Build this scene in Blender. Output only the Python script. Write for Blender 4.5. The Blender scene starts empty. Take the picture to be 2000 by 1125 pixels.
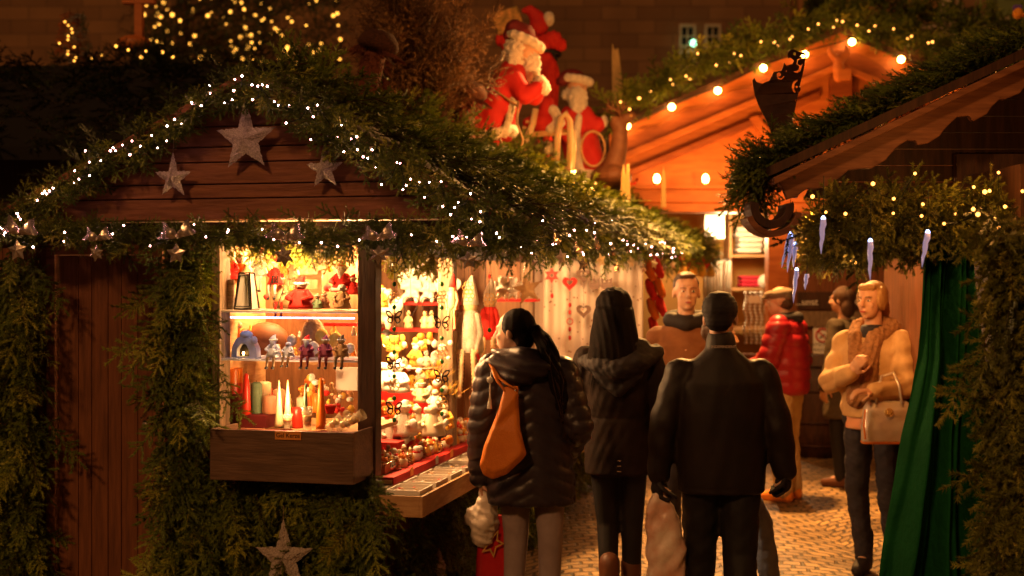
import bpy, bmesh, math, random
import numpy as np
from math import sin, cos, pi, radians
from mathutils import Matrix, Vector
random.seed(7); rng = np.random.default_rng(7)
SC = bpy.context.scene; COL = SC.collection
# ---------------- camera, world, light ----------------
F = 2670.0; HY = 540.0; CH = 1.78
cam = bpy.data.cameras.new('camera'); co = bpy.data.objects.new('camera', cam); COL.objects.link(co)
co.location = (0, 0, CH); co.rotation_euler = (radians(90), 0, 0)
cam.sensor_width = 36; cam.lens = 36 * F / 2000; cam.shift_y = -(562.5 - HY) / 2000
cam.clip_start = .1; cam.clip_end = 300
cam.dof.use_dof = True; cam.dof.focus_distance = 5.9; cam.dof.aperture_fstop = 2.3
SC.camera = co
w = bpy.data.worlds.new('World'); SC.world = w; w.use_nodes = True
bg = w.node_tree.nodes['Background']; bg.inputs[0].default_value = (1, .42, .14, 1); bg.inputs[1].default_value = .03
SC.view_settings.view_transform = 'Standard'; SC.view_settings.look = 'None'; SC.view_settings.exposure = 0; SC.view_settings.gamma = 1
SC.render.engine = 'CYCLES'
SC.cycles.use_denoising = True
try: SC.cycles.denoiser = 'OPENIMAGEDENOISE'
except Exception: pass
SC.cycles.max_bounces = 6; SC.cycles.diffuse_bounces = 3; SC.cycles.glossy_bounces = 3; SC.cycles.transmission_bounces = 4
SC.cycles.transparent_max_bounces = 6; SC.cycles.sample_clamp_indirect = 3; SC.cycles.use_light_tree = True
SC.cycles.caustics_reflective = False; SC.cycles.caustics_refractive = False
def light(name, kind, loc, power, col, size=.05, target=None, **k):
    l = bpy.data.lights.new(name, kind); l.energy = power; l.color = col
    if kind == 'POINT': l.shadow_soft_size = size
    if kind == 'SPOT': l.shadow_soft_size = size; l.spot_size = k.get('spot', 1.5); l.spot_blend = .8
    if kind == 'SUN': l.angle = size
    if kind == 'AREA': l.size = size
    o = bpy.data.objects.new(name, l); COL.objects.link(o); o.location = loc
    if target is not None:
        o.rotation_euler = (Vector(target) - Vector(loc)).to_track_quat('-Z', 'Y').to_euler()
    return o
WARM = (1, .50, .20); AMB = (1, .33, .06)
# floodlit night town: one weak broad warm light from front upper left
light('sun', 'SUN', (0, 0, 10), .95, (1, .45, .15), radians(6), target=(2.6, 5.5, 10 - 4.2))
# ---------------- frames ----------------
def P(px, py, Y): return Vector(((px - 1000) / F * Y, Y, CH - (py - HY) / F * Y))
HA = -math.atan2(650, 2670); HC = Vector((-.636, 6.36, 0))
HM = Matrix.Translation(HC) @ Matrix.Rotation(HA, 4, 'Z')
ex = (cos(HA), sin(HA)); ey = (-sin(HA), cos(HA))
def FP(px, py, d=0.):      # point on the hut plane local y = d
    k = (px - 1000) / F
    x = (k * (HC.y + ey[1] * d) - HC.x - ey[0] * d) / (ex[0] - ex[1] * k)
    Y = HC.y + ex[1] * x + ey[1] * d
    return Vector((x, d, CH - (py - HY) / F * Y))
def SP(px, py, o=0.):      # point on the hut plane local x = o
    k = (px - 1000) / F
    d = (k * (HC.y + ex[1] * o) - HC.x - ex[0] * o) / (ey[0] - ey[1] * k)
    Y = HC.y + ex[1] * o + ey[1] * d
    return Vector((o, d, CH - (py - HY) / F * Y))
# ---------------- materials ----------------
def mat(name, col, rough=.6, metal=0, col2=None, nscale=8, stretch=(1, 1, 1), bump=0, bscale=60, emit=None, estr=0, spec=.4, trans=0, alpha=1, sheen=0, coords='Object', ior=1.45, subs=0):
    m = bpy.data.materials.new(name); m.use_nodes = True
    nt = m.node_tree; b = nt.nodes['Principled BSDF']; L = nt.links
    b.inputs['Base Color'].default_value = (*col, 1); b.inputs['Roughness'].default_value = rough
    b.inputs['Metallic'].default_value = metal; b.inputs['Specular IOR Level'].default_value = spec
    b.inputs['Transmission Weight'].default_value = trans; b.inputs['Alpha'].default_value = alpha
    b.inputs['Sheen Weight'].default_value = sheen; b.inputs['IOR'].default_value = ior
    if subs: b.inputs['Subsurface Weight'].default_value = subs; b.inputs['Subsurface Scale'].default_value = .01
    if emit: b.inputs['Emission Color'].default_value = (*emit, 1); b.inputs['Emission Strength'].default_value = estr
    tc = nt.nodes.new('ShaderNodeTexCoord'); mp = nt.nodes.new('ShaderNodeMapping'); mp.inputs['Scale'].default_value = stretch
    L.new(tc.outputs[coords], mp.inputs[0])
    if col2 is not None:
        n = nt.nodes.new('ShaderNodeTexNoise'); n.inputs['Scale'].default_value = nscale; n.inputs['Detail'].default_value = 6; n.inputs['Roughness'].default_value = .6
        r = nt.nodes.new('ShaderNodeValToRGB'); r.color_ramp.elements[0].position = .35; r.color_ramp.elements[1].position = .68
        r.color_ramp.elements[0].color = (*col, 1); r.color_ramp.elements[1].color = (*col2, 1)
        L.new(mp.outputs[0], n.inputs['Vector']); L.new(n.outputs[0], r.inputs[0]); L.new(r.outputs[0], b.inputs['Base Color'])
    if bump:
        n2 = nt.nodes.new('ShaderNodeTexNoise'); n2.inputs['Scale'].default_value = bscale; n2.inputs['Detail'].default_value = 5
        bp = nt.nodes.new('ShaderNodeBump'); bp.inputs['Strength'].default_value = bump; bp.inputs['Distance'].default_value = .01
        L.new(mp.outputs[0], n2.inputs['Vector']); L.new(n2.outputs[0], bp.inputs['Height']); L.new(bp.outputs[0], b.inputs['Normal'])
    return m
def emat(name, col, s): return mat(name, (.02, .02, .02), .5, emit=col, estr=s)
M = {}
M['wood'] = mat('stained_planks', (.16, .055, .022), .55, col2=(.30, .115, .05), nscale=3, stretch=(1.5, 1.5, 14), bump=.25, bscale=9)
M['woodv'] = mat('stained_door_boards', (.12, .04, .014), .55, col2=(.23, .08, .03), nscale=3, stretch=(14, 14, 1.2), bump=.25, bscale=9)
M['wooddark'] = mat('dark_wood', (.035, .014, .007), .55, col2=(.08, .032, .014), nscale=4, stretch=(10, 10, 1), bump=.2, bscale=10)
M['woodlight'] = mat('bare_pine', (.42, .22, .09), .6, col2=(.6, .36, .17), nscale=4, stretch=(2, 2, 14), bump=.15, bscale=9)
M['woodbox'] = mat('box_wood', (.11, .06, .035), .5, col2=(.2, .11, .065), nscale=3, stretch=(1.5, 8, 14), bump=.25, bscale=9)
M['woodgrey'] = mat('weathered_wood', (.13, .085, .05), .7, col2=(.32, .21, .12), nscale=4, stretch=(12, 12, 2), bump=.3, bscale=9)
M['pineorange'] = mat('spruce_boards', (.38, .095, .018), .5, col2=(.56, .17, .035), nscale=2, stretch=(1.5, 1.5, 8), bump=.15, bscale=8)
M['red'] = mat('red_felt', (.5, .012, .008), .8, col2=(.62, .03, .02), nscale=20, bump=.2, bscale=150)
M['redcloth'] = mat('red_cloth', (.42, .01, .01), .75, col2=(.5, .02, .015), nscale=10)
M['darkred'] = mat('dark_red_cloth', (.13, .01, .012), .7)
M['white'] = mat('white_paint', (.78, .74, .68), .5)
M['cream'] = mat('cream_ceramic', (.75, .6, .4), .45, col2=(.8, .7, .52), nscale=15)
M['plush'] = mat('white_plush', (.78, .72, .6), .9, col2=(.86, .82, .74), nscale=40, bump=.8, bscale=160, sheen=.4)
M['fur'] = mat('white_fur_trim', (.55, .45, .36), .95, col2=(.75, .66, .55), nscale=30, bump=1, bscale=120, sheen=.3)
M['yellow'] = mat('yellow_plush', (.75, .42, .05), .8, col2=(.85, .55, .12), nscale=20, bump=.4, bscale=120)
M['orange'] = mat('orange_paint', (.7, .2, .02), .5)
M['brown'] = mat('brown_paint', (.14, .05, .02), .6, col2=(.22, .09, .04), nscale=10)
M['tan'] = mat('tan_wicker', (.32, .17, .07), .7, col2=(.45, .27, .12), nscale=30, bump=.6, bscale=90)
M['black'] = mat('black_metal', (.012, .01, .009), .45)
M['iron'] = mat('rusty_iron', (.03, .012, .007), .55, col2=(.07, .025, .012), nscale=9, bump=.2, bscale=40, metal=.3)
M['silver'] = mat('silver_foil', (.78, .66, .58), .25, metal=.85, bump=.4, bscale=35)
M['glitter'] = mat('glitter_star', (.45, .36, .31), .45, metal=.35, col2=(.85, .74, .68), nscale=170, bump=1, bscale=220)
M['gold'] = mat('gold', (.8, .5, .15), .3, metal=.7, bump=.2, bscale=60)
M['green'] = mat('green_bead', (.02, .22, .04), .15, spec=.8)
M['greygreen'] = mat('green_wax', (.12, .2, .11), .5, col2=(.2, .28, .16), nscale=30)
M['lilac'] = mat('bluish_ceramic', (.42, .45, .62), .4, col2=(.6, .62, .75), nscale=30)
M['plum'] = mat('plum_cloth', (.16, .02, .06), .7, col2=(.25, .04, .1), nscale=25)
M['skin'] = mat('skin', (.55, .3, .19), .5, col2=(.6, .34, .22), nscale=8, subs=.1)
M['skind'] = mat('skin_deep', (.42, .2, .11), .5, subs=.1)
M['glass'] = mat('clear_glass', (.9, .75, .5), .08, alpha=.32, spec=.8)
M['woodmid'] = mat('brown_inner_boards', (.13, .055, .02), .6, col2=(.24, .11, .045), nscale=4, stretch=(12, 12, 1.5), bump=.2, bscale=9)
M['waxred'] = mat('red_wax', (.55, .03, .015), .3, subs=.3)
M['waxorange'] = mat('orange_wax', (.72, .17, .02), .3, subs=.3)
M['waxpink'] = mat('pink_wax', (.75, .36, .2), .4, subs=.3)
M['waxcream'] = mat('cream_wax', (.7, .5, .28), .35, subs=.3)
M['paper'] = mat('white_paper', (.82, .78, .7), .6)
M['card'] = mat('orange_card', (.8, .3, .06), .6)
M['ink'] = mat('ink', (.01, .008, .008), .6)
M['birch'] = mat('birch_bark', (.6, .52, .42), .6, col2=(.2, .14, .09), nscale=14, stretch=(1, 1, 5))
M['cable'] = mat('green_cable', (.01, .02, .01), .5)
M['bulbw'] = emat('bulb_cool', (1, .42, .42), 90)
M['bulba'] = emat('bulb_amber', (1, .36, .06), 7)
M['bulbg'] = emat('bulb_globe', (1, .46, .10), 55)
M['bulbtree'] = emat('bulb_tree', (1, .42, .05), 4)
M['led'] = emat('led_strip', (.45, .6, 1), 7)
M['icicle'] = mat('icicle_acrylic', (.8, .78, .9), .15, emit=(.5, .5, 1), estr=.22)
M['icehead'] = emat('icicle_led', (.4, .5, 1), 8)
M['greencloth'] = mat('green_canvas', (.006, .068, .017), .9, col2=(.010, .10, .026), nscale=3, bump=.8, bscale=26, spec=.12)
M['bark'] = mat('bark', (.05, .025, .012), .9, col2=(.1, .05, .02), nscale=15, bump=.5, bscale=40)
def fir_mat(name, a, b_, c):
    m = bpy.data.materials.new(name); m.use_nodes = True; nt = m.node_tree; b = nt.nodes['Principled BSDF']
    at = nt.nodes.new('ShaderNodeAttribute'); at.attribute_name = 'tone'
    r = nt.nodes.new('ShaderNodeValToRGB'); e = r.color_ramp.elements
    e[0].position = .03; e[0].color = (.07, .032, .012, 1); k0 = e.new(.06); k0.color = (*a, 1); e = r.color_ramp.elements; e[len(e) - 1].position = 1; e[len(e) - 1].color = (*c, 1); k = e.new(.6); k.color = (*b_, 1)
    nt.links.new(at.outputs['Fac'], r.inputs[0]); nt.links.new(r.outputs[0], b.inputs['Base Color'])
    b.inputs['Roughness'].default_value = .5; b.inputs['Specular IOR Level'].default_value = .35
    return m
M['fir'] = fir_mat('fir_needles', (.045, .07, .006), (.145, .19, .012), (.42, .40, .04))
M['firdark'] = fir_mat('dark_fir_needles', (.012, .02, .005), (.03, .045, .012), (.06, .08, .02))  # shaded copy of fir: darkness of unlit places put into the colour
M['dry'] = fir_mat('dry_juniper', (.12, .055, .02), (.26, .13, .05), (.45, .26, .1))
M['firlight'] = fir_mat('olive_fir_needles', (.07, .08, .01), (.20, .20, .022), (.46, .40, .08))  # brighter fir: light on the near stall put into the colour, needles yellowish too
M['splitwood'] = mat('split_spruce', (.62, .38, .12), .6, col2=(.8, .55, .22), nscale=4, stretch=(14, 14, 1.5), bump=.3, bscale=9)
M['spruced'] = mat('dark_spruce_boards', (.20, .045, .010), .5, col2=(.34, .09, .02), nscale=2, stretch=(1.5, 1.5, 8), bump=.2, bscale=8)
M['tar'] = mat('roofing_felt', (.010, .008, .007), .9)  # near black: the unlit roof's darkness is put into the colour
# ---------------- mesh builder ----------------
WM = {}
def setp(o, label=None, cat=None, group=None, kind=None):
    if label: o['label'] = label
    if cat: o['category'] = cat
    if group: o['group'] = group
    if kind: o['kind'] = kind
    return o
def thing(name, label, cat, M_=None, group=None, loc=None, rz=0):
    o = bpy.data.objects.new(name, None); COL.objects.link(o); o.empty_display_size = .1
    if M_ is None: M_ = Matrix.Translation(loc if loc is not None else (0, 0, 0)) @ Matrix.Rotation(rz, 4, 'Z')
    o.matrix_world = M_; WM[o.name] = M_.copy()
    return setp(o, label, cat, group)
def copytree(root, loc=None, rz=None, label=None, M_=None, scale=None):
    r = root.copy(); COL.objects.link(r)
    if M_ is not None: r.matrix_world = M_
    else:
        r.location = loc
        if rz is not None: r.rotation_euler = (0, 0, rz)
        if scale is not None: r.scale = (scale,) * 3
    if label: r['label'] = label
    def rec(s, d):
        for ch in KIDS.get(s.name, []):
            c = ch.copy(); COL.objects.link(c); c.parent = d; rec(ch, c)
    rec(root, r)
    return r
KIDS = {}
def basis(d, up=(0, 0, 1)):
    d = Vector(d).normalized(); u = Vector(up)
    x = u.cross(d)
    if x.length < 1e-4: x = Vector((1, 0, 0)).cross(d)
    x.normalize(); y = d.cross(x)
    return Matrix((x, y, d)).transposed()      # columns: x,y,d
class MB:
    def __init__(s): s.v = []; s.f = []; s.m = []; s.mi = 0
    def add(s, vs, fs):
        n = len(s.v); s.v += [tuple(v) for v in vs]; s.f += [tuple(i + n for i in f) for f in fs]; s.m += [s.mi] * len(fs); return s
    def box(s, a, b, R=None, c=None):          # corners a..b, optional rotation about c
        x0, y0, z0 = a; x1, y1, z1 = b
        vs = [Vector(v) for v in ((x0, y0, z0), (x1, y0, z0), (x1, y1, z0), (x0, y1, z0), (x0, y0, z1), (x1, y0, z1), (x1, y1, z1), (x0, y1, z1))]
        if R is not None:
            c = Vector(c) if c is not None else (Vector(a) + Vector(b)) / 2
            vs = [R @ (v - c) + c for v in vs]
        return s.add(vs, [(0, 3, 2, 1), (4, 5, 6, 7), (0, 1, 5, 4), (1, 2, 6, 5), (2, 3, 7, 6), (3, 0, 4, 7)])
    def bar(s, p, q, w, h, up=(0, 0, 1)):      # beam from p to q
        p = Vector(p); q = Vector(q); B = basis(q - p, up); x = B.col[0] * w / 2; y = B.col[1] * h / 2
        vs = [p - x - y, p + x - y, p + x + y, p - x + y, q - x - y, q + x - y, q + x + y, q - x + y]
        return s.add(vs, [(0, 3, 2, 1), (4, 5, 6, 7), (0, 1, 5, 4), (1, 2, 6, 5), (2, 3, 7, 6), (3, 0, 4, 7)])
    def tube(s, pts, r, n=8, flat=1.):
        pts = [Vector(p) for p in pts]; k = len(pts); rs = r if isinstance(r, (list, tuple)) else [r] * k
        vs = []; up = Vector((0.01, .02, 1))
        for i, p in enumerate(pts):
            d = (pts[min(i + 1, k - 1)] - pts[max(i - 1, 0)]).normalized()
            x = up.cross(d)
            if x.length < .05: x = Vector((1, 0, 0)).cross(d)
            x.normalize(); y = d.cross(x)
            if i and x.dot(px) < 0: x = -x; y = -y
            px = x
            vs += [p + (x * cos(2 * pi * j / n) + y * sin(2 * pi * j / n) * flat) * rs[i] for j in range(n)]
        fs = [(i * n + j, i * n + (j + 1) % n, (i + 1) * n + (j + 1) % n, (i + 1) * n + j) for i in range(k - 1) for j in range(n)]
        fs += [tuple(range(n - 1, -1, -1)), tuple((k - 1) * n + j for j in range(n))]
        return s.add(vs, fs)
    def cap(s, p, q, r0, r1, n=12):            # tapered capsule
        p = Vector(p); q = Vector(q); d = q - p; L = d.length
        if L < 1e-5: return s.ell(p, (r0,) * 3)
        d.normalize(); pts = []; rs = []
        for a in (80, 55, 28): pts.append(p - d * r0 * sin(radians(a))); rs.append(r0 * cos(radians(a)))
        pts.append(p); rs.append(r0); pts.append((p + q) / 2); rs.append((r0 + r1) / 2); pts.append(q); rs.append(r1)
        for a in (28, 55, 80): pts.append(q + d * r1 * sin(radians(a))); rs.append(r1 * cos(radians(a)))
        return s.tube(pts, rs, n)
    def chain(s, pts, rs, n=12):
        for i in range(len(pts) - 1): s.cap(pts[i], pts[i + 1], rs[i], rs[i + 1], n)
        return s
    def ell(s, c, r, R=None, n=14, m=9):
        c = Vector(c); vs = []
        for i in range(1, m):
            t = pi * i / m
            for j in range(n):
                a = 2 * pi * j / n; vs.append(Vector((r[0] * sin(t) * cos(a), r[1] * sin(t) * sin(a), r[2] * cos(t))))
        vs += [Vector((0, 0, r[2])), Vector((0, 0, -r[2]))]
        if R is not None: vs = [R @ v for v in vs]
        vs = [v + c for v in vs]; T = (m - 1) * n
        fs = [(i * n + j, (i + 1) * n + j, (i + 1) * n + (j + 1) % n, i * n + (j + 1) % n) for i in range(m - 2) for j in range(n)]
        fs += [(T, j, (j + 1) % n) for j in range(n)] + [(T + 1, (m - 2) * n + (j + 1) % n, (m - 2) * n + j) for j in range(n)]
        return s.add(vs, fs)
    def lathe(s, prof, c=(0, 0, 0), n=20, R=None, fl=None):    # prof: (r, z) bottom..top, closed
        c = Vector(c); vs = []
        for (r, z) in prof:
            for j in range(n):
                a = 2 * pi * j / n; k = 1 if fl is None else fl(a)
                v = Vector((max(r, 1e-4) * k * cos(a), max(r, 1e-4) * k * sin(a), z)); vs.append((R @ v if R is not None else v) + c)
        k = len(prof)
        fs = [(i * n + j, i * n + (j + 1) % n, (i + 1) * n + (j + 1) % n, (i + 1) * n + j) for i in range(k - 1) for j in range(n)]
        fs += [tuple(range(n - 1, -1, -1)), tuple((k - 1) * n + j for j in range(n))]
        return s.add(vs, fs)
    def loft(s, rings, n=20, p=2.0):           # rings: (cx,cy,cz,rx,ry)
        vs = []
        for (cx, cy, cz, rx, ry) in rings:
            for j in range(n):
                a = 2 * pi * j / n; c_, s_ = cos(a), sin(a)
                vs.append((cx + rx * math.copysign(abs(c_) ** (2 / p), c_), cy + ry * math.copysign(abs(s_) ** (2 / p), s_), cz))
        k = len(rings)
        fs = [(i * n + j, i * n + (j + 1) % n, (i + 1) * n + (j + 1) % n, (i + 1) * n + j) for i in range(k - 1) for j in range(n)]
        fs += [tuple(range(n - 1, -1, -1)), tuple((k - 1) * n + j for j in range(n))]
        return s.add(vs, fs)
    def prism(s, poly, t, o=(0, 0, 0), X=(1, 0, 0), Z=(0, 0, 1)):  # outline in plane X,Z extruded along N by t
        o = Vector(o); X = Vector(X); Z = Vector(Z); N = Z.cross(X).normalized()
        n = len(poly); vs = [o + X * a + Z * b - N * t / 2 for a, b in poly] + [o + X * a + Z * b + N * t / 2 for a, b in poly]
        return s.add(vs, [tuple(range(n)), tuple(range(2 * n - 1, n - 1, -1))] + [(i, i + n, (i + 1) % n + n, (i + 1) % n) for i in range(n)])
    def ring(s, c, r, t, X=(1, 0, 0), Z=(0, 0, 1), n=20, a0=0, a1=2 * pi, k=6):
        c = Vector(c); X = Vector(X); Z = Vector(Z)
        return s.tube([c + (X * cos(a0 + (a1 - a0) * i / n) + Z * sin(a0 + (a1 - a0) * i / n)) * r for i in range(n + 1)], t, k)
    def mesh(s, name, mats, Mx=None):
        me = bpy.data.meshes.new(name); v = s.v
        if Mx is not None: v = [tuple(Mx @ Vector(p)) for p in v]
        me.from_pydata(v, [], s.f)
        for m_ in (mats if isinstance(mats, list) else [mats]): me.materials.append(m_)
        if max(s.m, default=0) > 0: me.polygons.foreach_set('material_index', s.m)
        return me
    def build(s, name, mats, parent=None, M_=None, smooth=False, label=None, cat=None, group=None, kind=None, bevel=0):
        return link(name, s.mesh(name, mats), parent, M_, smooth, label, cat, group, kind, bevel)
def link(name, me, parent=None, M_=None, smooth=False, label=None, cat=None, group=None, kind=None, bevel=0):
    if M_ is None: M_ = WM[parent.name] if parent is not None else Matrix.Identity(4)
    o = bpy.data.objects.new(name, me); COL.objects.link(o)
    n = len(me.vertices); a = np.empty(n * 3, np.float32); me.vertices.foreach_get('co', a); a = a.reshape(-1, 3)
    if parent is not None:
        T = WM[parent.name].inverted() @ M_; o.parent = parent; WM[o.name] = WM[parent.name]; KIDS.setdefault(parent.name, []).append(o)
    else:
        T = M_
    if T != Matrix.Identity(4):
        T = np.array(T); a = a @ T[:3, :3].T + T[:3, 3]
    if parent is None:
        c = np.array([(a[:, 0].min() + a[:, 0].max()) / 2, (a[:, 1].min() + a[:, 1].max()) / 2, a[:, 2].min()])
        a = a - c; o.location = c; WM[o.name] = Matrix.Translation(c)
    me.vertices.foreach_set('co', a.astype(np.float32).ravel())
    bm = bmesh.new(); bm.from_mesh(me)
    if len(me.polygons) < 60000: bmesh.ops.recalc_face_normals(bm, faces=bm.faces)
    bm.to_mesh(me); bm.free()
    if smooth: me.polygons.foreach_set('use_smooth', [True] * len(me.polygons))
    if smooth == 'auto':
        md = o.modifiers.new('smooth', 'EDGE_SPLIT'); md.split_angle = radians(35)
    if bevel:
        md = o.modifiers.new('bevel', 'BEVEL'); md.width = bevel; md.segments = 2; md.limit_method = 'ANGLE'
    me.update()
    return setp(o, label, cat, group, kind)
def remesh(mb, vox, it=3, disp=None, fac=.5):
    me = mb.mesh('tmp', [])
    bm = bmesh.new(); bm.from_mesh(me)
    bm.to_mesh(me); bm.free()
    o = bpy.data.objects.new('tmp', me); COL.objects.link(o)
    r = o.modifiers.new('r', 'REMESH'); r.mode = 'VOXEL'; r.voxel_size = vox
    if it: q = o.modifiers.new('s', 'SMOOTH'); q.iterations = it; q.factor = fac
    dg = bpy.context.evaluated_depsgraph_get(); me2 = bpy.data.meshes.new_from_object(o.evaluated_get(dg))
    bpy.data.objects.remove(o); bpy.data.meshes.remove(me)
    if disp is not None:
        n = len(me2.vertices); a = np.empty(n * 3, np.float32); me2.vertices.foreach_get('co', a); a = a.reshape(-1, 3).astype(float)
        nn = np.empty(n * 3, np.float32); me2.vertex_normals.foreach_get('vector', nn); nn = nn.reshape(-1, 3)
        a = a + nn * disp(a)[:, None]; me2.vertices.foreach_set('co', a.astype(np.float32).ravel()); me2.update()
    return me2
def rbuild(mb, vox, name, m, parent, it=3, disp=None, **k):
    me = remesh(mb, vox, it, disp); me.materials.clear(); me.materials.append(m)
    return link(name, me, parent, smooth=True, **k)
def text(s, size, name, m, parent, M_, depth=.001):
    cu = bpy.data.curves.new('t', 'FONT'); cu.body = s; cu.size = size; cu.align_x = 'CENTER'; cu.align_y = 'CENTER'; cu.extrude = depth; cu.resolution_u = 3
    o = bpy.data.objects.new('t', cu); COL.objects.link(o)
    dg = bpy.context.evaluated_depsgraph_get(); me = bpy.data.meshes.new_from_object(o.evaluated_get(dg)); bpy.data.objects.remove(o)
    me.materials.clear(); me.materials.append(m)
    return link(name, me, parent, M_=M_)
RX90 = Matrix.Rotation(pi / 2, 4, 'X')
# ---------------- fir branches ----------------
def twig_variant(seed, nf=5, dens=62, nl=.11, wd=.016, flat=.6, ln0=1.):
    r = np.random.default_rng(seed); tris = []
    fingers = [(np.zeros(3), np.array([1, 0, 0.]), ln0)]
    for i in range(nf):
        t = .15 + .7 * i / nf + r.uniform(-.04, .04); sgn = 1 if i % 2 else -1; a = radians(r.uniform(35, 60))
        d = np.array([cos(a), sgn * sin(a), r.uniform(-.25, .25)]); d /= np.linalg.norm(d)
        fingers.append((np.array([t * ln0, 0, -.12 * (t * ln0) ** 2 / max(ln0, 1)]), d, r.uniform(.3, .52) * (1.1 - t * .5) * (1 if ln0 == 1 else 1.15)))
    for (o, d, L) in fingers:
        n = int(dens * L); sdir = np.cross(d, [0, 0, 1.]); sdir /= np.linalg.norm(sdir); up = np.cross(sdir, d)
        st = (r.random(n) * .95 + .05) * L; bend = -.12 * st ** 2 / max(ln0, 1)
        base = o + st[:, None] * d + bend[:, None] * np.array([0, 0, 1.])
        ph = r.random(n) * 2 * pi; out = np.cos(ph)[:, None] * sdir + (np.sin(ph) * flat)[:, None] * up
        al = r.uniform(.55, 1.05, n)[:, None]
        nd = d * np.cos(al) + out * np.sin(al); ln = nl * r.uniform(.75, 1.15, n)[:, None]
        wv = np.cross(nd, up + .3 * out); wv /= (np.linalg.norm(wv, axis=1)[:, None] + 1e-6)
        tip = base + nd * ln
        tris.append(np.stack([base - wv * wd / 2, base + wv * wd / 2, tip], 1))
        for k in range(3):                     # spine
            e = o + d * L * .98 + np.array([0, 0, -.12 * L * L / max(ln0, 1)]); a1 = 2 * pi * k / 3; a2 = 2 * pi * (k + 1) / 3
            c1 = (sdir * cos(a1) + up * sin(a1)) * .014; c2 = (sdir * cos(a2) + up * sin(a2)) * .014
            tris.append(np.array([[o + c1, o + c2, e]]))
    return np.concatenate(tris)
TW = {'near': [twig_variant(i, 5, 120, .095, .022, .75) for i in range(6)], 'mid': [twig_variant(20 + i, 5, 56, .11, .034) for i in range(5)],
      'far': [twig_variant(40 + i, 4, 16, .18, .06) for i in range(4)], 'wisp': [twig_variant(60 + i, 6, 46, .075, .014, .9) for i in range(4)],
      'near2': [twig_variant(i, 5, 120, .095, .022, .75) for i in range(6)] + [twig_variant(100 + i, 13, 110, .095, .022, .7, 1.9) for i in range(2)],
      'big': [twig_variant(80 + i, 4, 130, .115, .022, .85) for i in range(6)] + [twig_variant(110 + i, 12, 120, .115, .024, .8, 1.7) for i in range(1)]}
STEM = {k_: [np.abs(np.linalg.norm(v_[:, 2] - v_[:, 0], axis=1)) > .22 for v_ in L_] for k_, L_ in TW.items()}
def nrm(a): return a / (np.linalg.norm(a, axis=-1, keepdims=True) + 1e-9)
def fir(name, pos, dirs, nor, scale, kind='near', m='fir', seed=0, tone=None, parent=None, extra=None, **k):
    """one mesh of many twigs: arrays pos, dirs, nor (N,3), scale (N,)"""
    r = np.random.default_rng(seed + 500); N = len(pos); V = TW[kind]; pick = r.integers(0, len(V), N)
    dirs = nrm(dirs); y = nrm(np.cross(nor, dirs)); z = np.cross(dirs, y); out = []; tn = []
    base = np.clip(r.beta(1.6, 2.6, N) + .16 * np.sin(pos[:, 0] * 9 + 3 * np.sin(pos[:, 2] * 6)) * np.sin(pos[:, 2] * 11 + pos[:, 1] * 5), .06, 1) if tone is None else tone
    for q in range(len(V)):
        idx = np.where(pick == q)[0]
        if not len(idx): continue
        t = V[q].reshape(-1, 3); R = np.stack([dirs[idx], y[idx], z[idx]], 2) * scale[idx][:, None, None]
        w_ = np.einsum('nij,vj->nvi', R, t) + pos[idx][:, None, :]
        out.append(w_.reshape(-1, 3)); c = base[idx][:, None] + r.uniform(-.12, .12, (len(idx), len(t) // 3))
        c = c + .25 * np.clip(V[q][:, 2, 0] - .6, 0, 1)[None, :]
        c = np.clip(c, .07, 1); c[:, np.linalg.norm(V[q][:, 0] - V[q][:, 1], axis=1) < .0001] = 0; c[:, STEM[kind][q]] = 0
        tn.append(np.repeat(c.ravel(), 3))
    v = np.concatenate(out).astype(np.float32); tn = np.concatenate(tn).astype(np.float32); n = len(v)
    me = bpy.data.meshes.new(name); me.vertices.add(n); me.vertices.foreach_set('co', v.ravel())
    me.loops.add(n); me.loops.foreach_set('vertex_index', np.arange(n, dtype=np.int32))
    me.polygons.add(n // 3); me.polygons.foreach_set('loop_start', np.arange(0, n, 3, dtype=np.int32)); me.polygons.foreach_set('loop_total', np.full(n // 3, 3, np.int32))
    me.update(calc_edges=True); at = me.attributes.new('tone', 'FLOAT', 'POINT'); at.data.foreach_set('value', tn)
    me.materials.append(M[m])
    o = bpy.data.objects.new(name, me); COL.objects.link(o)
    if parent is not None:
        T = np.array(WM[parent.name].inverted()); a = v @ T[:3, :3].T + T[:3, 3]; me.vertices.foreach_set('co', a.astype(np.float32).ravel()); o.parent = parent; WM[o.name] = WM[parent.name]; KIDS.setdefault(parent.name, []).append(o)
    else:
        c = np.array([(v[:, 0].min() + v[:, 0].max()) / 2, (v[:, 1].min() + v[:, 1].max()) / 2, v[:, 2].min()]); me.vertices.foreach_set('co', (v - c).astype(np.float32).ravel()); o.location = c; WM[o.name] = Matrix.Translation(c)
    return setp(o, k.get('label'), k.get('cat'), k.get('group'), k.get('kind'))
def resample(path, n):
    p = np.array([tuple(v) for v in path], float); s = np.r_[0, np.cumsum(np.linalg.norm(np.diff(p, axis=0), axis=1))]
    t = np.linspace(0, s[-1], n); return np.stack([np.interp(t, s, p[:, i]) for i in range(3)], 1)
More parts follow.
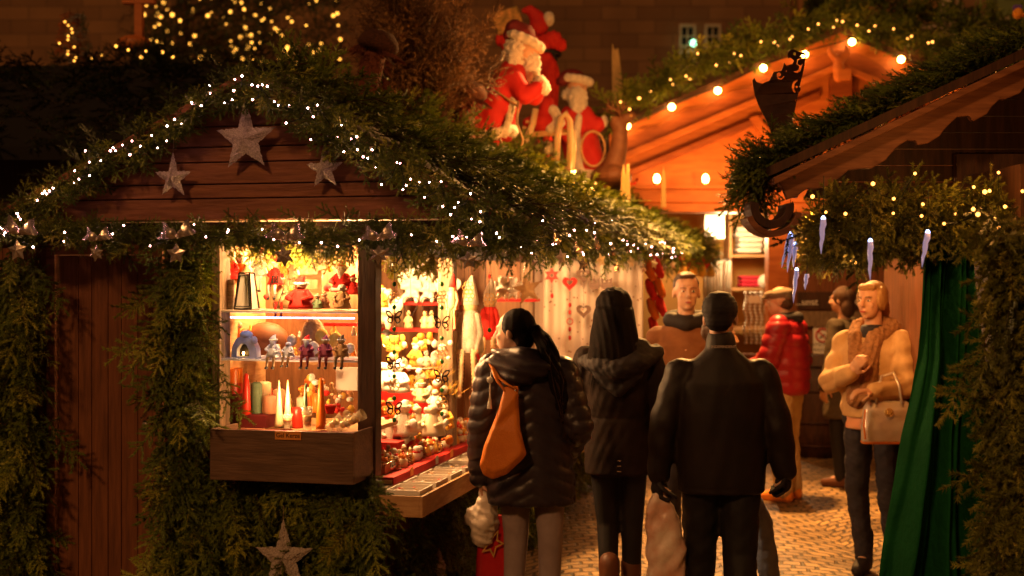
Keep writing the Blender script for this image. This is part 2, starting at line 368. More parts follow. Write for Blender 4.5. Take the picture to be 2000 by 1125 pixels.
def garland(name, path, rad, n, size=.14, kind='near', m='fir', seed=0, grav=.5, outw=(0, -1, 0), flow=.7, flatn=(1, 1, 1), parent=None, **k):
    """rope of branches along a world path; outw is the side facing the viewer's space"""
    r = np.random.default_rng(seed); p = resample(path, n); tg = nrm(np.gradient(p, axis=0))
    p = p + r.normal(0, .02, p.shape); off = nrm(r.normal(size=(n, 3))) * (r.random((n, 1)) ** .5) * rad * np.array(flatn)
    ow = np.array(outw, float); dn = np.array([0, 0, -1.])
    d = off / rad * .9 + ow * r.uniform(.1, .7, (n, 1)) + dn * grav * r.uniform(.2, 1, (n, 1)) + tg * flow * r.choice([-1, 1, 1], (n, 1)) + r.normal(0, .25, (n, 3))
    sc = size * r.uniform(.7, 1.25, n); nor = ow + r.normal(0, .5, (n, 3))
    return fir(name, p + off * .6, d, nor, sc, kind, m, seed, parent=parent, **k)
def panel(name, o, X, Zv, n, size=.15, kind='near2', m='fir', seed=0, outw=None, down=1.3, thick=.06, edge=None, parent=None, **k):
    """hanging mat of branches: o + a*X + b*Zv"""
    r = np.random.default_rng(seed); o = np.array(o, float); X = np.array(X, float); Z = np.array(Zv, float)
    ow = nrm(np.cross(X, Z)) if outw is None else np.array(outw, float)
    a = r.random(n); b = r.random(n)
    if edge is not None:
        a = edge(a, b)
    p = o + a[:, None] * X + b[:, None] * Z + ow * (r.random((n, 1)) * thick)
    dn = -nrm(Z); xs = nrm(X)
    d = dn * down * r.uniform(.4, 1.2, (n, 1)) + ow * r.uniform(.1, .9, (n, 1)) + xs * r.normal(0, .55, (n, 1)) + r.normal(0, .15, (n, 3))
    return fir(name, p, d, ow + r.normal(0, .45, (n, 3)), size * r.uniform(.7, 1.3, n), kind, m, seed, parent=parent, **k)
def ico(r, sub=1):
    bm = bmesh.new(); bmesh.ops.create_icosphere(bm, subdivisions=sub, radius=r); me = bpy.data.meshes.new('bulb'); bm.to_mesh(me); bm.free()
    me.polygons.foreach_set('use_smooth', [True] * len(me.polygons)); return me
def string_lights(label, path, n, spread, r=.0037, m='bulbw', seed=0, outw=(0, -1, 0), out=.08, group=None, wire=.0018, name='light_string', cap_n=100, flat=(1, 1, 1), clump=0):
    g = np.random.default_rng(seed + 99); p = resample(path, n)
    p = p + g.normal(0, 1, (n, 3)) * spread * np.array(flat) + np.array(outw) * (out + g.uniform(-.02, .02, (n, 1)))
    t = thing(name, label, 'fairy lights', loc=tuple(p[0]), group=group); c = WM[t.name].translation
    mb = MB(); pts = [Vector(q) for q in p]; fine = []
    for i in range(n - 1):
        fine.append(pts[i]); mid = (pts[i] + pts[i + 1]) / 2 + Vector((0, 0, -.012)) - Vector(outw) * .035; fine.append(mid)
    fine.append(pts[-1]); mb.tube(fine, wire, 4); mb.build('cable', M['cable'], t, M_=Matrix.Identity(4))
    me = ico(r); me.materials.append(M[m])
    k = min(n, cap_n)
    sel = list(range(n))
    for i in sel[:k]:
        o = bpy.data.objects.new('bulb', me); COL.objects.link(o); o.parent = t; o.location = pts[i] - c; KIDS.setdefault(t.name, []).append(o)
        s = random.uniform(.8, 1.25); o.scale = (s, s, s)
    if n > k:
        b = MB()
        for i in sel[k:]: b.ell(pts[i], (r, r, r), n=6, m=4)
        b.build('bulb', M[m], t, M_=Matrix.Identity(4), kind='stuff')
    return t
# ================= SETTING =================
def cobbles():
    m = bpy.data.materials.new('cobblestones'); m.use_nodes = True; nt = m.node_tree; L = nt.links; b = nt.nodes['Principled BSDF']
    def N(t, **k):
        n = nt.nodes.new(t)
        for a, v in k.items(): setattr(n, a, v)
        return n
    tc = N('ShaderNodeTexCoord'); sp = N('ShaderNodeSeparateXYZ'); L.new(tc.outputs['Object'], sp.inputs[0])
    def ma(op, a, b_=None, c=None):
        n = N('ShaderNodeMath', operation=op)
        for i, v in enumerate((a, b_, c)):
            if v is None: continue
            if isinstance(v, (int, float)): n.inputs[i].default_value = v
            else: L.new(v, n.inputs[i])
        return n.outputs[0]
    fx = ma('SUBTRACT', ma('FRACT', ma('MULTIPLY', sp.outputs[0], 1 / 1.1)), .5)
    y2 = ma('ADD', sp.outputs[1], ma('MULTIPLY', ma('MULTIPLY', fx, fx), 1.7))
    cb = N('ShaderNodeCombineXYZ'); L.new(sp.outputs[0], cb.inputs[0]); L.new(y2, cb.inputs[1])
    nz = N('ShaderNodeTexNoise'); nz.inputs['Scale'].default_value = 5; L.new(tc.outputs['Object'], nz.inputs[0])
    va = N('ShaderNodeVectorMath', operation='SCALE'); L.new(nz.outputs['Color'], va.inputs[0]); va.inputs['Scale'].default_value = .085
    vb = N('ShaderNodeVectorMath', operation='ADD'); L.new(cb.outputs[0], vb.inputs[0]); L.new(va.outputs[0], vb.inputs[1])
    br = N('ShaderNodeTexBrick'); L.new(vb.outputs[0], br.inputs[0]); br.inputs['Scale'].default_value = 1
    br.inputs['Brick Width'].default_value = .115; br.inputs['Row Height'].default_value = .1; br.inputs['Mortar Size'].default_value = .014; br.inputs['Mortar Smooth'].default_value = .6
    br.inputs['Color1'].default_value = (.44, .27, .11, 1); br.inputs['Color2'].default_value = (.22, .13, .055, 1); br.inputs['Mortar'].default_value = (.05, .03, .015, 1)
    n3 = N('ShaderNodeTexNoise'); n3.inputs['Scale'].default_value = 1.6; n3.inputs['Detail'].default_value = 6; L.new(tc.outputs['Object'], n3.inputs[0])
    mx = N('ShaderNodeMix', data_type='RGBA', blend_type='MULTIPLY'); mx.inputs[0].default_value = .95
    L.new(br.outputs['Color'], mx.inputs[6]); cr = N('ShaderNodeValToRGB'); cr.color_ramp.elements[0].position = .3; cr.color_ramp.elements[0].color = (.4, .38, .36, 1); cr.color_ramp.elements[1].position = .7; cr.color_ramp.elements[1].color = (1, 1, 1, 1)
    L.new(n3.outputs[0], cr.inputs[0]); L.new(cr.outputs[0], mx.inputs[7]); L.new(mx.outputs[2], b.inputs['Base Color'])
    rr = ma('MULTIPLY_ADD', n3.outputs[0], .5, .22); L.new(rr, b.inputs['Roughness'])
    n4 = N('ShaderNodeTexNoise'); n4.inputs['Scale'].default_value = 45; L.new(tc.outputs['Object'], n4.inputs[0])
    h = ma('ADD', ma('MULTIPLY', br.outputs['Fac'], -1.), ma('MULTIPLY', n4.outputs[0], .45))
    bp = N('ShaderNodeBump'); bp.inputs['Strength'].default_value = .9; bp.inputs['Distance'].default_value = .012; L.new(h, bp.inputs['Height']); L.new(bp.outputs[0], b.inputs['Normal'])
    return m
g = MB(); g.add([(-90, -20, 0), (90, -20, 0), (90, 160, 0), (-90, 160, 0)], [(0, 1, 2, 3)])
link('ground', g.mesh('ground', cobbles()), kind='structure', label='sett paved market lane')

# ---- far stone building ----
def ashlar():
    m = bpy.data.materials.new('sandstone_ashlar'); m.use_nodes = True; nt = m.node_tree; L = nt.links; b = nt.nodes['Principled BSDF']
    tc = nt.nodes.new('ShaderNodeTexCoord'); mp = nt.nodes.new('ShaderNodeMapping'); mp.inputs['Rotation'].default_value = (pi / 2, 0, 0); L.new(tc.outputs['Object'], mp.inputs[0])
    br = nt.nodes.new('ShaderNodeTexBrick'); L.new(mp.outputs[0], br.inputs[0]); br.inputs['Scale'].default_value = 1; br.inputs['Brick Width'].default_value = 1.1; br.inputs['Row Height'].default_value = .42
    br.inputs['Mortar Size'].default_value = .012; br.inputs['Color1'].default_value = (.40, .20, .08, 1); br.inputs['Color2'].default_value = (.27, .13, .055, 1); br.inputs['Mortar'].default_value = (.12, .06, .03, 1)
    n = nt.nodes.new('ShaderNodeTexNoise'); n.inputs['Scale'].default_value = .5; n.inputs['Detail'].default_value = 6; L.new(tc.outputs['Object'], n.inputs[0])
    mx = nt.nodes.new('ShaderNodeMix'); mx.data_type = 'RGBA'; mx.blend_type = 'MULTIPLY'; mx.inputs[0].default_value = .7; L.new(br.outputs[0], mx.inputs[6]); L.new(n.outputs[0], mx.inputs[7]); L.new(mx.outputs[2], b.inputs['Base Color'])
    b.inputs['Roughness'].default_value = .85; return m
M['ashlar'] = ashlar()
M['plaster'] = mat('orange_plaster', (.30, .13, .045), .85, col2=(.36, .17, .06), nscale=1)
M['greenwall'] = mat('green_plaster', (.16, .2, .07), .8); M['winglass'] = mat('dark_window', (.02, .03, .035), .15, spec=.7)
M['pastel'] = mat('painted_stone', (.42, .32, .2), .6, col2=(.5, .4, .27), nscale=3)
t = thing('stone_building', 'dim brown sandstone building closing the whole background behind the market', 'building', loc=(0, 42, 0))
I4 = Matrix.Identity(4)
b = MB(); xs = [-34, *[P(x, 0, 42).x for x in (1328, 1357, 1378, 1406)], 34]
zt, zb = P(0, 50, 42).z, P(0, 92, 42).z; z2, z3 = P(0, 100, 42).z, P(0, 150, 42).z
b.box((-34, 42, 0), (34, 43, z3)); b.box((-34, 42, zt), (34, 43, 22))
b.box((-34, 42, z3), (xs[1], 43, zt)); b.box((xs[4], 42, z3), (34, 43, zt)); b.box((xs[2], 42, z3), (xs[3], 43, zt))
b.box((xs[1], 42.0, z2), (xs[2], 43, zb)); b.box((xs[3], 42.0, z3), (xs[4], 43, zb))
b.build('wall', M['ashlar'], t, M_=I4)
for (a, c, zz0, zz1) in ((xs[1], xs[2], zb, zt), (xs[3], xs[4], zb, zt), (xs[1], xs[2], z3, z2)):
    f = MB(); e = .05
    f.box((a - .03, 41.93, zz0 - .04), (a + e, 42.1, zz1 + .04)); f.box((c - e, 41.93, zz0 - .04), (c + .03, 42.1, zz1 + .04)); f.box((a + e, 41.93, zz0 - .04), (c - e, 42.1, zz0 + e)); f.box((a + e, 41.93, zz1 - e), (c - e, 42.1, zz1 + .04))
    f.box(((a + c) / 2 - .02, 41.95, zz0 + e), ((a + c) / 2 + .02, 42.05, zz1 - e)); f.box((a + e, 41.96, (zz0 + zz1) / 2 - .02), (c - e, 42.04, (zz0 + zz1) / 2 + .02))
    fo = f.build('window', M['pastel'], t, M_=I4)
    MB().box((a + .02, 42.1, zz0), (c - .02, 42.15, zz1)).build('pane', M['winglass'], fo, M_=I4)
pp = P(1354, 84, 41.5); o = MB().ell(pp, (.10, .06, .10)).build('lantern', emat('mint_lamp', (.35, 1, .55), 6), smooth=True, label='small mint green lamp shining in front of the far stone wall window', cat='lamp')
# pale painted house upper right
t = thing('gabled_house', 'pale orange plastered house with curved gable and small window, behind the roof greenery', 'building', loc=(P(1800, 0, 36).x, 36, 0))
def wp(px, py, Y): v = P(px, py, Y); return (v.x, v.z)
b = MB(); b.prism([wp(1560, 600, 36), wp(1935, 600, 36), wp(1935, 52, 36), wp(1890, 50, 36), wp(1870, 24, 36), wp(1855, -60, 36), wp(1560, -60, 36)], 1, o=(0, 36.5, 0)); b.build('wall', M['plaster'], t, M_=I4)
b = MB(); b.prism([wp(1740, 60, 36), wp(1915, 60, 36), wp(1915, 52, 36), wp(1740, 50, 36)], .3, o=(0, 35.8, 0)); b.prism([wp(1862, 0, 36), wp(1878, 30, 36), wp(1896, 50, 36), wp(1915, 54, 36), wp(1880, 54, 36), wp(1862, 30, 36)], .25, o=(0, 35.75, 0)); b.build('cornice', M['pastel'], t, M_=I4)
a, c = P(1888, 70, 35.9), P(1922, 33, 35.9); f = MB(); f.box((a.x, 35.6, a.z), (a.x + .06, 35.95, c.z)); f.box((c.x - .06, 35.6, a.z), (c.x, 35.95, c.z)); f.box((a.x + .06, 35.6, c.z - .06), (c.x - .06, 35.95, c.z)); f.box(((a.x + c.x) / 2 - .025, 35.65, a.z), ((a.x + c.x) / 2 + .025, 35.9, c.z - .06))
fo = f.build('window', M['pastel'], t, M_=I4); MB().box((a.x + .03, 35.85, a.z), (c.x - .03, 35.94, c.z - .03)).build('pane', M['winglass'], fo, M_=I4)
t = thing('green_house', 'narrow strip of pale green house front at the upper right corner', 'building', loc=(P(1975, 0, 34).x, 34, 0))
MB().prism([wp(1948, 600, 34), wp(2040, 600, 34), wp(2040, -60, 34), wp(1948, -60, 34)], .8, o=(0, 34.4, 0)).build('wall', M['greenwall'], t, M_=I4)
for k in range(2):
    z = P(0, 40 - 60 * k, 33.9).z; MB().box((P(1955, 0, 33.9).x, 33.7, z), (P(1985, 0, 33.9).x, 33.98, z + .06)).build('ledge', M['pastel'], t, M_=I4)
# stone bust on the gable
c = P(1848, 12, 30); b = MB(); b.ell(c, (.17, .17, .24)); b.ell(c + Vector((0, 0, -.32)), (.24, .18, .22)); b.cap(c, c + Vector((0, 0, -.3)), .09, .1); b.ell(c + Vector((.07, -.15, .02)), (.05, .05, .07)); b.ell(c + Vector((-.02, -.17, -.02)), (.03, .04, .06)); b.box((c.x - .2, 29.9, c.z - .75), (c.x + .2, 30.3, c.z - .45))
rbuild(b, .025, 'statue', M['pastel'], None, label='weathered pale stone bust standing above the roof greenery at upper right', cat='statue')
b = MB(); c = P(1988, 26, 12); b.ell(c, (.045, .045, .05)); b.ell(c + Vector((.05, 0, -.015)), (.05, .03, .018)); o = b.build('toy_bird', mat('bird_orange', (.8, .3, .03), .5), smooth=True, label='orange toy bird with a purple crest on the right roof ridge', cat='ornament')
bb = MB(); [bb.ell(c + Vector((-.03 + .018 * i, 0, .045 + .006 * (i % 2))), (.016, .016, .028)) for i in range(4)]; bb.build('crest', mat('bird_purple', (.12, .06, .35), .6), o, M_=I4, smooth=True)
# ================= HUT (near market stall) =================
hut = thing('market_stall', 'wooden market hut with a plank gable, narrow door and open lit display sides', 'market stall', M_=HM)
X = lambda px, d=0.: FP(px, 0, d).x
Zf = lambda px, py, d=0.: FP(px, py, d).z
LX = -2.3; EAVE = 2.04; DEP = 8.5
gy = -.12
# gable planks
ap = FP(487, 165, gy); lf = FP(10, 428, gy); rt = FP(962, 432, gy); EO = rt.x
zb0 = Zf(500, 430, gy)
edges = [430, 387, 359, 316, 286, 246, 205, 165]
zs = [Zf(487, e, gy) for e in edges]
def gx(z, side):
    k = (z - zb0) / (ap.z - zb0); e = lf.x if side < 0 else rt.x
    return e + (ap.x - e) * k
for i in range(7):
    a, c = zs[i] + .003, zs[i + 1] - .003
    b = MB(); b.prism([(gx(a, -1), a), (gx(a, 1), a), (gx(c, 1), c), (gx(c, -1), c)], .022, o=(0, gy + (i % 2) * .002, 0)); b.build('gable_board', M['wood'], hut, bevel=.003)
b = MB(); b.prism([(lf.x, zb0), (rt.x, zb0), (ap.x, ap.z)], .01, o=(0, gy + .03, 0)); b.build('gable_backing', M['wooddark'], hut)
# barge boards and roof
def roofpt(u, side, y): # u 0 ridge..1 eave
    e = lf.x - .05 if side < 0 else EO + .05
    return Vector((ap.x + (e - ap.x) * u, y, ap.z + .02 + (zb0 - .02 - ap.z) * u))
for sd in (-1, 1):
    b = MB(); p, q = roofpt(0, sd, -.16), roofpt(1, sd, -.16); b.bar(p, q, .03, .11, up=(0, 1, 0)); b.build('barge_board', M['wood'], hut)
    b = MB(); q0, q1 = roofpt(0, sd, -.14), roofpt(1.02, sd, -.14); q2, q3 = roofpt(1.02, sd, DEP), roofpt(0, sd, DEP); up = Vector((0, 0, .04))
    b.add([q0, q1, q2, q3, q0 + up, q1 + up, q2 + up, q3 + up], [(0, 1, 2, 3), (4, 7, 6, 5), (0, 4, 5, 1), (1, 5, 6, 2), (2, 6, 7, 3), (3, 7, 4, 0)]); b.build('roof', M['wooddark'], hut)
MB().box((EO - .01, -.1, zb0 - .08), (EO + .02, DEP, zb0 + .03)).build('fascia', M['wood'], hut)
# front walls
dz = Zf(200, 497); dx0, dx1 = X(112), X(303); wx0, wx1 = X(428), X(698); px1 = X(733)
wbot = Zf(560, 842); wtop = Zf(560, 462)
b = MB(); yb = .0
n = 7
for i in range(n): a = LX + (dx0 - .05 - LX) * i / n; c = LX + (dx0 - .05 - LX) * (i + 1) / n; b.box((a, yb, 0), (c - .003, yb + .03, EAVE))
b.box((dx0 - .05, yb, dz + .05), (dx1 + .05, yb + .03, EAVE))
for i in range(3): a = dx1 + .05 + (wx0 - dx1 - .05) * i / 3; c = dx1 + .05 + (wx0 - dx1 - .05) * (i + 1) / 3; b.box((a, yb, 0), (c - .003, yb + .03, EAVE))
n = 6
for i in range(n): a = wx0 + (wx1 - wx0) * i / n; c = wx0 + (wx1 - wx0) * (i + 1) / n; b.box((a, yb, 0), (c - .003, yb + .03, wbot))
b.box((wx0, yb, wtop), (wx1, yb + .03, EAVE)); b.build('wall', M['woodv'], hut)
b = MB(); b.box((dx0 - .05, -.02, 0), (dx0, .03, dz + .05)); b.box((dx1, -.02, 0), (dx1 + .05, .03, dz + .05)); b.box((dx0, -.02, dz), (dx1, .03, dz + .05)); b.build('door_frame', M['wood'], hut, bevel=.004)
b = MB(); db = [115, 153, 179, 211, 237, 269, 303]
for i in range(6): a, c = X(db[i]), X(db[i + 1]); b.box((a + .0015, .0, 0.02), (c - .0015, .024, dz - .005))
door = b.build('door', M['woodv'], hut, bevel=.002)
kp = FP(283, 832, -.004); kb = MB(); kb.ell(kp, (.017, .005, .026)); ko = kb.build('keyhole_plate', M['silver'], door, M_=HM, smooth=True)
kb = MB(); kb.box(kp + Vector((-.003, -.0075, -.010)), kp + Vector((.003, -.0045, .008))); kb.build('keyhole', M['ink'], ko, M_=HM)
# beam over openings, posts
b = MB(); b.box((LX, -.03, zb0 - .1), (EO, -.001, zb0 - .005)); b.build('beam', M['wooddark'], hut)
b = MB(); b.box((-.05, .0, EAVE - .16), (-.005, DEP, EAVE)); b.build('beam', M['wooddark'], hut)
b = MB(); b.box((wx1, .001, 0), (px1, .09, EAVE - .02)); b.build('post', M['wooddark'], hut, bevel=.004)
b = MB(); b.box((wx0 - .03, -.015, wbot), (wx0 + .01, .1, wtop)); b.build('window_frame', M['woodgrey'], hut)
pd0 = SP(884, 500, 0).y
for d in (pd0, 3.3, 6.0, 8.4): b = MB(); b.box((-.085, d, 0), (0, d + .09, EAVE - .16)); b.build('post', M['woodgrey'], hut, bevel=.004)
# far and inner walls (fairly bright wood)
b = MB()
for i in range(14):
    a = -1.95 + 1.9 * i / 14; b.box((a, 2.2, 0), (a + 1.9 / 14 - .004, 2.23, EAVE))
b.build('back_wall', M['woodmid'], hut)
b = MB(); b.box((-1.12, .62, .6), (-.30, .64, EAVE - .1)); b.build('display_back', M['woodmid'], hut)
b = MB(); b.box((wx0 - .06, .04, .6), (wx0 - .035, .62, EAVE - .1)); b.build('display_side', M['woodlight'], hut)
b = MB(); b.box((LX, .03, 0), (LX + .03, 8.4, EAVE)); b.build('side_wall', M['wooddark'], hut)
b = MB(); b.box((LX, 8.42, 0), (0, 8.45, EAVE)); b.build('rear_wall', M['wooddark'], hut)
b = MB()
for i in range(12): a = 3.4 + i * .42; b.box((-.12, a, 0), (-.1, a + .415, .95 if i < 5 else EAVE - .1))
b.build('wall', M['woodv'], hut)
b = MB(); b.box((-1.95, 3.3, 0), (-.09, 3.33, EAVE)); b.build('partition', M['woodmid'], hut)
b = MB(); b.box((LX, .1, EAVE + .02), (EO - .02, 8.4, EAVE + .04)); b.build('ceiling', M['woodgrey'], hut)
# side counter
cz = SP(735, 941, .02).z
b = MB(); b.box((-.62, .1, cz - .03), (.045, 3.25, cz - .012)); b.build('counter', M['woodlight'], hut)
b = MB(); b.box((-.615, .105, cz - .0118), (.052, 3.25, cz)); b.box((.0521, .1, cz - .035), (.055, 3.25, cz)); b.build('counter_cloth', M['redcloth'], hut)
b = MB()
zf0 = cz - .135
for i in range(34): a = .02 + i * .095; b.box((.02, a, zf0), (.042, a + .0925, cz - .037))
b.build('counter_board', M['woodgrey'], hut)
b = MB(); b.box((-.02, .0905, .0), (.018, .16, cz - .04)); b.build('counter_post', M['wooddark'], hut)
b = MB(); [b.box((-.03, .17 + i * .12, 0), (-.01, .287 + i * .12, cz - .14)) for i in range(26)]; b.build('wall', M['woodv'], hut)
# interior shelves (side view)
shelf = []
for (pxa, pxb, py, d) in ((786, 884, 590, 1.75), (735, 884, 641, 1.55), (960, 1035, 584, 2.9)):
    a = FP(pxa, py, d); c = FP(pxb, py, d); b = MB(); b.box((a.x, d, a.z - .018), (c.x + .03, d + .18, a.z)); b.build('shelf', M['redcloth'], hut)
for (px, d) in ((782, 1.93), (880, 1.93), (832, 1.93)):
    a = FP(px, 600, d); MB().box((a.x - .02, d, .8), (a.x + .02, d + .02, EAVE)).build('shelf_upright', M['woodgrey'], hut)
# stepped red tiers
tiers = []
for (d0, d1, z) in ((.95, 1.2, 1.02), (1.2, 1.5, 1.15), (.62, .95, .93)):
    b = MB(); b.box((-.75, d0 + .001, cz + .001), (-.10, d1, z)); b.build('display_tier', M['redcloth'], hut); tiers.append((d0, d1, z))
# window shelves
s1 = FP(560, 606, .02).z; s2 = FP(560, 702, -.0).z
b = MB(); b.box((wx0 + .0, .0, s1 - .012), (wx1 - .002, .28, s1)); b.build('shelf', mat('glass_shelf', (.7, .6, .5), .2), hut, bevel=.003)
b = MB(); b.box((wx0 + .0, .0, s2 - .01), (wx1 - .002, .3, s2)); b.build('shelf', mat('frosted_shelf', (.5, .5, .62), .2), hut, bevel=.003)
b = MB(); b.box((wx0, .031, wbot - .02), (wx1, .6, wbot)); b.build('window_board', M['woodlight'], hut)
ls = MB(); lz = FP(560, 621, .03).z
for i in range(46):
    a = X(452, .03) + (X(694, .03) - X(452, .03)) * i / 46; ls.box((a, .02, lz - .002), (a + .0085, .034, lz + .004))
ls.build('led_strip', M['led'], label='row of cold white LEDs under the upper window shelf', cat='led strip', M_=HM)
# hanging lamps inside, with added fill before the window and lower down
lamps = [((-.62, .40, 1.86), 42), ((-.50, 1.05, 1.90), 90), ((-.45, 2.75, 1.88), 60), ((-.30, .52, 1.86), 34), ((-.42, -.05, 1.88), 20), ((-.14, .95, 1.86), 50)]
for i, (p, e) in enumerate(lamps):
    wpos = HM @ Vector(p); light('stall_lamp', 'POINT', wpos, e, (1, .53, .20), .05)
light('stall_lamp', 'POINT', HM @ Vector((-.42, -.03, 1.225)), 8, (1, .53, .2), .04)  # added fill between the window shelves, no fixture there
light('stall_lamp', 'POINT', HM @ Vector((-.14, .85, 1.42)), 17, (1, .53, .2), .04)  # added fill low in the side opening, no fixture there
t = thing('wall_lamp', 'small black shaded lamp glowing on the middle shelf of the stall side', 'lamp', M_=HM @ Matrix.Translation(FP(755, 660, 1.4)))
MB().lathe([(.03, -.03), (.055, -.01), (.045, .02), (.01, .05)], n=16).build('lamp_shade', M['black'], t, smooth=True)
MB().ell((0, 0, -.03), (.022, .022, .022)).build('bulb', M['bulbg'], t, smooth=True)
# ---- box with card ----
b = MB(); q0, q1 = FP(410, 840, -.27), FP(690, 845, -.27); z0 = FP(550, 942, -.27).z; z1 = FP(550, 842, -.27).z
bx = thing('display_box', 'long brown wooden box mounted below the lit window with an orange card', 'wooden box', M_=HM @ Matrix.Translation(((q0.x + q1.x) / 2, -.15, z0)))
wd = .017
for (a, c) in (((q0.x, -.27, z0), (q1.x, -.27 + wd, z1)), ((q0.x, -.27 + wd, z0), (q0.x + wd, -.004, z1)), ((q1.x - wd, -.27 + wd, z0), (q1.x, -.004, z1)), ((q0.x + wd, -.27 + wd, z0 + .002), (q1.x - wd, -.004, z0 + wd))):
    MB().box(a, c).build('side_panel' if a[2] == z0 else 'bottom_panel', M['woodbox'], bx, M_=HM, bevel=.002)
MB().box((q0.x + wd, -.25, z1 - .03), (q1.x - wd, -.01, z1 - .025)).build('filling', M['darkred'], bx, M_=HM)
cc = FP(562, 851, -.278); pc = MB(); pc.box((cc.x - .063, -.2755, cc.z - .019), (cc.x + .063, -.2735, cc.z + .019)); cd = pc.build('sign_card', M['card'], label='orange card lettered Gel Kerze on the rim of the wooden box', cat='card', M_=HM)
text('Gel Kerze', .028, 'lettering', M['ink'], cd, HM @ Matrix.Translation(cc + Vector((0, .0015, 0))) @ RX90, .0006)
# ---- drawer trays ----
a0, a1 = SP(825, 1000, .27), SP(753, 985, .04)
tz = SP(822, 972, .27).z; tb = SP(822, 1013, .27).z
tr = thing('display_tray', 'long pale wooden tray of little cardboard boxes hanging below the red counter', 'tray', M_=HM @ Matrix.Translation((.15, 1., tb)))
d0 = SP(825, 1000, .27).y; d1 = 2.1
b = MB(); b.box((.27 - .015, d0, tb), (.27, d1, tz)); b.box((.045, d0, tb), (.254, d0 + .015, tz)); b.box((.045, d1 - .015, tb), (.254, d1, tz)); b.build('rim', M['woodlight'], tr, M_=HM)
MB().box((.045, d0 + .016, tb + .002), (.254, d1 - .016, tb + .012)).build('base', M['woodlight'], tr, M_=HM)
for i in range(7):
    dd = d0 + .03 + i * .255; b = MB(); h = .036; zz = tz - .016
    x0, x1 = .085, .248; e = .005
    b.box((x0, dd, zz + .0032), (x1, dd + e, zz + h)); b.box((x0, dd + .2 - e, zz + .0032), (x1, dd + .2, zz + h)); b.box((x0, dd + e, zz + .0032), (x0 + e, dd + .2 - e, zz + h)); b.box((x1 - e, dd + e, zz + .0032), (x1, dd + .2 - e, zz + h))
    for k in range(1, 3): b.box((x0 + e, dd + .2 * k / 3, zz + .0032), (x1 - e, dd + .2 * k / 3 + .003, zz + h - .006))
    lab = 'open cardboard box with dividers in the tray, number %s from the near end' % ['one', 'two', 'three', 'four', 'five', 'six', 'seven'][i]
    lab = ['nearest open white cardboard box with dividers in the tray', 'second white cardboard box from the near end of the tray', 'third white cardboard box from the near end of the tray', 'fourth white cardboard box from the near end of the tray', 'fifth white cardboard box of the tray, beside the puffer coat', 'sixth white cardboard box of the tray behind the puffer coat', 'farthest white cardboard box of the tray'][i]
    bo = b.build('cardboard_box', M['paper'], label=lab, cat='box', group='small boxes in the tray', M_=HM); MB().box((x0 + e, dd + e, zz), (x1 - e, dd + .2 - e, zz + .003)).build('lining', M['tan'], bo, M_=HM)
    for k in range(12):
        c = Vector((random.uniform(x0 + .015, x1 - .015), dd + random.uniform(.02, .18), zz + .014 + random.uniform(0, .012))); rr = random.uniform(.008, .014)
        MB().ell(c, (rr, rr, rr * .8), n=8, m=5).build('trinket', M[random.choice(['red', 'gold', 'cream', 'white', 'woodlight', 'lilac'])], bo, M_=HM, smooth=True)
# ================= fir on the hut =================
W = lambda v: np.array(HM @ Vector(v))
on = np.array([-ey[0], -ey[1], 0])      # outward of the front
os_ = np.array([ex[0], ex[1], 0])       # outward of the side
def hp(lst, d): return [W(FP(px, py, d)) for px, py in lst]
garland('fir_garland', hp([(2, 445), (60, 440), (160, 452), (330, 460), (470, 455), (620, 462), (760, 455), (900, 462), (1000, 462)], -.2), .062, 760, .108, outw=on, grav=.45, flow=.9, seed=1, label='fir garland running level along the front of the hut under the plank gable', cat='garland', group='fir garlands')
garland('fir_garland', hp([(0, 452), (45, 415), (110, 375), (215, 315), (330, 245), (420, 190), (487, 165)], -.2), .055, 420, .115, outw=on, grav=.35, flow=.9, seed=2, label='fir garland with lights climbing the left slope of the hut gable', cat='garland', group='fir garlands')
garland('fir_garland', hp([(487, 165), (560, 195), (640, 240), (720, 290), (820, 345), (900, 395), (975, 440)], -.22), .055, 440, .115, outw=on, grav=.35, flow=.9, seed=3, label='fir garland with lights on the right slope of the hut gable', cat='garland', group='fir garlands')
ev = [W((EO + .03, d, zb0 - .04)) for d in (-.15, 1, 3, 5.4)]
garland('fir_garland', ev, .09, 640, .15, outw=os_, grav=.6, flow=.6, seed=4, label='fir garland hung with bows along the side eave of the hut', cat='garland', group='fir garlands')
ev2 = [W((EO + .05, d, zb0 - .02)) for d in (5.4, 6.5, 8.4)]
garland('fir_garland', ev2, .12, 330, .2, 'mid', outw=os_, grav=.7, flow=.6, seed=5, label='farther fir garland with red hearts along the end of the side eave', cat='garland', group='fir garlands')
def col(px0, px1, py0, py1, d, n, seed, lab, size=.16):
    a = FP(px0, py0, d); c = FP(px1, py0, d); e = FP(px0, py1, d)
    o = W(a); Xv = W((c.x, d, c.z)) - o; Zv = np.array([0, 0, e.z - a.z])
    return panel('fir_hanging', o, Xv, -Zv * -1, n, size, seed=seed, outw=on, thick=.07, label=lab, cat='fir branches', group='hanging fir branches') if False else panel('fir_hanging', o + Zv, Xv, -Zv, n, size, seed=seed, outw=on, thick=.07, label=lab, cat='fir branches', group='hanging fir branches')
col(4, 84, 480, 1290, -.05, 560, 11, 'dark mat of fir branches hanging left of the hut door')
col(340, 398, 470, 1300, -.05, 620, 12, 'mat of fir branches hanging between the hut door and the lit window')
col(404, 745, 905, 1300, -.05, 900, 13, 'broad mat of fir branches covering the hut wall below the wooden box')
o_ = W((0.02, .12, .03)); e_ = W((0.02, 3.4, .03)); panel('fir_hanging', o_, e_ - o_, np.array([0, 0, cz - .22]), 900, .15, seed=14, outw=os_, thick=.06, label='fir branches covering the hut side below the counter tray', cat='fir branches', group='hanging fir branches')
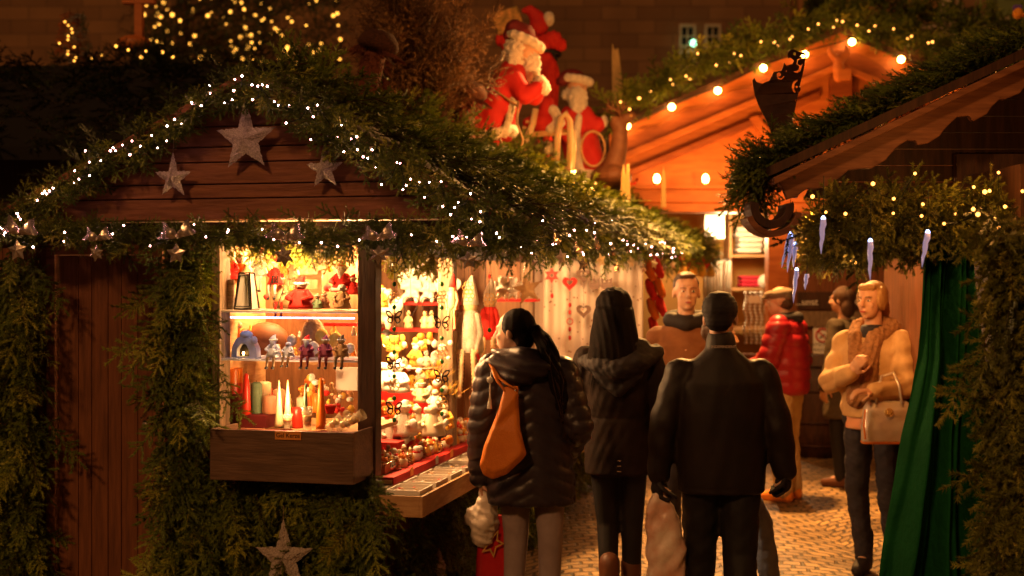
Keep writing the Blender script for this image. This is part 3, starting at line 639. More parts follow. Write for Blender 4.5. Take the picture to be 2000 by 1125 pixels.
o_ = W((-.06, 3.4, .03)); e_ = W((-.06, 8.3, .03)); panel('fir_hanging', o_, e_ - o_, np.array([0, 0, .8]), 700, .2, 'mid', seed=15, outw=os_, thick=.08, label='fir branches along the foot of the far end of the hut side', cat='fir branches', group='hanging fir branches')
# sprigs hanging inside the window and side opening, lit from within; that light is also put into paler tones
def sprigs(lst, d, seed, lab, size=.1):
    p = []; dd = []; r = np.random.default_rng(seed)
    for (a, c, y, n) in lst:
        for i in range(n): p.append(W(FP(r.uniform(a, c), y + r.uniform(-14, 16), d + r.uniform(-.03, .05)))); dd.append([r.normal(0, .35), r.normal(0, .2), -1])
    p = np.array(p); n = len(p)
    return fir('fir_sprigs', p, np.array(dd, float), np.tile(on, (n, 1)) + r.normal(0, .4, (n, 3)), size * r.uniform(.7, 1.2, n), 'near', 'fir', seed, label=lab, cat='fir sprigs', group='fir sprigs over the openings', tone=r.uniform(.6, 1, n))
sprigs([(560, 690, 478, 46), (440, 560, 470, 16)], .06, 21, 'bright fir sprigs hanging at the top of the lit window')
sprigs([(738, 880, 492, 40)], .3, 22, 'bright fir sprigs hanging at the top of the lit side opening', .12)
# roof branches on the slope facing the lane
r = np.random.default_rng(31); N = 1500
u = r.random(N) ** .85; dd = r.uniform(-.05, DEP, N)
pos = np.array([W(roofpt(a, 1, d) + Vector((0, 0, .05 + .05 * r.random()))) for a, d in zip(u, dd)])
slope = W(roofpt(1, 1, 0)) - W(roofpt(0, 1, 0)); slope = slope / np.linalg.norm(slope); nn = np.cross(np.array([ey[0], ey[1], 0]) * -1, slope); nn = nn * np.sign(nn[2])
dirs = slope * r.uniform(.5, 1.3, (N, 1)) + nn * r.uniform(-.05, .55, (N, 1)) + np.array([ey[0], ey[1], 0]) * r.normal(0, .5, (N, 1))
fir('roof_branches', pos, dirs, np.tile(nn, (N, 1)) + r.normal(0, .3, (N, 3)), r.uniform(.2, .38, N), 'mid', 'fir', 31, label='thick layer of fir branches covering the lane side of the hut roof', cat='fir branches', group='roof greenery')
N = 240; dd = r.uniform(.2, DEP, N); pos = np.array([W(roofpt(0, 1, d) + Vector((0, 0, .05))) for d in dd])
fir('roof_branches', pos, np.tile([0, 0, .5], (N, 1)) + r.normal(0, .6, (N, 3)) + os_ * .3, r.normal(0, 1, (N, 3)), r.uniform(.18, .34, N), 'mid', 'fir', 32, label='fir branches standing along the ridge of the hut roof', cat='fir branches', group='roof greenery')
N = 300; u = r.random(N); dd = r.uniform(-.1, 1.2, N) ; pos = np.array([W(roofpt(a, -1, d) + Vector((0, 0, .05))) for a, d in zip(u, dd)])
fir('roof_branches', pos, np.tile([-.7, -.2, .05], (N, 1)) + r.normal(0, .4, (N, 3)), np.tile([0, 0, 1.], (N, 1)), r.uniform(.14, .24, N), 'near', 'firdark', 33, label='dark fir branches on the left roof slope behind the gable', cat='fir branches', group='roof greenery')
# lights
gl = 'cool white fairy lights on the hut'
string_lights('cool white fairy lights along the left gable slope', hp([(5, 470), (50, 425), (110, 380), (215, 322), (330, 262), (420, 200), (487, 172)], -.25), 44, .035, outw=on, out=.075, seed=1, group=gl)
string_lights('cool white fairy lights along the right gable slope', hp([(487, 172), (560, 205), (640, 255), (720, 300), (820, 360), (900, 405), (975, 450)], -.25), 44, .035, outw=on, out=.075, seed=2, group=gl)
string_lights('sparse cool white fairy lights on the level front garland', hp([(10, 470), (160, 450), (330, 458), (470, 455), (620, 465), (760, 470), (900, 470), (985, 470)], -.22), 26, .028, outw=on, out=.09, seed=3, group=gl)
string_lights('cool white fairy lights along the side eave', [W((EO + .06, d, zb0 - .05)) for d in (-.1, 1, 3, 5.5)], 56, .05, outw=os_, out=.09, seed=4, group=gl)
# ---- stars ----
def star(c, R, ang, lab, M_=HM, t=.035, grp='glitter stars on the hut', Xv=(1, 0, 0), inner=.42, stretch=1.0, m='glitter', name='star_ornament', cat='star', n=5, loop=True):
    c = Vector(c); mb = MB(); Xv = Vector(Xv); Zv = Vector((0, 0, 1)); N = Zv.cross(Xv).normalized(); vs = []; K = 2 * n
    for i in range(K):
        a = pi / 2 + ang + i * pi / n; rr = R if i % 2 == 0 else R * inner
        if i == 0: rr *= stretch
        vs.append(c + (Xv * cos(a) + Zv * sin(a)) * rr)
    n0 = len(vs); vs += [c + N * t / 2 * -1, c + N * t / 2]
    edge = [v for v in vs[:K]]; mb.add(edge + [c - N * t, c + N * t], [(i, (i + 1) % K, K) for i in range(K)] + [((i + 1) % K, i, K + 1) for i in range(K)])
    o = mb.build(name, M[m], label=lab, cat=cat, group=grp, M_=M_)
    if m == 'glitter':
        sb = o.modifiers.new('sub', 'SUBSURF'); sb.subdivision_type = 'SIMPLE'; sb.levels = sb.render_levels = 4
        tx = bpy.data.textures.get('fuzz') or bpy.data.textures.new('fuzz', 'CLOUDS'); tx.noise_scale = .011
        dm = o.modifiers.new('d', 'DISPLACE'); dm.texture = tx; dm.strength = .012; dm.mid_level = .5
    if loop:
        top = c + (Xv * cos(pi / 2 + ang) + Zv * sin(pi / 2 + ang)) * R * stretch
        MB().tube([top - Vector((0, 0, .01)), top + Vector((.003, 0, .06))], .0015, 5).build('thread', M['silver'], o, M_=M_)
    return o
star(FP(480, 272, gy - .07), .155, .02, 'big glittery star in the middle of the plank gable', stretch=1.2)
star(FP(338, 348, gy - .07), .098, .0, 'glittery star on the left of the plank gable', stretch=1.25)
star(FP(634, 331, gy - .07), .094, .03, 'glittery star on the right of the plank gable', stretch=1.25)
star(FP(555, 1090, -.22), .15, .03, 'glittery star hanging on the fir mat below the wooden box', stretch=1.2)
star(SP(858, 1110, .14), .09, .0, 'narrow glittery star hanging at the hut corner low down, seen edge on', Xv=(0, 1, 0), stretch=1.2)
# ---- bows with small stars ----
def bow(c, s, Xv, rot=0., big=True):
    mb = MB(); c = Vector(c); Xv = Vector(Xv); Zv = Vector((0, 0, 1)); N = Zv.cross(Xv).normalized()
    if N.dot(Vector((0, -1, 0)) if abs(Xv.x) > .5 else Vector((1, 0, 0))) < 0: N = -N
    for sg in (-1, 1):
        a = sg * .35 + rot; D = Xv * sg * cos(a * sg) + Zv * (sin(.5 + rot * sg))
        D.normalize(); U = N.cross(D)
        k = 8; vs = []
        for i in range(k + 1):
            t = i / k; wdt = s * (.06 + .30 * t ** .8 + .03 * sin(9 * t + sg)) * (.8 if i == k - 2 else 1); bulge = s * .22 * sin(pi * t) + s * .03 * sin(23 * t + sg)
            ctr = c + D * s * .72 * t
            vs += [ctr - U * wdt + N * bulge * .3 + D * (s * .16 if i == k else 0), ctr + N * (bulge + s * .05 * sin(5 * t)), ctr + U * wdt + N * bulge * .3 + D * (s * .16 if i == k else 0)]
        fs = []
        for i in range(k):
            b0 = i * 3; fs += [(b0, b0 + 3, b0 + 4, b0 + 1), (b0 + 1, b0 + 4, b0 + 5, b0 + 2)]
        back = len(vs); vs += [v - N * bulge * .0 - N * s * .12 * sin(pi * ((j // 3) / k)) - N * .002 for j, v in enumerate(vs)]
        fs += [(a_ + back, d_ + back, c_ + back, b_ + back) for (a_, b_, c_, d_) in fs]
        e = k * 3; fs += [(e, e + back, e + 1 + back, e + 1), (e + 1, e + 1 + back, e + 2 + back, e + 2)]
        mb.add(vs, fs)
    mb.ell(c + N * s * .06, (s * .1,) * 3)
    return mb
fb = [((37, 455), 'left', .11), ((190, 468), 'above the hut door', .085), ((346, 462), 'right of the hut door', .105), ((556, 466), 'over the lit window', .105), ((740, 466), 'above the corner post', .095), ((915, 478), 'at the front right corner', .09)]
for (p, wh, s) in fb:
    c = FP(p[0], p[1], -.35)
    t = bow(c, s, (1, 0, 0), random.uniform(-.15, .15)).build('ribbon_bow', M['silver'], label='crumpled silver foil bow on the front garland ' + wh, cat='bow', group='foil bows on the garlands', M_=HM, smooth=True)
    star(c + Vector((.005, -.02, -s * .75)), s * .48, random.uniform(-.2, .2), 'small pale star hanging from the foil bow ' + wh, t=.012, grp='small stars under the bows', m='silver', n=6 if 'above' in wh or 'over' in wh else 5, inner=.55, loop=False)
nm = ['first', 'second', 'third', 'fourth', 'fifth', 'sixth', 'seventh', 'eighth', 'ninth']
for i in range(9):
    d = .5 + i * .56; c = Vector((EO + .16, d, zb0 - .10 - .03 * (i % 2)))
    bow(c, .085, (0, 1, 0), random.uniform(-.3, .3)).build('ribbon_bow', M['silver'], label='%s foil bow from the near end of the side eave' % nm[i], cat='bow', group='foil bows on the garlands', M_=HM, smooth=True)
    star(c + Vector((.02, .03, -.07)), .045, random.uniform(-.3, .3), '%s small star from the near end of the side eave' % nm[i], t=.012, grp='small stars under the bows', m='silver' if i % 2 else 'cream', n=5, inner=.5, Xv=(.5, .86, 0), loop=False)
# ================= BACKGROUND LEFT =================
def Q(px, py, Y): return tuple(P(px, py, Y))
def poly_at(pts, Y, t, mb=None):
    mb = mb or MB(); return mb.prism([(P(a, b_, Y).x, P(a, b_, Y).z) for a, b_ in pts], t, o=(0, Y, 0))
def sheet(outs, name, m, parent=None, thick=.004, M_=None, bend=None, **k):
    """flat plate with holes from 2D outlines (x,z)"""
    cu = bpy.data.curves.new('c', 'CURVE'); cu.dimensions = '2D'; cu.fill_mode = 'BOTH'; cu.extrude = thick / 2
    for o_ in outs:
        s = cu.splines.new('POLY'); s.points.add(len(o_) - 1); s.use_cyclic_u = True
        for q, (a, c) in zip(s.points, o_): q.co = (a, c, 0, 1)
    ob = bpy.data.objects.new('c', cu); COL.objects.link(ob); dg = bpy.context.evaluated_depsgraph_get(); me = bpy.data.meshes.new_from_object(ob.evaluated_get(dg)); bpy.data.objects.remove(ob)
    n = len(me.vertices); a = np.empty(n * 3, np.float32); me.vertices.foreach_get('co', a); a = a.reshape(-1, 3); a = np.stack([a[:, 0], -a[:, 2], a[:, 1]], 1)
    if bend: a[:, 1] += bend * a[:, 0] ** 2
    me.vertices.foreach_set('co', a.ravel()); me.materials.clear(); me.materials.append(m)
    return link(name, me, parent, M_=M_, **k)
def circ(x, z, r, n=12, ry=None): ry = ry or r; return [(x + r * cos(2 * pi * i / n), z + ry * sin(2 * pi * i / n)) for i in range(n)]
t = thing('dark_hut', 'unlit market hut whose dark branch covered roof rises behind the left of the plank gable', 'market stall', loc=(-4, 12, 0))
zr = P(0, 128, 12.5).z
x0, x1 = -6.5, P(640, 0, 12.5).x
b = MB(); b.add([(x0, 12.5, zr), (x1, 12.5, zr), (x1, 10.2, 2.75), (x0, 10.2, 2.75), (x0, 12.5, zr - .1), (x1, 12.5, zr - .1), (x1, 10.2, 2.65), (x0, 10.2, 2.65)], [(0, 1, 2, 3), (7, 6, 5, 4), (0, 4, 5, 1), (1, 5, 6, 2), (2, 6, 7, 3), (3, 7, 4, 0)]); b.build('roof', M['tar'], t, M_=I4)
MB().box((x0 + .2, 10.6, 0), (x1 - .2, 12.4, 2.74)).build('wall', M['wooddark'], t, M_=I4)
r = np.random.default_rng(51); N = 500; u = r.random(N) ** 1.5; xx = r.uniform(x0, x1, N)
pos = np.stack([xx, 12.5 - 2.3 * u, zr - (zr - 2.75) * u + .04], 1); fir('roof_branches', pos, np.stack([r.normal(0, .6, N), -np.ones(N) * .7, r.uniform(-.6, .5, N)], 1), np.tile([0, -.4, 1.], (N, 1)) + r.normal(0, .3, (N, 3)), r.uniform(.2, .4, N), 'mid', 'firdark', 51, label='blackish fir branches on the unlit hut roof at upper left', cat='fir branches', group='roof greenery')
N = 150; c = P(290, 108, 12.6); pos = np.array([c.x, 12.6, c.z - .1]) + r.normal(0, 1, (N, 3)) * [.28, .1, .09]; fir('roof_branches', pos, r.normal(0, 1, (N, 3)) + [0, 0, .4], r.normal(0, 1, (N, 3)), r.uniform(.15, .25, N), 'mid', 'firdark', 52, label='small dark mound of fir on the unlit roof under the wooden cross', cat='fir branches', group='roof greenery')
# wooden cross
t = thing('wooden_cross', 'orange lit wooden cross on the dark fir mound', 'cross', loc=tuple(P(272, 85, 12.7)))
b = MB(); c = P(272, 85, 12.7); b.box((c.x - .035, 12.66, c.z - .05), (c.x + .035, 12.74, c.z + .55)); b.build('upright', M['pineorange'], t, M_=I4); b = MB(); b.box((c.x - .15, 12.655, P(0, 8, 12.7).z), (c.x + .15, 12.745, P(0, -6, 12.7).z)); b.build('crossbar', M['pineorange'], t, M_=I4)
b = MB(); b.ell(c + Vector((-.05, 0, .0)), (.16, .1, .08)); b.build('foot', M['pineorange'], t, M_=I4, smooth=True)
# two narrow artificial trees
for (px, lab, colr, sd) in ((136, 'small pointed ornament tree with amber lights on the dark roof, left of its grey twin', 'orange', 1), (152, 'pale grey pointed ornament tree without lights on the dark roof', 'white', 2)):
    c = P(px, 122, 13); h = P(px, 16, 13).z - c.z; t = thing('ornament_tree', lab, 'ornament tree', loc=tuple(c))
    rr = np.random.default_rng(sd); N = 170; uu = rr.random(N); ph = rr.random(N) * 2 * pi; rad = .10 * (1 - uu) + .01
    pos = np.array(c) + np.stack([rad * np.cos(ph) * .8, rad * np.sin(ph) * .8, uu * h * .93], 1)
    mname = 'tree_' + colr; M[mname] = fir_mat(mname, *(((.6, .12, .02), (.7, .2, .04), (.8, .3, .08)) if colr == 'orange' else ((.4, .4, .4), (.6, .6, .62), (.8, .8, .82))))
    fir('crown', pos, np.stack([np.cos(ph), np.sin(ph), np.full(N, -.3)], 1), np.tile([0, 0, 1.], (N, 1)), np.full(N, .09), 'far', mname, sd, parent=t)
    MB().tube([c, c + Vector((0, 0, h))], [.012, .003], 6).build('trunk', M['bark'], t, M_=I4)
    if colr == 'orange':
        me = ico(.012); me.materials.append(M['bulbtree'])
        for i in range(11):
            o = bpy.data.objects.new('bulb', me); COL.objects.link(o); o.parent = t; u_ = .05 + .75 * i / 11; o.location = (.10 * (1 - u_) * random.choice([-1, .2, 1]), -.09 * (1 - u_) - .03, h * u_)
string_lights('few amber lights running over the dark roof mound at upper left', [P(150, 122, 12.3), P(185, 119, 12.3), P(205, 105, 12.3), P(240, 92, 12.3), P(300, 96, 12.3), P(340, 110, 12.3)], 8, .02, .012, 'bulbtree', 8, (0, -1, 0), .05)
# golden lit tree
tc_ = P(455, 30, 26); t = thing('lit_tree', 'tall dark tree wrapped in hundreds of golden lights at upper left', 'tree', loc=(P(358, 0, 26).x, 26, 0))
b = MB(); tp = [(P(362, 0, 26).x, 26, 0), (P(360, 0, 26).x, 26, 3), (P(357, 0, 26).x, 26, 6), (P(352, 0, 26).x, 26, 9.5)]; b.tube(tp, [.2, .17, .14, .06], 9)
rr = np.random.default_rng(61)
for i in range(26):
    z = rr.uniform(4.3, 8.4); a = Vector((P(358, 0, 26).x, 26, z)); e = a + Vector((rr.uniform(-.6, 2.6), rr.uniform(-1.2, 1.2), rr.uniform(.1, 1.6))); m_ = (a + e) / 2 + Vector((0, 0, -.15)); b.tube([a, m_, e], [.05, .03, .01], 5)
b.build('trunk', M['bark'], t, M_=I4)
def in_tree(n):
    out = []
    while len(out) < n:
        px = rr.uniform(268, 668); py = rr.uniform(-70, 262)
        dens = 1.0 if px < 545 else .45
        if py > 150 + 80 * sin((px - 270) / 400 * pi) + 30: continue
        if px < 300 and py > 40 and py < 90 and rr.random() < .5: continue
        if rr.random() < dens: out.append(P(px, py, 26 + rr.uniform(-1.3, 1.3)))
    return out
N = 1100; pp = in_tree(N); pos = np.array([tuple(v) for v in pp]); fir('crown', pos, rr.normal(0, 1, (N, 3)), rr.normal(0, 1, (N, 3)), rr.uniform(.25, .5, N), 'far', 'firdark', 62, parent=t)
me = ico(.033); me.materials.append(M['bulbtree']); c0 = WM[t.name].translation; lp = in_tree(280)
for v in lp[:100]:
    o = bpy.data.objects.new('bulb', me); COL.objects.link(o); o.parent = t; o.location = v - c0; s = random.uniform(.5, 1.25); o.scale = (s, s, s)
b = MB()
for v in lp[100:]: s = .033 * random.uniform(.35, 1.2); b.ell(v, (s, s, s), n=6, m=4)
b.build('bulb', M['bulbtree'], t, M_=I4, kind='stuff')
# candle lamps behind the ridge
t = thing('candle_lamp', 'slim candle shaped lamp glowing behind the ridge right of the golden tree', 'lamp', loc=Q(577, 135, 15))
c = P(577, 135, 15); MB().tube([c, c + Vector((0, 0, .28))], .014, 8).build('candle', M['waxcream'], t, M_=I4); MB().ell(c + Vector((0, 0, .03)), (.03, .02, .05)).build('flame', M['bulbtree'], t, M_=I4, smooth=True)
# ================= ON THE HUT ROOF =================
def RP(px, py, o): v = SP(px, py, o); return HM @ v
def mushroom(px, py0, py1, wpx, slant, lab):
    base = RP(px, py1, ap.x); s = F / base.y; h = (py1 - py0) / s; wv = wpx / s
    t = thing('brush_mushroom', lab, 'mushroom', loc=tuple(base)); top = base + Vector((slant / s, 0, h * .72)); mid = (base + top) / 2 + Vector((-.02, 0, 0))
    MB().tube([base - Vector((0, 0, .1)), base, mid, top], [wv * .42, wv * .42, wv * .3, wv * .24], 14).build('stem', M['brush'], t, M_=I4, smooth=True)
    B = Matrix.Rotation(.25, 3, 'Y'); MB().lathe([(wv * .1, -.02 * h), (wv * .42, 0), (wv * .5, .05 * h), (wv * .44, .12 * h), (wv * .3, .19 * h), (0, .22 * h)], top, 20, B).build('cap', M['brushdark'], t, M_=I4, smooth=True)
    f = MB()
    for i in range(260):
        a = random.uniform(0, 2 * pi); u_ = random.random(); c = base.lerp(top, u_); rr_ = wv * (.42 - .18 * u_); d = Vector((cos(a), sin(a), -.25)); p = c + d * rr_ * .95; f.add([p + Vector((0, 0, .006)), p - Vector((0, 0, .006)), p + d * .05 + Vector((0, 0, -.03))], [(0, 1, 2)])
    for i in range(160):
        a = random.uniform(0, 2 * pi); d = Vector((cos(a), sin(a), -.1)); p = top + B @ (d * wv * .52); f.add([p + Vector((0, 0, .008)), p - Vector((0, 0, .008)), p + d * .05 + Vector((0, 0, -.03))], [(0, 1, 2)])
    f.build('bristles', M['brush'], t, M_=I4)
M['brush'] = mat('brown_bristle', (.12, .03, .018), .9, col2=(.2, .06, .03), nscale=40, stretch=(1, 1, 6), bump=.8, bscale=80); M['brushdark'] = mat('dark_bristle', (.05, .018, .01), .95, col2=(.09, .03, .015), nscale=60, bump=1, bscale=90)
mushroom(708, 45, 235, 84, 28, 'brown bristle mushroom left of the dry juniper on the hut ridge')
mushroom(902, 145, 305, 78, 10, 'dark capped bristle mushroom beside the big Santa on the hut ridge')
# dry juniper
c = RP(820, 262, ap.x - .25); s = F / c.y; t = thing('dry_juniper', 'dry brown feathery conifer standing behind the hut ridge', 'tree', loc=tuple(c))
rr = np.random.default_rng(71); b = MB(); N = 620; pos = []; dr = []
for i in range(46):
    a = rr.uniform(-1, 1); e = c + Vector((a * rr.uniform(.3, .58), rr.uniform(-.25, .25), rr.uniform(.35, 1.12))); m_ = c.lerp(e, .5) + Vector((0, 0, .05)); b.tube([c, m_, e], [.016, .01, .004], 5)
    for k in range(26):
        u_ = rr.uniform(.3, 1.02); q = c.lerp(e, u_); pos.append(q + Vector(rr.normal(0, .03, 3))); dr.append((e - c).normalized() * .6 + Vector(rr.normal(0, .5, 3)) + Vector((.1, 0, .25)))
b.build('trunk', M['bark'], t, M_=I4); pos = np.array([tuple(v) for v in pos]); dr = np.array([tuple(v) for v in dr]); N = len(pos)
fir('crown', pos, dr, rr.normal(0, 1, (N, 3)), rr.uniform(.15, .3, N), 'wisp', 'dry', 72, parent=t)
def fig(lab, px, py, o, H=1.0, rz=0.): b = RP(px, py, o); return thing('santa_figure', lab, 'figure', loc=tuple(b), rz=rz), b
def fuzz(mb, c, rad, n, L=.03): pass
# Santa 1 (leaning to the right)
t, c = fig('big Santa figure in red coat with pale fur trim leaning over the roof sledge', 955, 322, ap.x + .02)
s = F / c.y; L = lambda px, py, dy=0.: Vector(((px - 955) / s, dy, (322 - py) / s))
b = MB(); b.chain([L(955, 250), L(985, 200), L(1008, 150)], [.17, .17, .13]); b.loft([(L(960, 0).x, 0, L(0, 268).z, .19, .16), (L(975, 0).x, 0, L(0, 215).z, .175, .15), (L(1000, 0).x, 0, L(0, 160).z, .13, .12)]); b.chain([L(1010, 155, -.1), L(1035, 190, -.16), L(1060, 170, -.16)], [.075, .065, .05]); b.chain([L(1010, 155, .1), L(1050, 185, .1), L(1068, 170, .05)], [.07, .06, .05])
rbuild(b, .016, 'coat', M['redcloth'], t, 3, lambda v: .008 * np.sin(v[:, 0] * 40 + v[:, 2] * 14) * np.sin(v[:, 2] * 21))
b = MB()
for a in np.linspace(0, 2 * pi, 16): b.ell(L(963, 262) + Vector((.19 * cos(a), .16 * sin(a), .05 * cos(a))), (.05, .05, .05), n=8, m=6)
for k in range(6): b.ell(L(1000 + k * 4, 245 - k * 16, -.135 + .004 * k), (.035, .03, .045), n=8, m=6)
b.ell(L(1062, 168, -.15), (.055, .055, .07)); b.ell(L(1070, 168, .05), (.05, .05, .06))
for k in range(9): a = pi * k / 8; b.ell(L(948, 285) + Vector((.1 * cos(a * 2), .09 * sin(a * 2), 0)), (.06, .06, .05), n=8, m=6)
rbuild(b, .014, 'fur_trim', M['fur'], t, 2, lambda v: .009 * np.sin(v[:, 0] * 190) * np.sin(v[:, 2] * 170) * np.sin(v[:, 1] * 150))
b = MB(); b.cap(L(945, 285), L(945, 315), .07, .06); b.cap(L(968, 285, .08), L(968, 318, .08), .06, .05); rbuild(b, .014, 'trousers', M['fur'], t)
b = MB(); b.ell(L(950, 320, -.03), (.09, .06, .045)); b.ell(L(975, 322, .08), (.09, .06, .045)); rbuild(b, .014, 'boots', M['black'], t)
b = MB(); b.ell(L(1038, 100), (.085, .08, .1)); b.ell(L(1053, 100, -.01), (.035, .05, .05)); b.ell(L(1064, 103, -.02), (.022, .02, .02)); rbuild(b, .01, 'head', M['skin'], t)
b = MB(); b.chain([L(1045, 112), L(1046, 135), L(1038, 158)], [.07, .07, .025]); b.chain([L(1020, 95, -.03), L(1012, 125, -.03), L(1020, 145, -.02)], [.07, .06, .03]); b.chain([L(1010, 90), L(995, 115)], [.06, .03]); rbuild(b, .01, 'beard', M['fur'], t, 2, lambda v: .008 * np.sin(v[:, 0] * 140 + 8 * np.sin(v[:, 2] * 30)))
b = MB(); b.chain([L(1028, 72), L(1015, 60), L(1005, 70)], [.105, .075, .05]); rbuild(b, .012, 'hat', M['darkred'], t)
b = MB()
for a in np.linspace(0, 2 * pi, 14): b.ell(L(1035, 82) + Vector((.11 * cos(a), .1 * sin(a), -.05 * cos(a))), (.042, .042, .04), n=8, m=6)
rbuild(b, .012, 'hat_brim', M['fur'], t, 2)
b = MB(); b.tube([L(975, 178, -.18), L(1000, 195, -.19), L(1022, 210, -.18)], .008, 6); b.tube([L(1022, 200, -.2), L(1018, 240, -.2), L(1030, 270, -.2), L(1020, 310, -.2), L(1005, 318, -.2), L(995, 290, -.2), L(988, 268, -.2)], .008, 6); b.build('rope', M['tan'], t, smooth=True)
MB().ell(L(1048, 97, -.075), (.018, .012, .018)).build('lamp_eye', emat('red_glow', (1, .08, .02), 2.5), t, smooth=True) if False else None
# sledge
sb = RP(1060, 330, ap.x + .15); s = F / sb.y; L = lambda px, py, dy=0.: Vector(((px - 1060) / s, dy, (330 - py) / s))
t = thing('sledge', 'pale wooden sledge with tall curved runners between the two Santas', 'sledge', loc=tuple(sb))
for (pts, dy) in (([(1005, 325), (1022, 290), (1040, 245), (1046, 215)], -.1), ([(1086, 330), (1088, 270), (1094, 235), (1104, 225), (1112, 240), (1113, 280), (1110, 332)], -.12), ([(1118, 330), (1122, 280), (1120, 250)], .2)):
    MB().tube([L(a, c_, dy) for a, c_ in pts], .028, 10).build('runner', M['waxcream'], t, smooth=True)
b = MB()
for k in range(6): b.bar(L(1000 + k * 6, 300 - k * 12, -.1), L(1000 + k * 6, 300 - k * 12, .3), .03, .02)
b.bar(L(1022, 262, .1), L(1110, 255, .1), .2, .03, up=(0, 0, 1)); b.build('seat', M['woodlight'], t)
b = MB(); b.ell(L(1058, 235, .05), (.12, .12, .1)); b.ell(L(1068, 205, .05), (.07, .09, .09)); b.ell(L(1035, 240, -.02), (.07, .06, .05)); rbuild(b, .014, 'sack', M['redcloth'], t)
b = MB(); b.chain([L(1080, 215, .0), L(1095, 240, 0), L(1075, 250, 0)], [.05, .045, .05]); rbuild(b, .014, 'padding', M['fur'], t)
lb = RP(1070, 318, ap.x + .05); s = F / lb.y; t = thing('red_lantern', 'red storm lantern standing in front of the sledge on the hut roof', 'lantern', loc=tuple(lb))
MB().lathe([(.07, 0), (.075, .03), (.05, .05), (.03, .06), (.03, .07)], n=16).build('base', M['red'], t, smooth=True); MB().lathe([(.03, .07), (.045, .11), (.045, .16), (.028, .2)], n=16).build('globe', M['glass'], t, smooth=True)
MB().lathe([(.03, .2), (.05, .205), (.03, .25), (.012, .28)], n=16).build('cap', M['red'], t, smooth=True); b = MB(); b.ring((0, 0, .22), .085, .006, a0=.0, a1=pi); b.tube([(.06, 0, .03), (.085, 0, .22)], .006, 6); b.tube([(-.06, 0, .03), (-.085, 0, .22)], .006, 6); b.build('handle', M['red'], t, smooth=True)
# Santa 2
t, c = fig('smaller Santa figure with a long white beard beside the wooden reindeer', 1150, 350, ap.x + .28)
s = F / c.y; L = lambda px, py, dy=0.: Vector(((px - 1150) / s, dy, (350 - py) / s))
b = MB(); b.loft([(L(1155, 0).x, 0, L(0, 340).z, .19, .17), (L(1150, 0).x, 0, L(0, 300).z, .2, .17), (L(1140, 0).x, 0, L(0, 250).z, .17, .15), (L(1135, 0).x, 0, L(0, 215).z, .13, .12)]); b.chain([L(1150, 222, -.08), L(1168, 250, -.12), L(1180, 240, -.12)], [.075, .065, .055]); b.chain([L(1118, 222), L(1105, 250, -.1), L(1120, 270, -.16)], [.07, .06, .05]); rbuild(b, .018, 'coat', M['redcloth'], t, 3, lambda v: .01 * np.sin(v[:, 0] * 32 + v[:, 2] * 18))
b = MB(); b.chain([L(1130, 335, -.13), L(1155, 338, -.16), L(1180, 336, -.1)], [.055, .06, .05]); b.chain([L(1140, 230, -.14), L(1135, 260, -.16), L(1138, 300, -.17), L(1140, 330, -.17)], [.035, .04, .04, .045]); b.ell(L(1186, 238, -.12), (.045, .05, .06)); b.ell(L(1122, 272, -.17), (.05, .04, .045)); rbuild(b, .016, 'fur_trim', M['fur'], t, 2)
b = MB(); b.ell(L(1138, 170), (.095, .09, .11)); b.ell(L(1148, 178, -.09), (.025, .03, .025)); rbuild(b, .012, 'head', M['skin'], t)
b = MB(); b.chain([L(1138, 188, -.05), L(1140, 212, -.07), L(1146, 236, -.08)], [.095, .085, .03]); b.ell(L(1128, 185), (.1, .07, .07)); rbuild(b, .012, 'beard', M['fur'], t, 2, lambda v: .008 * np.sin(v[:, 0] * 120 + 8 * np.sin(v[:, 2] * 30)))
b = MB(); b.ell(L(1128, 152), (.12, .1, .075)); b.ell(L(1110, 160), (.06, .08, .05)); rbuild(b, .014, 'hat', M['darkred'], t)
b = MB()
for a in np.linspace(0, 2 * pi, 14): b.ell(L(1138, 158) + Vector((.115 * cos(a), .1 * sin(a), -.02 * cos(a))), (.045, .045, .045), n=8, m=6)
rbuild(b, .014, 'hat_brim', M['fur'], t, 2)
MB().ring(L(1165, 290, -.22), .16, .012, X=(.7, .3, 0), n=24).build('hoop', M['woodlight'], t, smooth=True)
# red climbing Santa on a pole
pb = RP(1072, 345, ap.x - .1); pb.y += 1.2; s = F / pb.y; L = lambda px, py, dy=0.: Vector(((px - 1072) / s, dy, (345 - py) / s))
t = thing('climbing_figure', 'bright red stuffed climbing figure with a sack on its back high above the big Santa', 'figure', loc=tuple(pb))
MB().tube([Vector((0.02, .1, -.6)), L(1074, 60, .1)], .02, 8).build('pole', M['wooddark'], t)
b = MB(); b.chain([L(1088, 200), L(1084, 130), L(1074, 85)], [.085, .12, .13]); b.chain([L(1072, 78), L(1010, 78, -.05), L(996, 70, -.05)], [.1, .075, .06]); b.chain([L(1075, 78), L(1095, 66), L(1106, 78)], [.1, .085, .075]); rbuild(b, .018, 'suit', M['red'], t, 2, lambda v: .007 * np.sin(v[:, 0] * 110))
b = MB(); b.ell(L(1068, 42), (.1, .1, .1)); b.chain([L(1065, 28), L(1052, 12), L(1040, 14)], [.085, .05, .03]); rbuild(b, .016, 'hood', M['redcloth'], t)
b = MB(); b.ell(L(1086, 30, -.02), (.06, .07, .08)); rbuild(b, .016, 'hair', M['fur'], t)
b = MB(); b.ring(L(1083, 95), .13, .022, X=(1, 0, 0), Z=(0, 1, -.1)); b.cap(L(1093, 95, -.12), L(1100, 110, -.12), .02, .012); b.build('belt', M['black'], t, smooth=True)
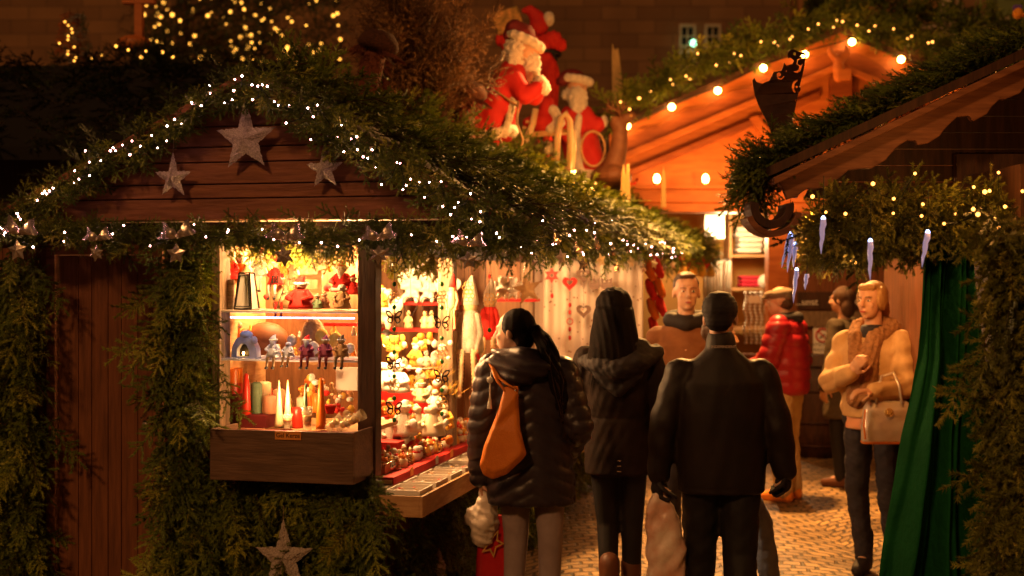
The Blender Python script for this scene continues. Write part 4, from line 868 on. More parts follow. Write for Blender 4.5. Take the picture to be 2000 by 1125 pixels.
b = MB(); b.box(L(985, 55, -.1), L(1035, 15, .05), R=Matrix.Rotation(-.35, 3, 'Y')); b.build('parcel', mat('patterned_paper', (.7, .35, .1), .6, col2=(.12, .1, .02), nscale=26), t, bevel=.01); b = MB(); b.cap(L(1092, 205), L(1096, 218), .05, .05); b.build('boot', M['black'], t, smooth=True)
# reindeer + jagged wood
c = RP(1195, 335, ap.x + .55); s = F / c.y; L = lambda px, py, dy=0.: Vector(((px - 1195) / s, dy, (335 - py) / s)); t = thing('wooden_reindeer', 'dark brown wooden reindeer with small antlers at the right of the Santas', 'reindeer', loc=tuple(c))
b = MB(); b.chain([L(1196, 335), L(1208, 290), L(1212, 245)], [.11, .085, .07]); b.chain([L(1208, 240), L(1222, 232), L(1234, 226, -.03)], [.085, .06, .042]); b.ell(L(1200, 232, -.05), (.04, .02, .03)); b.ell(L(1195, 345, .1), (.2, .35, .13)); b.ell(L(1216, 228, .04), (.035, .02, .03))
for dx in (-.06, .1):
    for dy in (-.1, .35): b.cap(L(1196, 345, dy) + Vector((dx, 0, 0)), L(1196, 400, dy) + Vector((dx, 0, 0)), .035, .028)
rbuild(b, .014, 'body', M['brown'], t)
for sd, dy in ((-1, -.05), (1, .07)):
    b = MB(); r0 = L(1212, 228, dy); b.tube([r0, L(1206, 218, dy * 2), L(1192, 214, dy * 3), L(1180, 206, dy * 3)], [.016, .014, .011, .006], 6)
    for (a, c_) in ((1186, 196), (1194, 198), (1203, 199), (1212, 196), (1221, 200), (1227, 208)): b.tube([L(min(a, 1212) + 3, 216, dy * 2), L(a, c_, dy * 2.4)], [.011, .005], 6)
    b.build('antler', M['brown'], t, smooth=True)
MB().ell(L(1231, 228, -.09), (.012, .012, .012)).build('bell', M['gold'], t, smooth=True)
for (pts, o, lab) in (([(1196, 190), (1195, 120), (1196, 84), (1199, 96), (1202, 98), (1207, 94), (1210, 110), (1214, 150), (1216, 205), (1222, 380), (1200, 380)], .25, 'tall jagged strip of pale split wood standing behind the reindeer'), ([(1212, 385), (1214, 340), (1218, 320), (1222, 345), (1224, 322), (1229, 320), (1232, 400), (1214, 400)], .9, 'short jagged piece of pale split wood below the reindeer'), ([(1291, 405), (1293, 350), (1296, 325), (1300, 350), (1301, 405)], 1.2, 'thin pointed wooden stake beside the red flowers at the far end of the roof')):
    c = RP(pts[0][0], 385, ap.x + o - .15); Y = c.y; o_ = poly_at(pts, Y, .03).build('split_wood', M['splitwood'], label=lab, cat='wood', group='split wood on the roof', bevel=.004)
# red flowers
for (px, py, o, lab) in ((1268, 388, .55, 'bunch of red silk flowers at the far end of the hut roof'), (1205, 368, .3, 'red silk flowers below the reindeer')):
    c = RP(px, py, ap.x + o); b = MB()
    for i in range(40):
        d = Vector((random.gauss(0, .10), random.gauss(0, .08), random.gauss(0, .045))); q = c + d; n_ = Vector((random.gauss(0, 1), -1, random.gauss(0, 1))).normalized(); B = basis(n_)
        for k in range(5): a = k * 2 * pi / 5; e = B @ Vector((cos(a) * .045, sin(a) * .045, .01)); f = B @ Vector((cos(a + .5) * .025, sin(a + .5) * .025, 0)); g_ = B @ Vector((cos(a - .5) * .025, sin(a - .5) * .025, 0)); b.add([q, q + f, q + e, q + g_], [(0, 1, 2, 3)])
    b.build('flower_bunch', M['red'], label=lab, cat='flowers', group='flowers on the roof')
# pine cones / bark pieces on roof
for i, (px, py, o, lab) in enumerate(((1000, 350, .45, 'curled piece of bark lying on the roof branches under the big Santa'), (1090, 345, .3, 'gnarled root below the sledge'), (1075, 350, .35, 'knotty dark root lying left of the curved runner'))):
    c = RP(px, py, ap.x + o); b = MB(); b.chain([c + Vector((random.uniform(-.02, .02) - .1 + .05 * k, random.uniform(-.05, .05), random.uniform(0, .07))) for k in range(5)], [.03, .05, .04, .045, .02]); rbuild(b, .014, 'root', M['tan'] if i == 0 else M['brown'], None, 1, label=lab, cat='root', group='roots on the roof')
for (px, py, o, e, lab, rr_) in ((1150, 386, .5, 5, 'round amber lamp among the roof branches under the smaller Santa', .035), (1118, 352, .3, 3.2, 'small glowing lamp beside the curved runners', .028)):
    c = RP(px, py, ap.x + o) + Vector((0, -.1, .06)); t = thing('roof_lamp', lab, 'lamp', loc=tuple(c)); MB().ell((0, 0, 0), (rr_, rr_, rr_)).build('bulb', M['bulbg'], t, smooth=True); MB().lathe([(.02, -.07), (.022, -.03)], n=10).build('socket', M['black'], t)
    light('roof_lamp_light', 'POINT', c + Vector((-.0, -.12, .06)), e, AMB, .04)
light('roof_lamp_light', 'POINT', RP(1240, 330, ap.x + .85) + Vector((0, -.25, .25)), 26, (1, .42, .1), .05)
light('roof_spot', 'SPOT', HM @ Vector((1.1, 2.9, 2.7)), 230, (1, .36, .08), .08, target=HM @ Vector((-.5, 4.6, 3.1)), spot=1.9)
string_lights('tiny warm lights in the branches around the Santas', [RP(1000, 360, ap.x + .5), RP(1100, 372, ap.x + .5), RP(1180, 372, ap.x + .6)], 9, .05, .009, 'bulba', 12, (0, -1, 0), .1)
for o in list(COL.objects):
    if o.parent is None and o.name.startswith(('santa_figure', 'climbing_figure')):
        o.scale = (1.05,) * 3; o.location.x -= .05; o.location.z -= .04; WM[o.name] = o.matrix_basis.copy()
# ================= BACK STALL =================
BY = 14.5; t = thing('back_stall', 'big spruce stall glowing orange under globe bulbs at the end of the lane', 'market stall', loc=(P(1640, 0, BY).x, BY, 0)); bs = t
pl = poly_at
sl = lambda px: 275 - (px - 1215) * (180 / 425) if px <= 1640 else 95 + (px - 1640) * (180 / 425)
pl([(1215, 410), (1215, sl(1215) + 20), (1640, 115), (2065, sl(2065) + 20), (2065, 410)], BY + .35, .05).build('gable_wall', M['pineorange'], t, M_=I4)
for sd in (1, -1):
    mx_ = lambda px: px if sd > 0 else 3280 - px
    pl([(mx_(1190), 262), (mx_(1640), 62), (mx_(1640), 108), (mx_(1190), 300)], BY + .02, .04).build('barge_board', M['pineorange'], t, M_=I4)
    pts = []
    for i in range(61):
        px = 1200 + 440 * i / 60; yy = sl(px) + 4 - 9 * abs(sin(pi * (px - 1200) / 88)) ** .7; pts.append((mx_(px), yy))
    pts += [(mx_(1640), sl(1640) + 34), (mx_(1200), sl(1200) + 34)]
    pl(pts, BY - .06, .04).build('scalloped_board', M['spruced'], t, M_=I4, bevel=.006)
    pl([(mx_(1205), sl(1205) + 26), (mx_(1640), sl(1640) + 28), (mx_(1640), sl(1640) + 40), (mx_(1205), sl(1205) + 38)], BY - .13, .06).build('moulding', M['pineorange'], t, M_=I4, bevel=.01)
    pl([(mx_(1215), sl(1215) + 62), (mx_(1600), sl(1600) + 66), (mx_(1600), sl(1600) + 82), (mx_(1215), sl(1215) + 76)], BY + .26, .1).build('rafter', M['spruced'], t, M_=I4, bevel=.01)
pl([(1462, 232), (1478, 226), (1560, 330), (1545, 345)], BY + .24, .08).build('brace', M['pineorange'], t, M_=I4); pl([(1620, 345), (1620, 150), (1662, 150), (1662, 345)], BY + .2, .08).build('king_post', M['spruced'], t, M_=I4)
zt_, zb_ = P(0, 370, BY).z, P(0, 415, BY).z; xl, xr = P(1200, 0, BY).x, P(2065, 0, BY).x
b = MB(); b.box((xl, BY - .05, zb_ + .1), (xr, BY + .3, zt_)); b.box((xl, BY - .08, zb_), (xr, BY + .25, zb_ + .097)); b.build('beam', M['pineorange'], t, M_=I4, bevel=.01)
b = MB(); b.box((xl, BY - .12, zt_), (xr, BY + .3, zt_ + .04)); b.build('ledge', M['pineorange'], t, M_=I4)
# roof slabs
for sd in (-1, 1):
    e = P(1640 + sd * 450, 262, BY); a_ = P(1640, 64, BY); b = MB(); up = Vector((0, 0, .06)); q = [Vector((a_.x, BY - .1, a_.z)), Vector((e.x, BY - .1, e.z)), Vector((e.x, BY + 4, e.z)), Vector((a_.x, BY + 4, a_.z))]
    b.add(q + [v + up for v in q], [(0, 1, 2, 3), (4, 7, 6, 5), (0, 4, 5, 1), (1, 5, 6, 2), (2, 6, 7, 3), (3, 7, 4, 0)]); b.build('roof', M['wooddark'], t, M_=I4)
# carved finial
b = MB(); b.chain([Q(1638, 150, BY - .2), Q(1638, 118, BY - .2)], [.06, .055]); b.chain([Q(1636, 118, BY - .2), Q(1622, 104, BY - .2), Q(1620, 90, BY - .2)], [.045, .035, .02]); b.chain([Q(1640, 118, BY - .2), Q(1655, 104, BY - .2), Q(1653, 90, BY - .2)], [.045, .035, .02]); b.ell(Q(1638, 135, BY - .2), (.07, .06, .05)); fo = rbuild(b, .016, 'finial', M['pineorange'], t, M_=I4)
b = MB(); b.box((P(1626, 0, BY).x, BY - .26, P(0, 162, BY).z), (P(1651, 0, BY).x, BY - .14, P(0, 142, BY).z)); b.build('block', M['pineorange'], t, M_=I4)
# side posts / left opening / right closed wall
xo0, xo1 = P(1240, 0, BY).x, P(1500, 0, BY).x; xw1 = P(1860, 0, BY).x
for (a, c_) in ((xo0 - .2, xo0), (xo1, xo1 + .22), (xw1, xw1 + .2)):
    b = MB(); b.box((a, BY - .02, 0), (c_, BY + .2, zb_)); b.build('post', M['pineorange'], t, M_=I4, bevel=.01)
b = MB(); n = 11
for i in range(n): a = xo1 + .22 + (xw1 - xo1 - .22) * i / n; b.box((a, BY, 0), (a + (xw1 - xo1 - .22) / n - .006, BY + .03, zb_))
b.build('wall', M['woodv'], t, M_=I4)
b = MB(); b.box((xo1 + .22, BY - .06, P(0, 637, BY).z), (xw1, BY - .001, P(0, 608, BY).z)); b.build('rail', M['woodlight'] if False else M['woodgrey'], t, M_=I4, bevel=.006)
bw = P(1590, 590, BY); cb_ = MB().box((P(1556, 0, BY).x, BY - .04, P(0, 604, BY).z), (P(1715, 0, BY).x, BY - .015, P(0, 570, BY).z)).build('chalk_board', M['wooddark'], label='dark chalk board lettered Tombola on the brown wall above the no smoking sign', cat='board')
text('Tombola', .11, 'lettering', M['paper'], cb_, Matrix.Translation((P(1655, 0, BY).x, BY - .043, P(0, 588, BY).z)) @ RX90); text('...unst', .10, 'lettering', M['paper'], cb_, Matrix.Translation((P(1574, 0, BY).x, BY - .043, P(0, 590, BY).z)) @ RX90)
b = MB(); b.box((xo0, BY + .02, 0), (xo1, BY + .3, .95)); b.build('counter', M['woodv'], t, M_=I4)
b = MB(); b.box((xo0 - .1, BY + 2.0, 0), (xo1 + .6, BY + 2.05, zb_ + .2)); b.build('back_wall', mat('ochre_board', (.45, .25, .07), .7), t, M_=I4)
b = MB(); b.box((xo1 + .5, BY + .3, 0), (xo1 + .53, BY + 2, zb_)); b.build('side_wall', M['woodlight'], t, M_=I4)
# shelves at Y = 16
SY = 16.0
sh = thing('shelf_unit', 'pale shelf unit with folded cloths inside the glowing orange stall', 'shelf', loc=(P(1465, 0, SY).x, SY, 0))
for py in (497, 562, 640): z = P(0, py, SY).z; MB().box((P(1428, 0, SY).x, SY, z - .03), (P(1512, 0, SY).x, SY + .4, z)).build('shelf', M['woodlight'], sh, M_=I4)
for px in (1427, 1513): MB().box((P(px, 0, SY).x - .015, SY + .001, 0), (P(px, 0, SY).x + .015, SY + .4, 2.6)).build('side_panel', M['woodlight'], sh, M_=I4)
def folded(px0, px1, py0, py1, n, m, lab, grp, Y=SY + .03):
    o = thing('folded_cloths', lab, 'cloths', loc=Q((px0 + px1) / 2, py1, Y), group=grp); h = (P(0, py0, Y).z - P(0, py1, Y).z) / n; zb2 = P(0, py1, Y).z
    for i in range(n):
        b = MB(); j = random.uniform(-.02, .02); b.box((P(px0, 0, Y).x + j, Y, zb2 + i * h + .001), (P(px1, 0, Y).x + j, Y + .3, zb2 + (i + 1) * h - .003)); b.build('cloth', m, o, M_=I4, bevel=h * .4)
folded(1440, 1488, 442, 494, 5, M['white'], 'tall stack of bright white folded cloths on the upper shelf', 'folded cloths'); folded(1445, 1488, 538, 560, 3, mat('crimson_towel', (.5, .02, .06), .8), 'stack of crimson folded towels on the lower shelf', 'folded cloths'); folded(1492, 1508, 455, 494, 3, M['cream'], 'small cream stack of cloths right of the white stack', 'folded cloths')
o = MB(); o.ell(P(1497, 550, SY), (.1, .1, .09)); o.build('wool_ball', M['plush'], smooth=True, label='white woolly ball beside the crimson towels', cat='ball')
t2 = thing('beaded_strings', 'white spiral bead strings hanging with price tags below the shelf', 'beads', loc=Q(1470, 680, 15.3))
for k in range(5):
    b = MB(); px = 1456 + k * 10
    for j in range(16): b.ell(P(px + 2 * sin(j), 572 + j * 6.5, 15.3), (.022, .022, .016), n=8, m=5)
    b.build('string', M['white'], t2, M_=I4, smooth=True)
b = MB(); b.box(Q(1462, 592, 15.25), tuple(P(1484, 578, 15.25) + Vector((0, .01, 0)))); b.build('tag', M['paper'], t2, M_=I4)
pf = thing('framed_picture', 'blue and white picture in a pale frame under the orange beam', 'picture', loc=Q(1396, 465, 15.6)); MB().box(Q(1377, 466, 15.6), tuple(P(1415, 420, 15.6) + Vector((0, .03, 0)))).build('frame', M['white'], pf, M_=I4); MB().box(Q(1384, 460, 15.58), tuple(P(1408, 427, 15.58) + Vector((0, .015, 0)))).build('print', mat('blue_print', (.3, .4, .6), .6, col2=(.7, .75, .8), nscale=14), pf, M_=I4)
hc = thing('hanging_scarves', 'row of grey scarves hanging beside the shelf unit', 'scarves', loc=Q(1402, 645, 15.2))
for k in range(9):
    px = 1376 + k * 6.2; c0_ = P(px, 508, 15.2 + .04 * (k % 3)); c1_ = P(px + 1, 640 + 6 * (k % 2), 15.2 + .04 * (k % 3)); MB().loft([(c0_.x, c0_.y, c1_.z, .02, .03), (c0_.x, c0_.y, (c0_.z + c1_.z) / 2, .017, .035), (c0_.x, c0_.y, c0_.z, .012, .02)], 10).build('scarf', mat('grey_wool', (.22, .2, .17) if k % 3 else (.4, .37, .32), .9) if k < 2 else bpy.data.materials['grey_wool' if k % 3 else 'grey_wool'], hc, M_=I4, smooth=True)
MB().tube([P(1370, 507, 15.2), P(1430, 507, 15.2)], .012, 6).build('rail', M['black'], hc, M_=I4)
light('stall_light', 'POINT', (P(1420, 0, 15.3).x, 15.3, 2.25), 80, (1, .62, .28), .1)
# globe bulbs on the back stall
gt = thing('globe_light_string', 'string of big round amber globe bulbs along the orange gable', 'string lights', loc=Q(1490, 140, BY - .12))
gp = [(1225, 246), (1312, 209), (1402, 177), (1491, 133), (1572, 106), (1664, 82), (1760, 116), (1850, 158)]; b = MB(); b.tube([P(a, c_ - 6, BY - .1) for a, c_ in gp], .008, 6); b.build('cable', M['black'], gt, M_=I4)
me = ico(.036, 2); me.materials.append(M['bulbg'])
for a, c_ in gp: o = bpy.data.objects.new('bulb', me); COL.objects.link(o); o.parent = gt; o.location = P(a, c_, BY - .16) - WM[gt.name].translation
for i, px in enumerate((1283, 1378, 1473, 1568)):
    c = P(px, 366, BY - .02); t3 = thing('candle_bulb', ['leftmost candle bulb on the orange ledge beside the thin stake', 'candle bulb on the orange ledge between the stake and the greenery', 'third candle bulb on the orange ledge', 'fourth candle bulb on the orange ledge'][i], 'lamp', loc=tuple(c), group='candle bulbs on the ledge'); MB().tube([(0, 0, 0), (0, 0, .05)], .02, 8).build('socket', M['waxcream'], t3)
    MB().ell((0, 0, .09), (.034, .034, .05)).build('bulb', M['bulbg'], t3, smooth=True)
    light('candle_light', 'POINT', c + Vector((0, -.1, .12)), 3.2, AMB, .04)
light('gable_spot', 'SPOT', (P(1500, 0, 12.6).x, 12.9, 2.55), 190, (1, .38, .07), .2, target=(P(1420, 0, 14.5).x, 14.5, 3.4), spot=1.9)
gpath = [P(a, c_, BY - .1) for a, c_ in ((1190, 215), (1290, 160), (1400, 110), (1520, 70), (1640, 32), (1760, 68), (1900, 115), (2050, 175))]
garland('fir_garland', gpath, .12, 560, .26, 'mid', outw=(0, -1, 0), grav=.1, seed=41, label='bushy fir garland over the roof edge of the orange stall', cat='garland', group='fir garlands')
p_ = [P(a, c_, BY + .4) for a, c_ in ((1560, 25), (1700, 15), (1850, 50), (1990, 80))]; garland('fir_garland', p_, .2, 200, .34, 'mid', outw=(0, -1, 0), grav=-.4, seed=42, label='tufted branches standing above the roof ridge of the orange stall', cat='garland', group='fir garlands')
string_lights('small golden lights woven through the garland over the orange gable', [v + Vector((0, -.02, -.06)) for v in gpath], 46, .05, .012, 'bulba', 31, (0, -1, 0), .16)
# no smoking sign
sg = thing('no_smoking_sign', 'white no smoking notice with red ring on the brown wall', 'sign', loc=Q(1606, 690, BY - .02)); c = P(1606, 655, BY - .02)
MB().box((P(1587, 0, BY).x, BY - .03, P(0, 691, BY).z), (P(1626, 0, BY).x, BY - .022, P(0, 637, BY).z)).build('panel', M['paper'], sg, M_=I4)
b = MB(); b.ring(c + Vector((0, -.015, 0)), .068, .009, n=30); b.bar(c + Vector((-.045, -.016, .045)), c + Vector((.045, -.016, -.045)), .014, .004, up=(0, 1, 0)); b.build('prohibition_ring', M['red'], sg, M_=I4, smooth=True)
b = MB(); b.bar(c + Vector((-.03, -.012, -.03)), c + Vector((.025, -.012, .01)), .014, .003, up=(0, 1, 0)); b.build('cigarette', M['ink'], sg, M_=I4)
text('BITTE NICHT', .043, 'lettering', M['ink'], sg, Matrix.Translation((P(1606.5, 0, BY).x, BY - .032, P(0, 673.5, BY).z)) @ RX90); text('RAUCHEN', .043, 'lettering', M['ink'], sg, Matrix.Translation((P(1606.5, 0, BY).x, BY - .032, P(0, 683, BY).z)) @ RX90)
b = MB(); c = P(1598, 885, 13.6); b.lathe([(.24, 0), (.3, .25), (.32, .5), (.3, .75), (.24, 1.0)], (c.x, 13.6, 0), 26); bo = b.build('barrel', M['wooddark'], smooth=True, label='dark wooden barrel standing in front of the brown wall', cat='barrel')
b = MB(); [b.ring((c.x, 13.6, z), r_, .012, Z=(0, 1, 0), n=26) for z, r_ in ((.12, .275), (.35, .318), (.66, .318), (.9, .275))]; b.build('hoop', M['iron'], bo, M_=I4, smooth=True)
# ================= RIGHT STALL =================
RY = 5.6
t = thing('near_stall', 'near market stall at right with scalloped barge board and dark gable', 'market stall', loc=(P(1800, 0, RY).x, RY, 0)); rs = t
tpe = lambda px: 350 - (px - 1509) * (231 / 491)
pts = [(1509, tpe(1509)), (2080, tpe(2080)), (2080, tpe(2080) + 90)]
lowx = [2080, 2060, 2035, 2010, 1995, 1990, 1960, 1951, 1935, 1925, 1900, 1895, 1890, 1868, 1858, 1842, 1832, 1810, 1790, 1786, 1770, 1752, 1735, 1728, 1700, 1680, 1655, 1640, 1610, 1590, 1575, 1560, 1556, 1548, 1536, 1528]
lowo = [70, 62, 72, 60, 75, 82, 80, 72, 82, 96, 99, 92, 78, 66, 72, 84, 96, 101, 92, 78, 66, 70, 84, 92, 97, 84, 72, 80, 88, 80, 70, 74, 82, 76, 74, 40]
pts += [(x_, tpe(x_) + o_ * .72) for x_, o_ in zip(lowx[1:], lowo[1:])]
poly_at(pts, RY, .035).build('barge_board', M['wood'], t, M_=I4, bevel=.004)
poly_at([(1507, tpe(1507) - 3), (2080, tpe(2080) - 3), (2080, tpe(2080) + 12), (1510, tpe(1510) + 12)], RY - .03, .08).build('cap_board', M['wood'], t, M_=I4, bevel=.004)
for i in range(9):
    y0 = 100 + i * 32; pxs = 1509 + (350 - y0) / (231 / 491) + 30; poly_at([(max(pxs - 0, 1570), y0 + 31), (max(pxs + 60, 1570), y0), (2150, y0), (2150, y0 + 31)], RY + .3 + .002 * (i % 2), .02).build('gable_board', M['woodbox'] if False else M['wooddark'], t, M_=I4)
e = P(1509, 350, RY); a_ = P(2150, 48, RY); b = MB(); up = Vector((0, 0, .04)); q = [Vector((e.x - .02, RY - .06, e.z + .01)), Vector((a_.x, RY - .06, a_.z + .01)), Vector((a_.x, RY + .62, a_.z + .01)), Vector((e.x - .02, RY + .62, e.z + .01))]
b.add(q + [v + up for v in q], [(0, 1, 2, 3), (4, 7, 6, 5), (0, 4, 5, 1), (1, 5, 6, 2), (2, 6, 7, 3), (3, 7, 4, 0)]); b.build('roof', M['wooddark'], t, M_=I4)
xb = P(1800, 0, RY).x
b = MB(); b.box((xb - .1, RY + .1, P(0, 470, RY).z), (xb + 2.2, RY + .16, P(0, 380, RY).z)); b.build('beam', M['wood'], t, M_=I4); b = MB(); b.box((P(1905, 0, RY).x, RY - .5, 0), (P(1935, 0, RY).x, RY + .1, 2.2)); b.build('post', M['wooddark'], t, M_=I4)
b = MB(); b.box((P(1900, 0, RY).x, RY + .2, 0), (P(1900, 0, RY).x + 2, RY + .25, 2.3)); b.build('wall', M['wooddark'], t, M_=I4)
b = MB(); x_ = P(1880, 0, RY + 1.5).x; b.box((x_, RY + .26, 0), (x_ + .05, RY + 3.0, 2.2)); b.build('side_wall', M['woodv'], t, M_=I4)
# curled rafter end
c = P(1503, 405, 5.4); k = .1; b = MB(); arcs = []
t4 = thing('scroll_bracket', 'curled wooden scroll hanging under the low end of the near barge board', 'scroll', loc=tuple(c - Vector((0, 0, .12))))
def arcband(c, r0, r1, a0, a1, y0, y1, n=18):
    vs = []; fs = []
    for i in range(n + 1):
        a = a0 + (a1 - a0) * i / n
        for (r_, y_) in ((r0, y0), (r1, y0), (r1, y1), (r0, y1)): vs.append(c + Vector((cos(a) * r_, y_, sin(a) * r_)))
    for i in range(n): o_ = i * 4; fs += [(o_ + j, o_ + (j + 1) % 4, o_ + 4 + (j + 1) % 4, o_ + 4 + j) for j in range(4)]
    return vs, fs + [(0, 3, 2, 1), (n * 4, n * 4 + 1, n * 4 + 2, n * 4 + 3)]
b.add(*arcband(c, .052, .086, radians(165), radians(372), -.06, .1)); b.build('outer_curl', M['wooddark'], t4, M_=I4, bevel=.003)
b = MB(); b.add(*arcband(c + Vector((.002, -.03, -.006)), .088, .112, radians(200), radians(350), -.05, .12)); b.build('rim', M['wood'], t4, M_=I4, bevel=.003)
# rusty openwork horn
oz = lambda x, y: (P(1440 + x / 5.92, 0, 6.8).x, P(0, 80 + y / 5.92, 6.8).z)
cx0, cz0 = oz(480, 600)
OL = [(185, 450), (205, 415), (225, 465), (290, 490), (370, 460), (420, 360), (510, 345), (530, 300), (540, 250), (570, 285), (640, 262), (660, 225), (620, 192), (590, 200), (578, 150), (600, 112), (650, 92), (730, 122), (812, 128), (800, 220), (780, 330), (740, 480), (700, 640), (670, 800), (600, 1160), (440, 1160), (330, 900), (260, 760), (210, 620)]
def hole(pts): return [(oz(a, c_)[0] - cx0, oz(a, c_)[1] - cz0) for a, c_ in pts]
holes = [circ(665, 145, 18), circ(770, 172, 24), circ(480, 388, 24), [(560 + 0, 345), (572, 335), (572, 352), (560, 360)], [(700, 440), (650, 470), (632, 530), (650, 590), (684, 598), (662, 545), (668, 490), (706, 455)], [(735, 520), (742, 560), (715, 598), (704, 590), (720, 550)], circ(692, 528, 14), circ(685, 684, 13), [(722, 405), (765, 402), (752, 428), (725, 420)], [(645, 352), (700, 366), (738, 345), (770, 250), (742, 280), (700, 262), (712, 215), (752, 195), (700, 205), (692, 262), (725, 290), (715, 330), (680, 345)], [(452, 395), (470, 440), (510, 450), (545, 410), (540, 405), (508, 432), (482, 425)]]
sheet([hole(OL)] + [hole(h_) for h_ in holes], 'openwork_horn', M['iron'], None, .006, Matrix.Translation((cx0, 6.8, cz0)), bend=1.6, label='rusty sheet iron horn with curled openwork edge rising behind the near roof', cat='ornament')
# branches on right roof
r = np.random.default_rng(81); N = 900; px = r.uniform(1490, 2060, N)
dy_ = r.uniform(0, .5, N); pos = np.array([tuple(P(a, tpe(max(a, 1500)) - 8, RY - .05)) for a in px]); pos[:, 1] += dy_ + .06; pos[:, 2] += r.uniform(.0, .10, N)
pos[px < 1509, 2] -= (1509 - px[px < 1509]) * .0012
fir('roof_branches', pos, np.stack([-np.ones(N) * np.interp(px, [1490, 1700], [.25, .7]), r.uniform(-.35, .5, N), r.uniform(-.45, .35, N)], 1), np.stack([r.normal(0, .3, N), -.5 + r.normal(0, .3, N), np.ones(N)], 1), r.uniform(.12, .18, N), 'near', 'fir', 81, label='dark green fir branches heaped on the near stall roof', cat='fir branches', group='roof greenery')
garland('fir_garland', [P(a, c_, RY + .2) for a, c_ in ((1520, 300), (1500, 335), (1478, 365), (1472, 390))], .08, 110, .12, outw=(0, -1, 0), grav=.6, seed=82, label='tuft of fir drooping over the low left end of the near roof', cat='garland', group='fir garlands')
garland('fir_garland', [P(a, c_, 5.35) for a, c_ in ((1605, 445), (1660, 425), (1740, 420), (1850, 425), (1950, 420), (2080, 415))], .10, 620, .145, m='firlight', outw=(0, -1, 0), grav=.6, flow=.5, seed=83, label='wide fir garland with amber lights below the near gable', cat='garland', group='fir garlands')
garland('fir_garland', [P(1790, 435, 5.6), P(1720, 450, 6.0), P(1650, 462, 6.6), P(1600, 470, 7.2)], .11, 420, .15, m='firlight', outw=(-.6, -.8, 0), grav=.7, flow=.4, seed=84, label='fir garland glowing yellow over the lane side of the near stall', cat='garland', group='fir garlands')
r = np.random.default_rng(85)
def edge(a, b_): return .12 + a * .88 + .07 * np.sin(b_ * 17) * (1 - a)
o_ = np.array(Q(1892, 1290, 4.9)); e_ = np.array(Q(2075, 1290, 4.9)); zt5 = P(0, 400, 4.9).z - o_[2]
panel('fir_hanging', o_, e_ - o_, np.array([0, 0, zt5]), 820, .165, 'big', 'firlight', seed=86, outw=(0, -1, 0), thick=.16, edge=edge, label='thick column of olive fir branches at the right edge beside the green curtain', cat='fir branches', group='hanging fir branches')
string_lights('amber fairy lights in the wide garland below the near gable', [P(a, c_, 5.25) for a, c_ in ((1600, 385), (1660, 400), (1740, 370), (1800, 420), (1880, 375), (1960, 395), (2020, 360))], 16, .045, .007, 'bulba', 21, (0, -1, 0), .07)
string_lights('cluster of bright warm lights inside the glowing yellow garland', [P(1660, 470, 6.0), P(1700, 445, 5.9), P(1760, 460, 5.8), P(1690, 490, 6.1), P(1640, 505, 6.3)], 30, .045, .007, 'bulba', 22, (-.3, -1, 0), .06)
string_lights('amber lights at the top right corner of the column garland', [P(1850, 440, 4.9), P(1900, 380, 4.9), P(1960, 430, 4.9), P(2010, 380, 4.9)], 10, .03, .007, 'bulba', 23, (0, -1, 0), .12)
for (p, e) in ((P(1690, 470, 6.15), 12), (P(1745, 440, 5.75), 5), (Vector((1.62, 7.1, 2.1)), 70), (P(1900, 330, 5.0), 5)): light('garland_light', 'POINT', p, e, (1, .40, .08), .03)
ic = [((1543, 458), (1526, 523), 'leftmost'), ((1547, 462), (1537, 532), 'second'), ((1554, 478), (1549, 522), 'third small'), ((1556, 528), (1549, 592), 'lowest left'), ((1608, 428), (1603, 496), 'high'), ((1700, 472), (1699, 548), 'bright central'), ((1812, 455), (1800, 522), 'rightmost'), ((1576, 535), (1572, 566), 'short unlit')]
tp_ = [((1543, 460)), ]
for i, ((ax, ay), (bx_, by_), nm_) in enumerate(ic):
    Y = 6.2 if i < 4 or i == 7 else 5.05; a, c_ = P(ax, ay, Y), P(bx_, by_, Y)
    lab = {'leftmost': 'leftmost tilted icicle light under the scroll', 'second': 'icicle light second from the left under the scroll', 'third small': 'small icicle light just right of the tilted pair', 'lowest left': 'icicle light hanging lowest above the flat cap', 'high': 'icicle light hanging high in front of the dark garland', 'bright central': 'bright vertical icicle light above the blonde woman', 'rightmost': 'icicle light beside the top of the green curtain', 'short unlit': 'short dim icicle light near the lowest one'}[nm_]
    t5 = thing('icicle_light', lab, 'icicle light', loc=tuple(c_), group='icicle lights on the near stall')
    b = MB(); k = 7; pts = [a.lerp(c_, j / k) + Vector((.0018 * sin(j * 2.1), 0, 0)) for j in range(k + 1)]; b.tube(pts, [.010, .0115, .0095, .0098, .0072, .0062, .004, .001], 8); b.build('icicle', M['icicle'], t5, M_=I4, smooth=True)
    if nm_ != 'short unlit': MB().lathe([(.004, -.018), (.008, -.008), (.0085, .004), (.004, .012)], a, 10).build('led', M['icehead'], t5, M_=I4, smooth=True)
    MB().tube([a, a + Vector((.002, 0, .16))], .0018, 5).build('cord', M['cable'], t5, M_=I4)
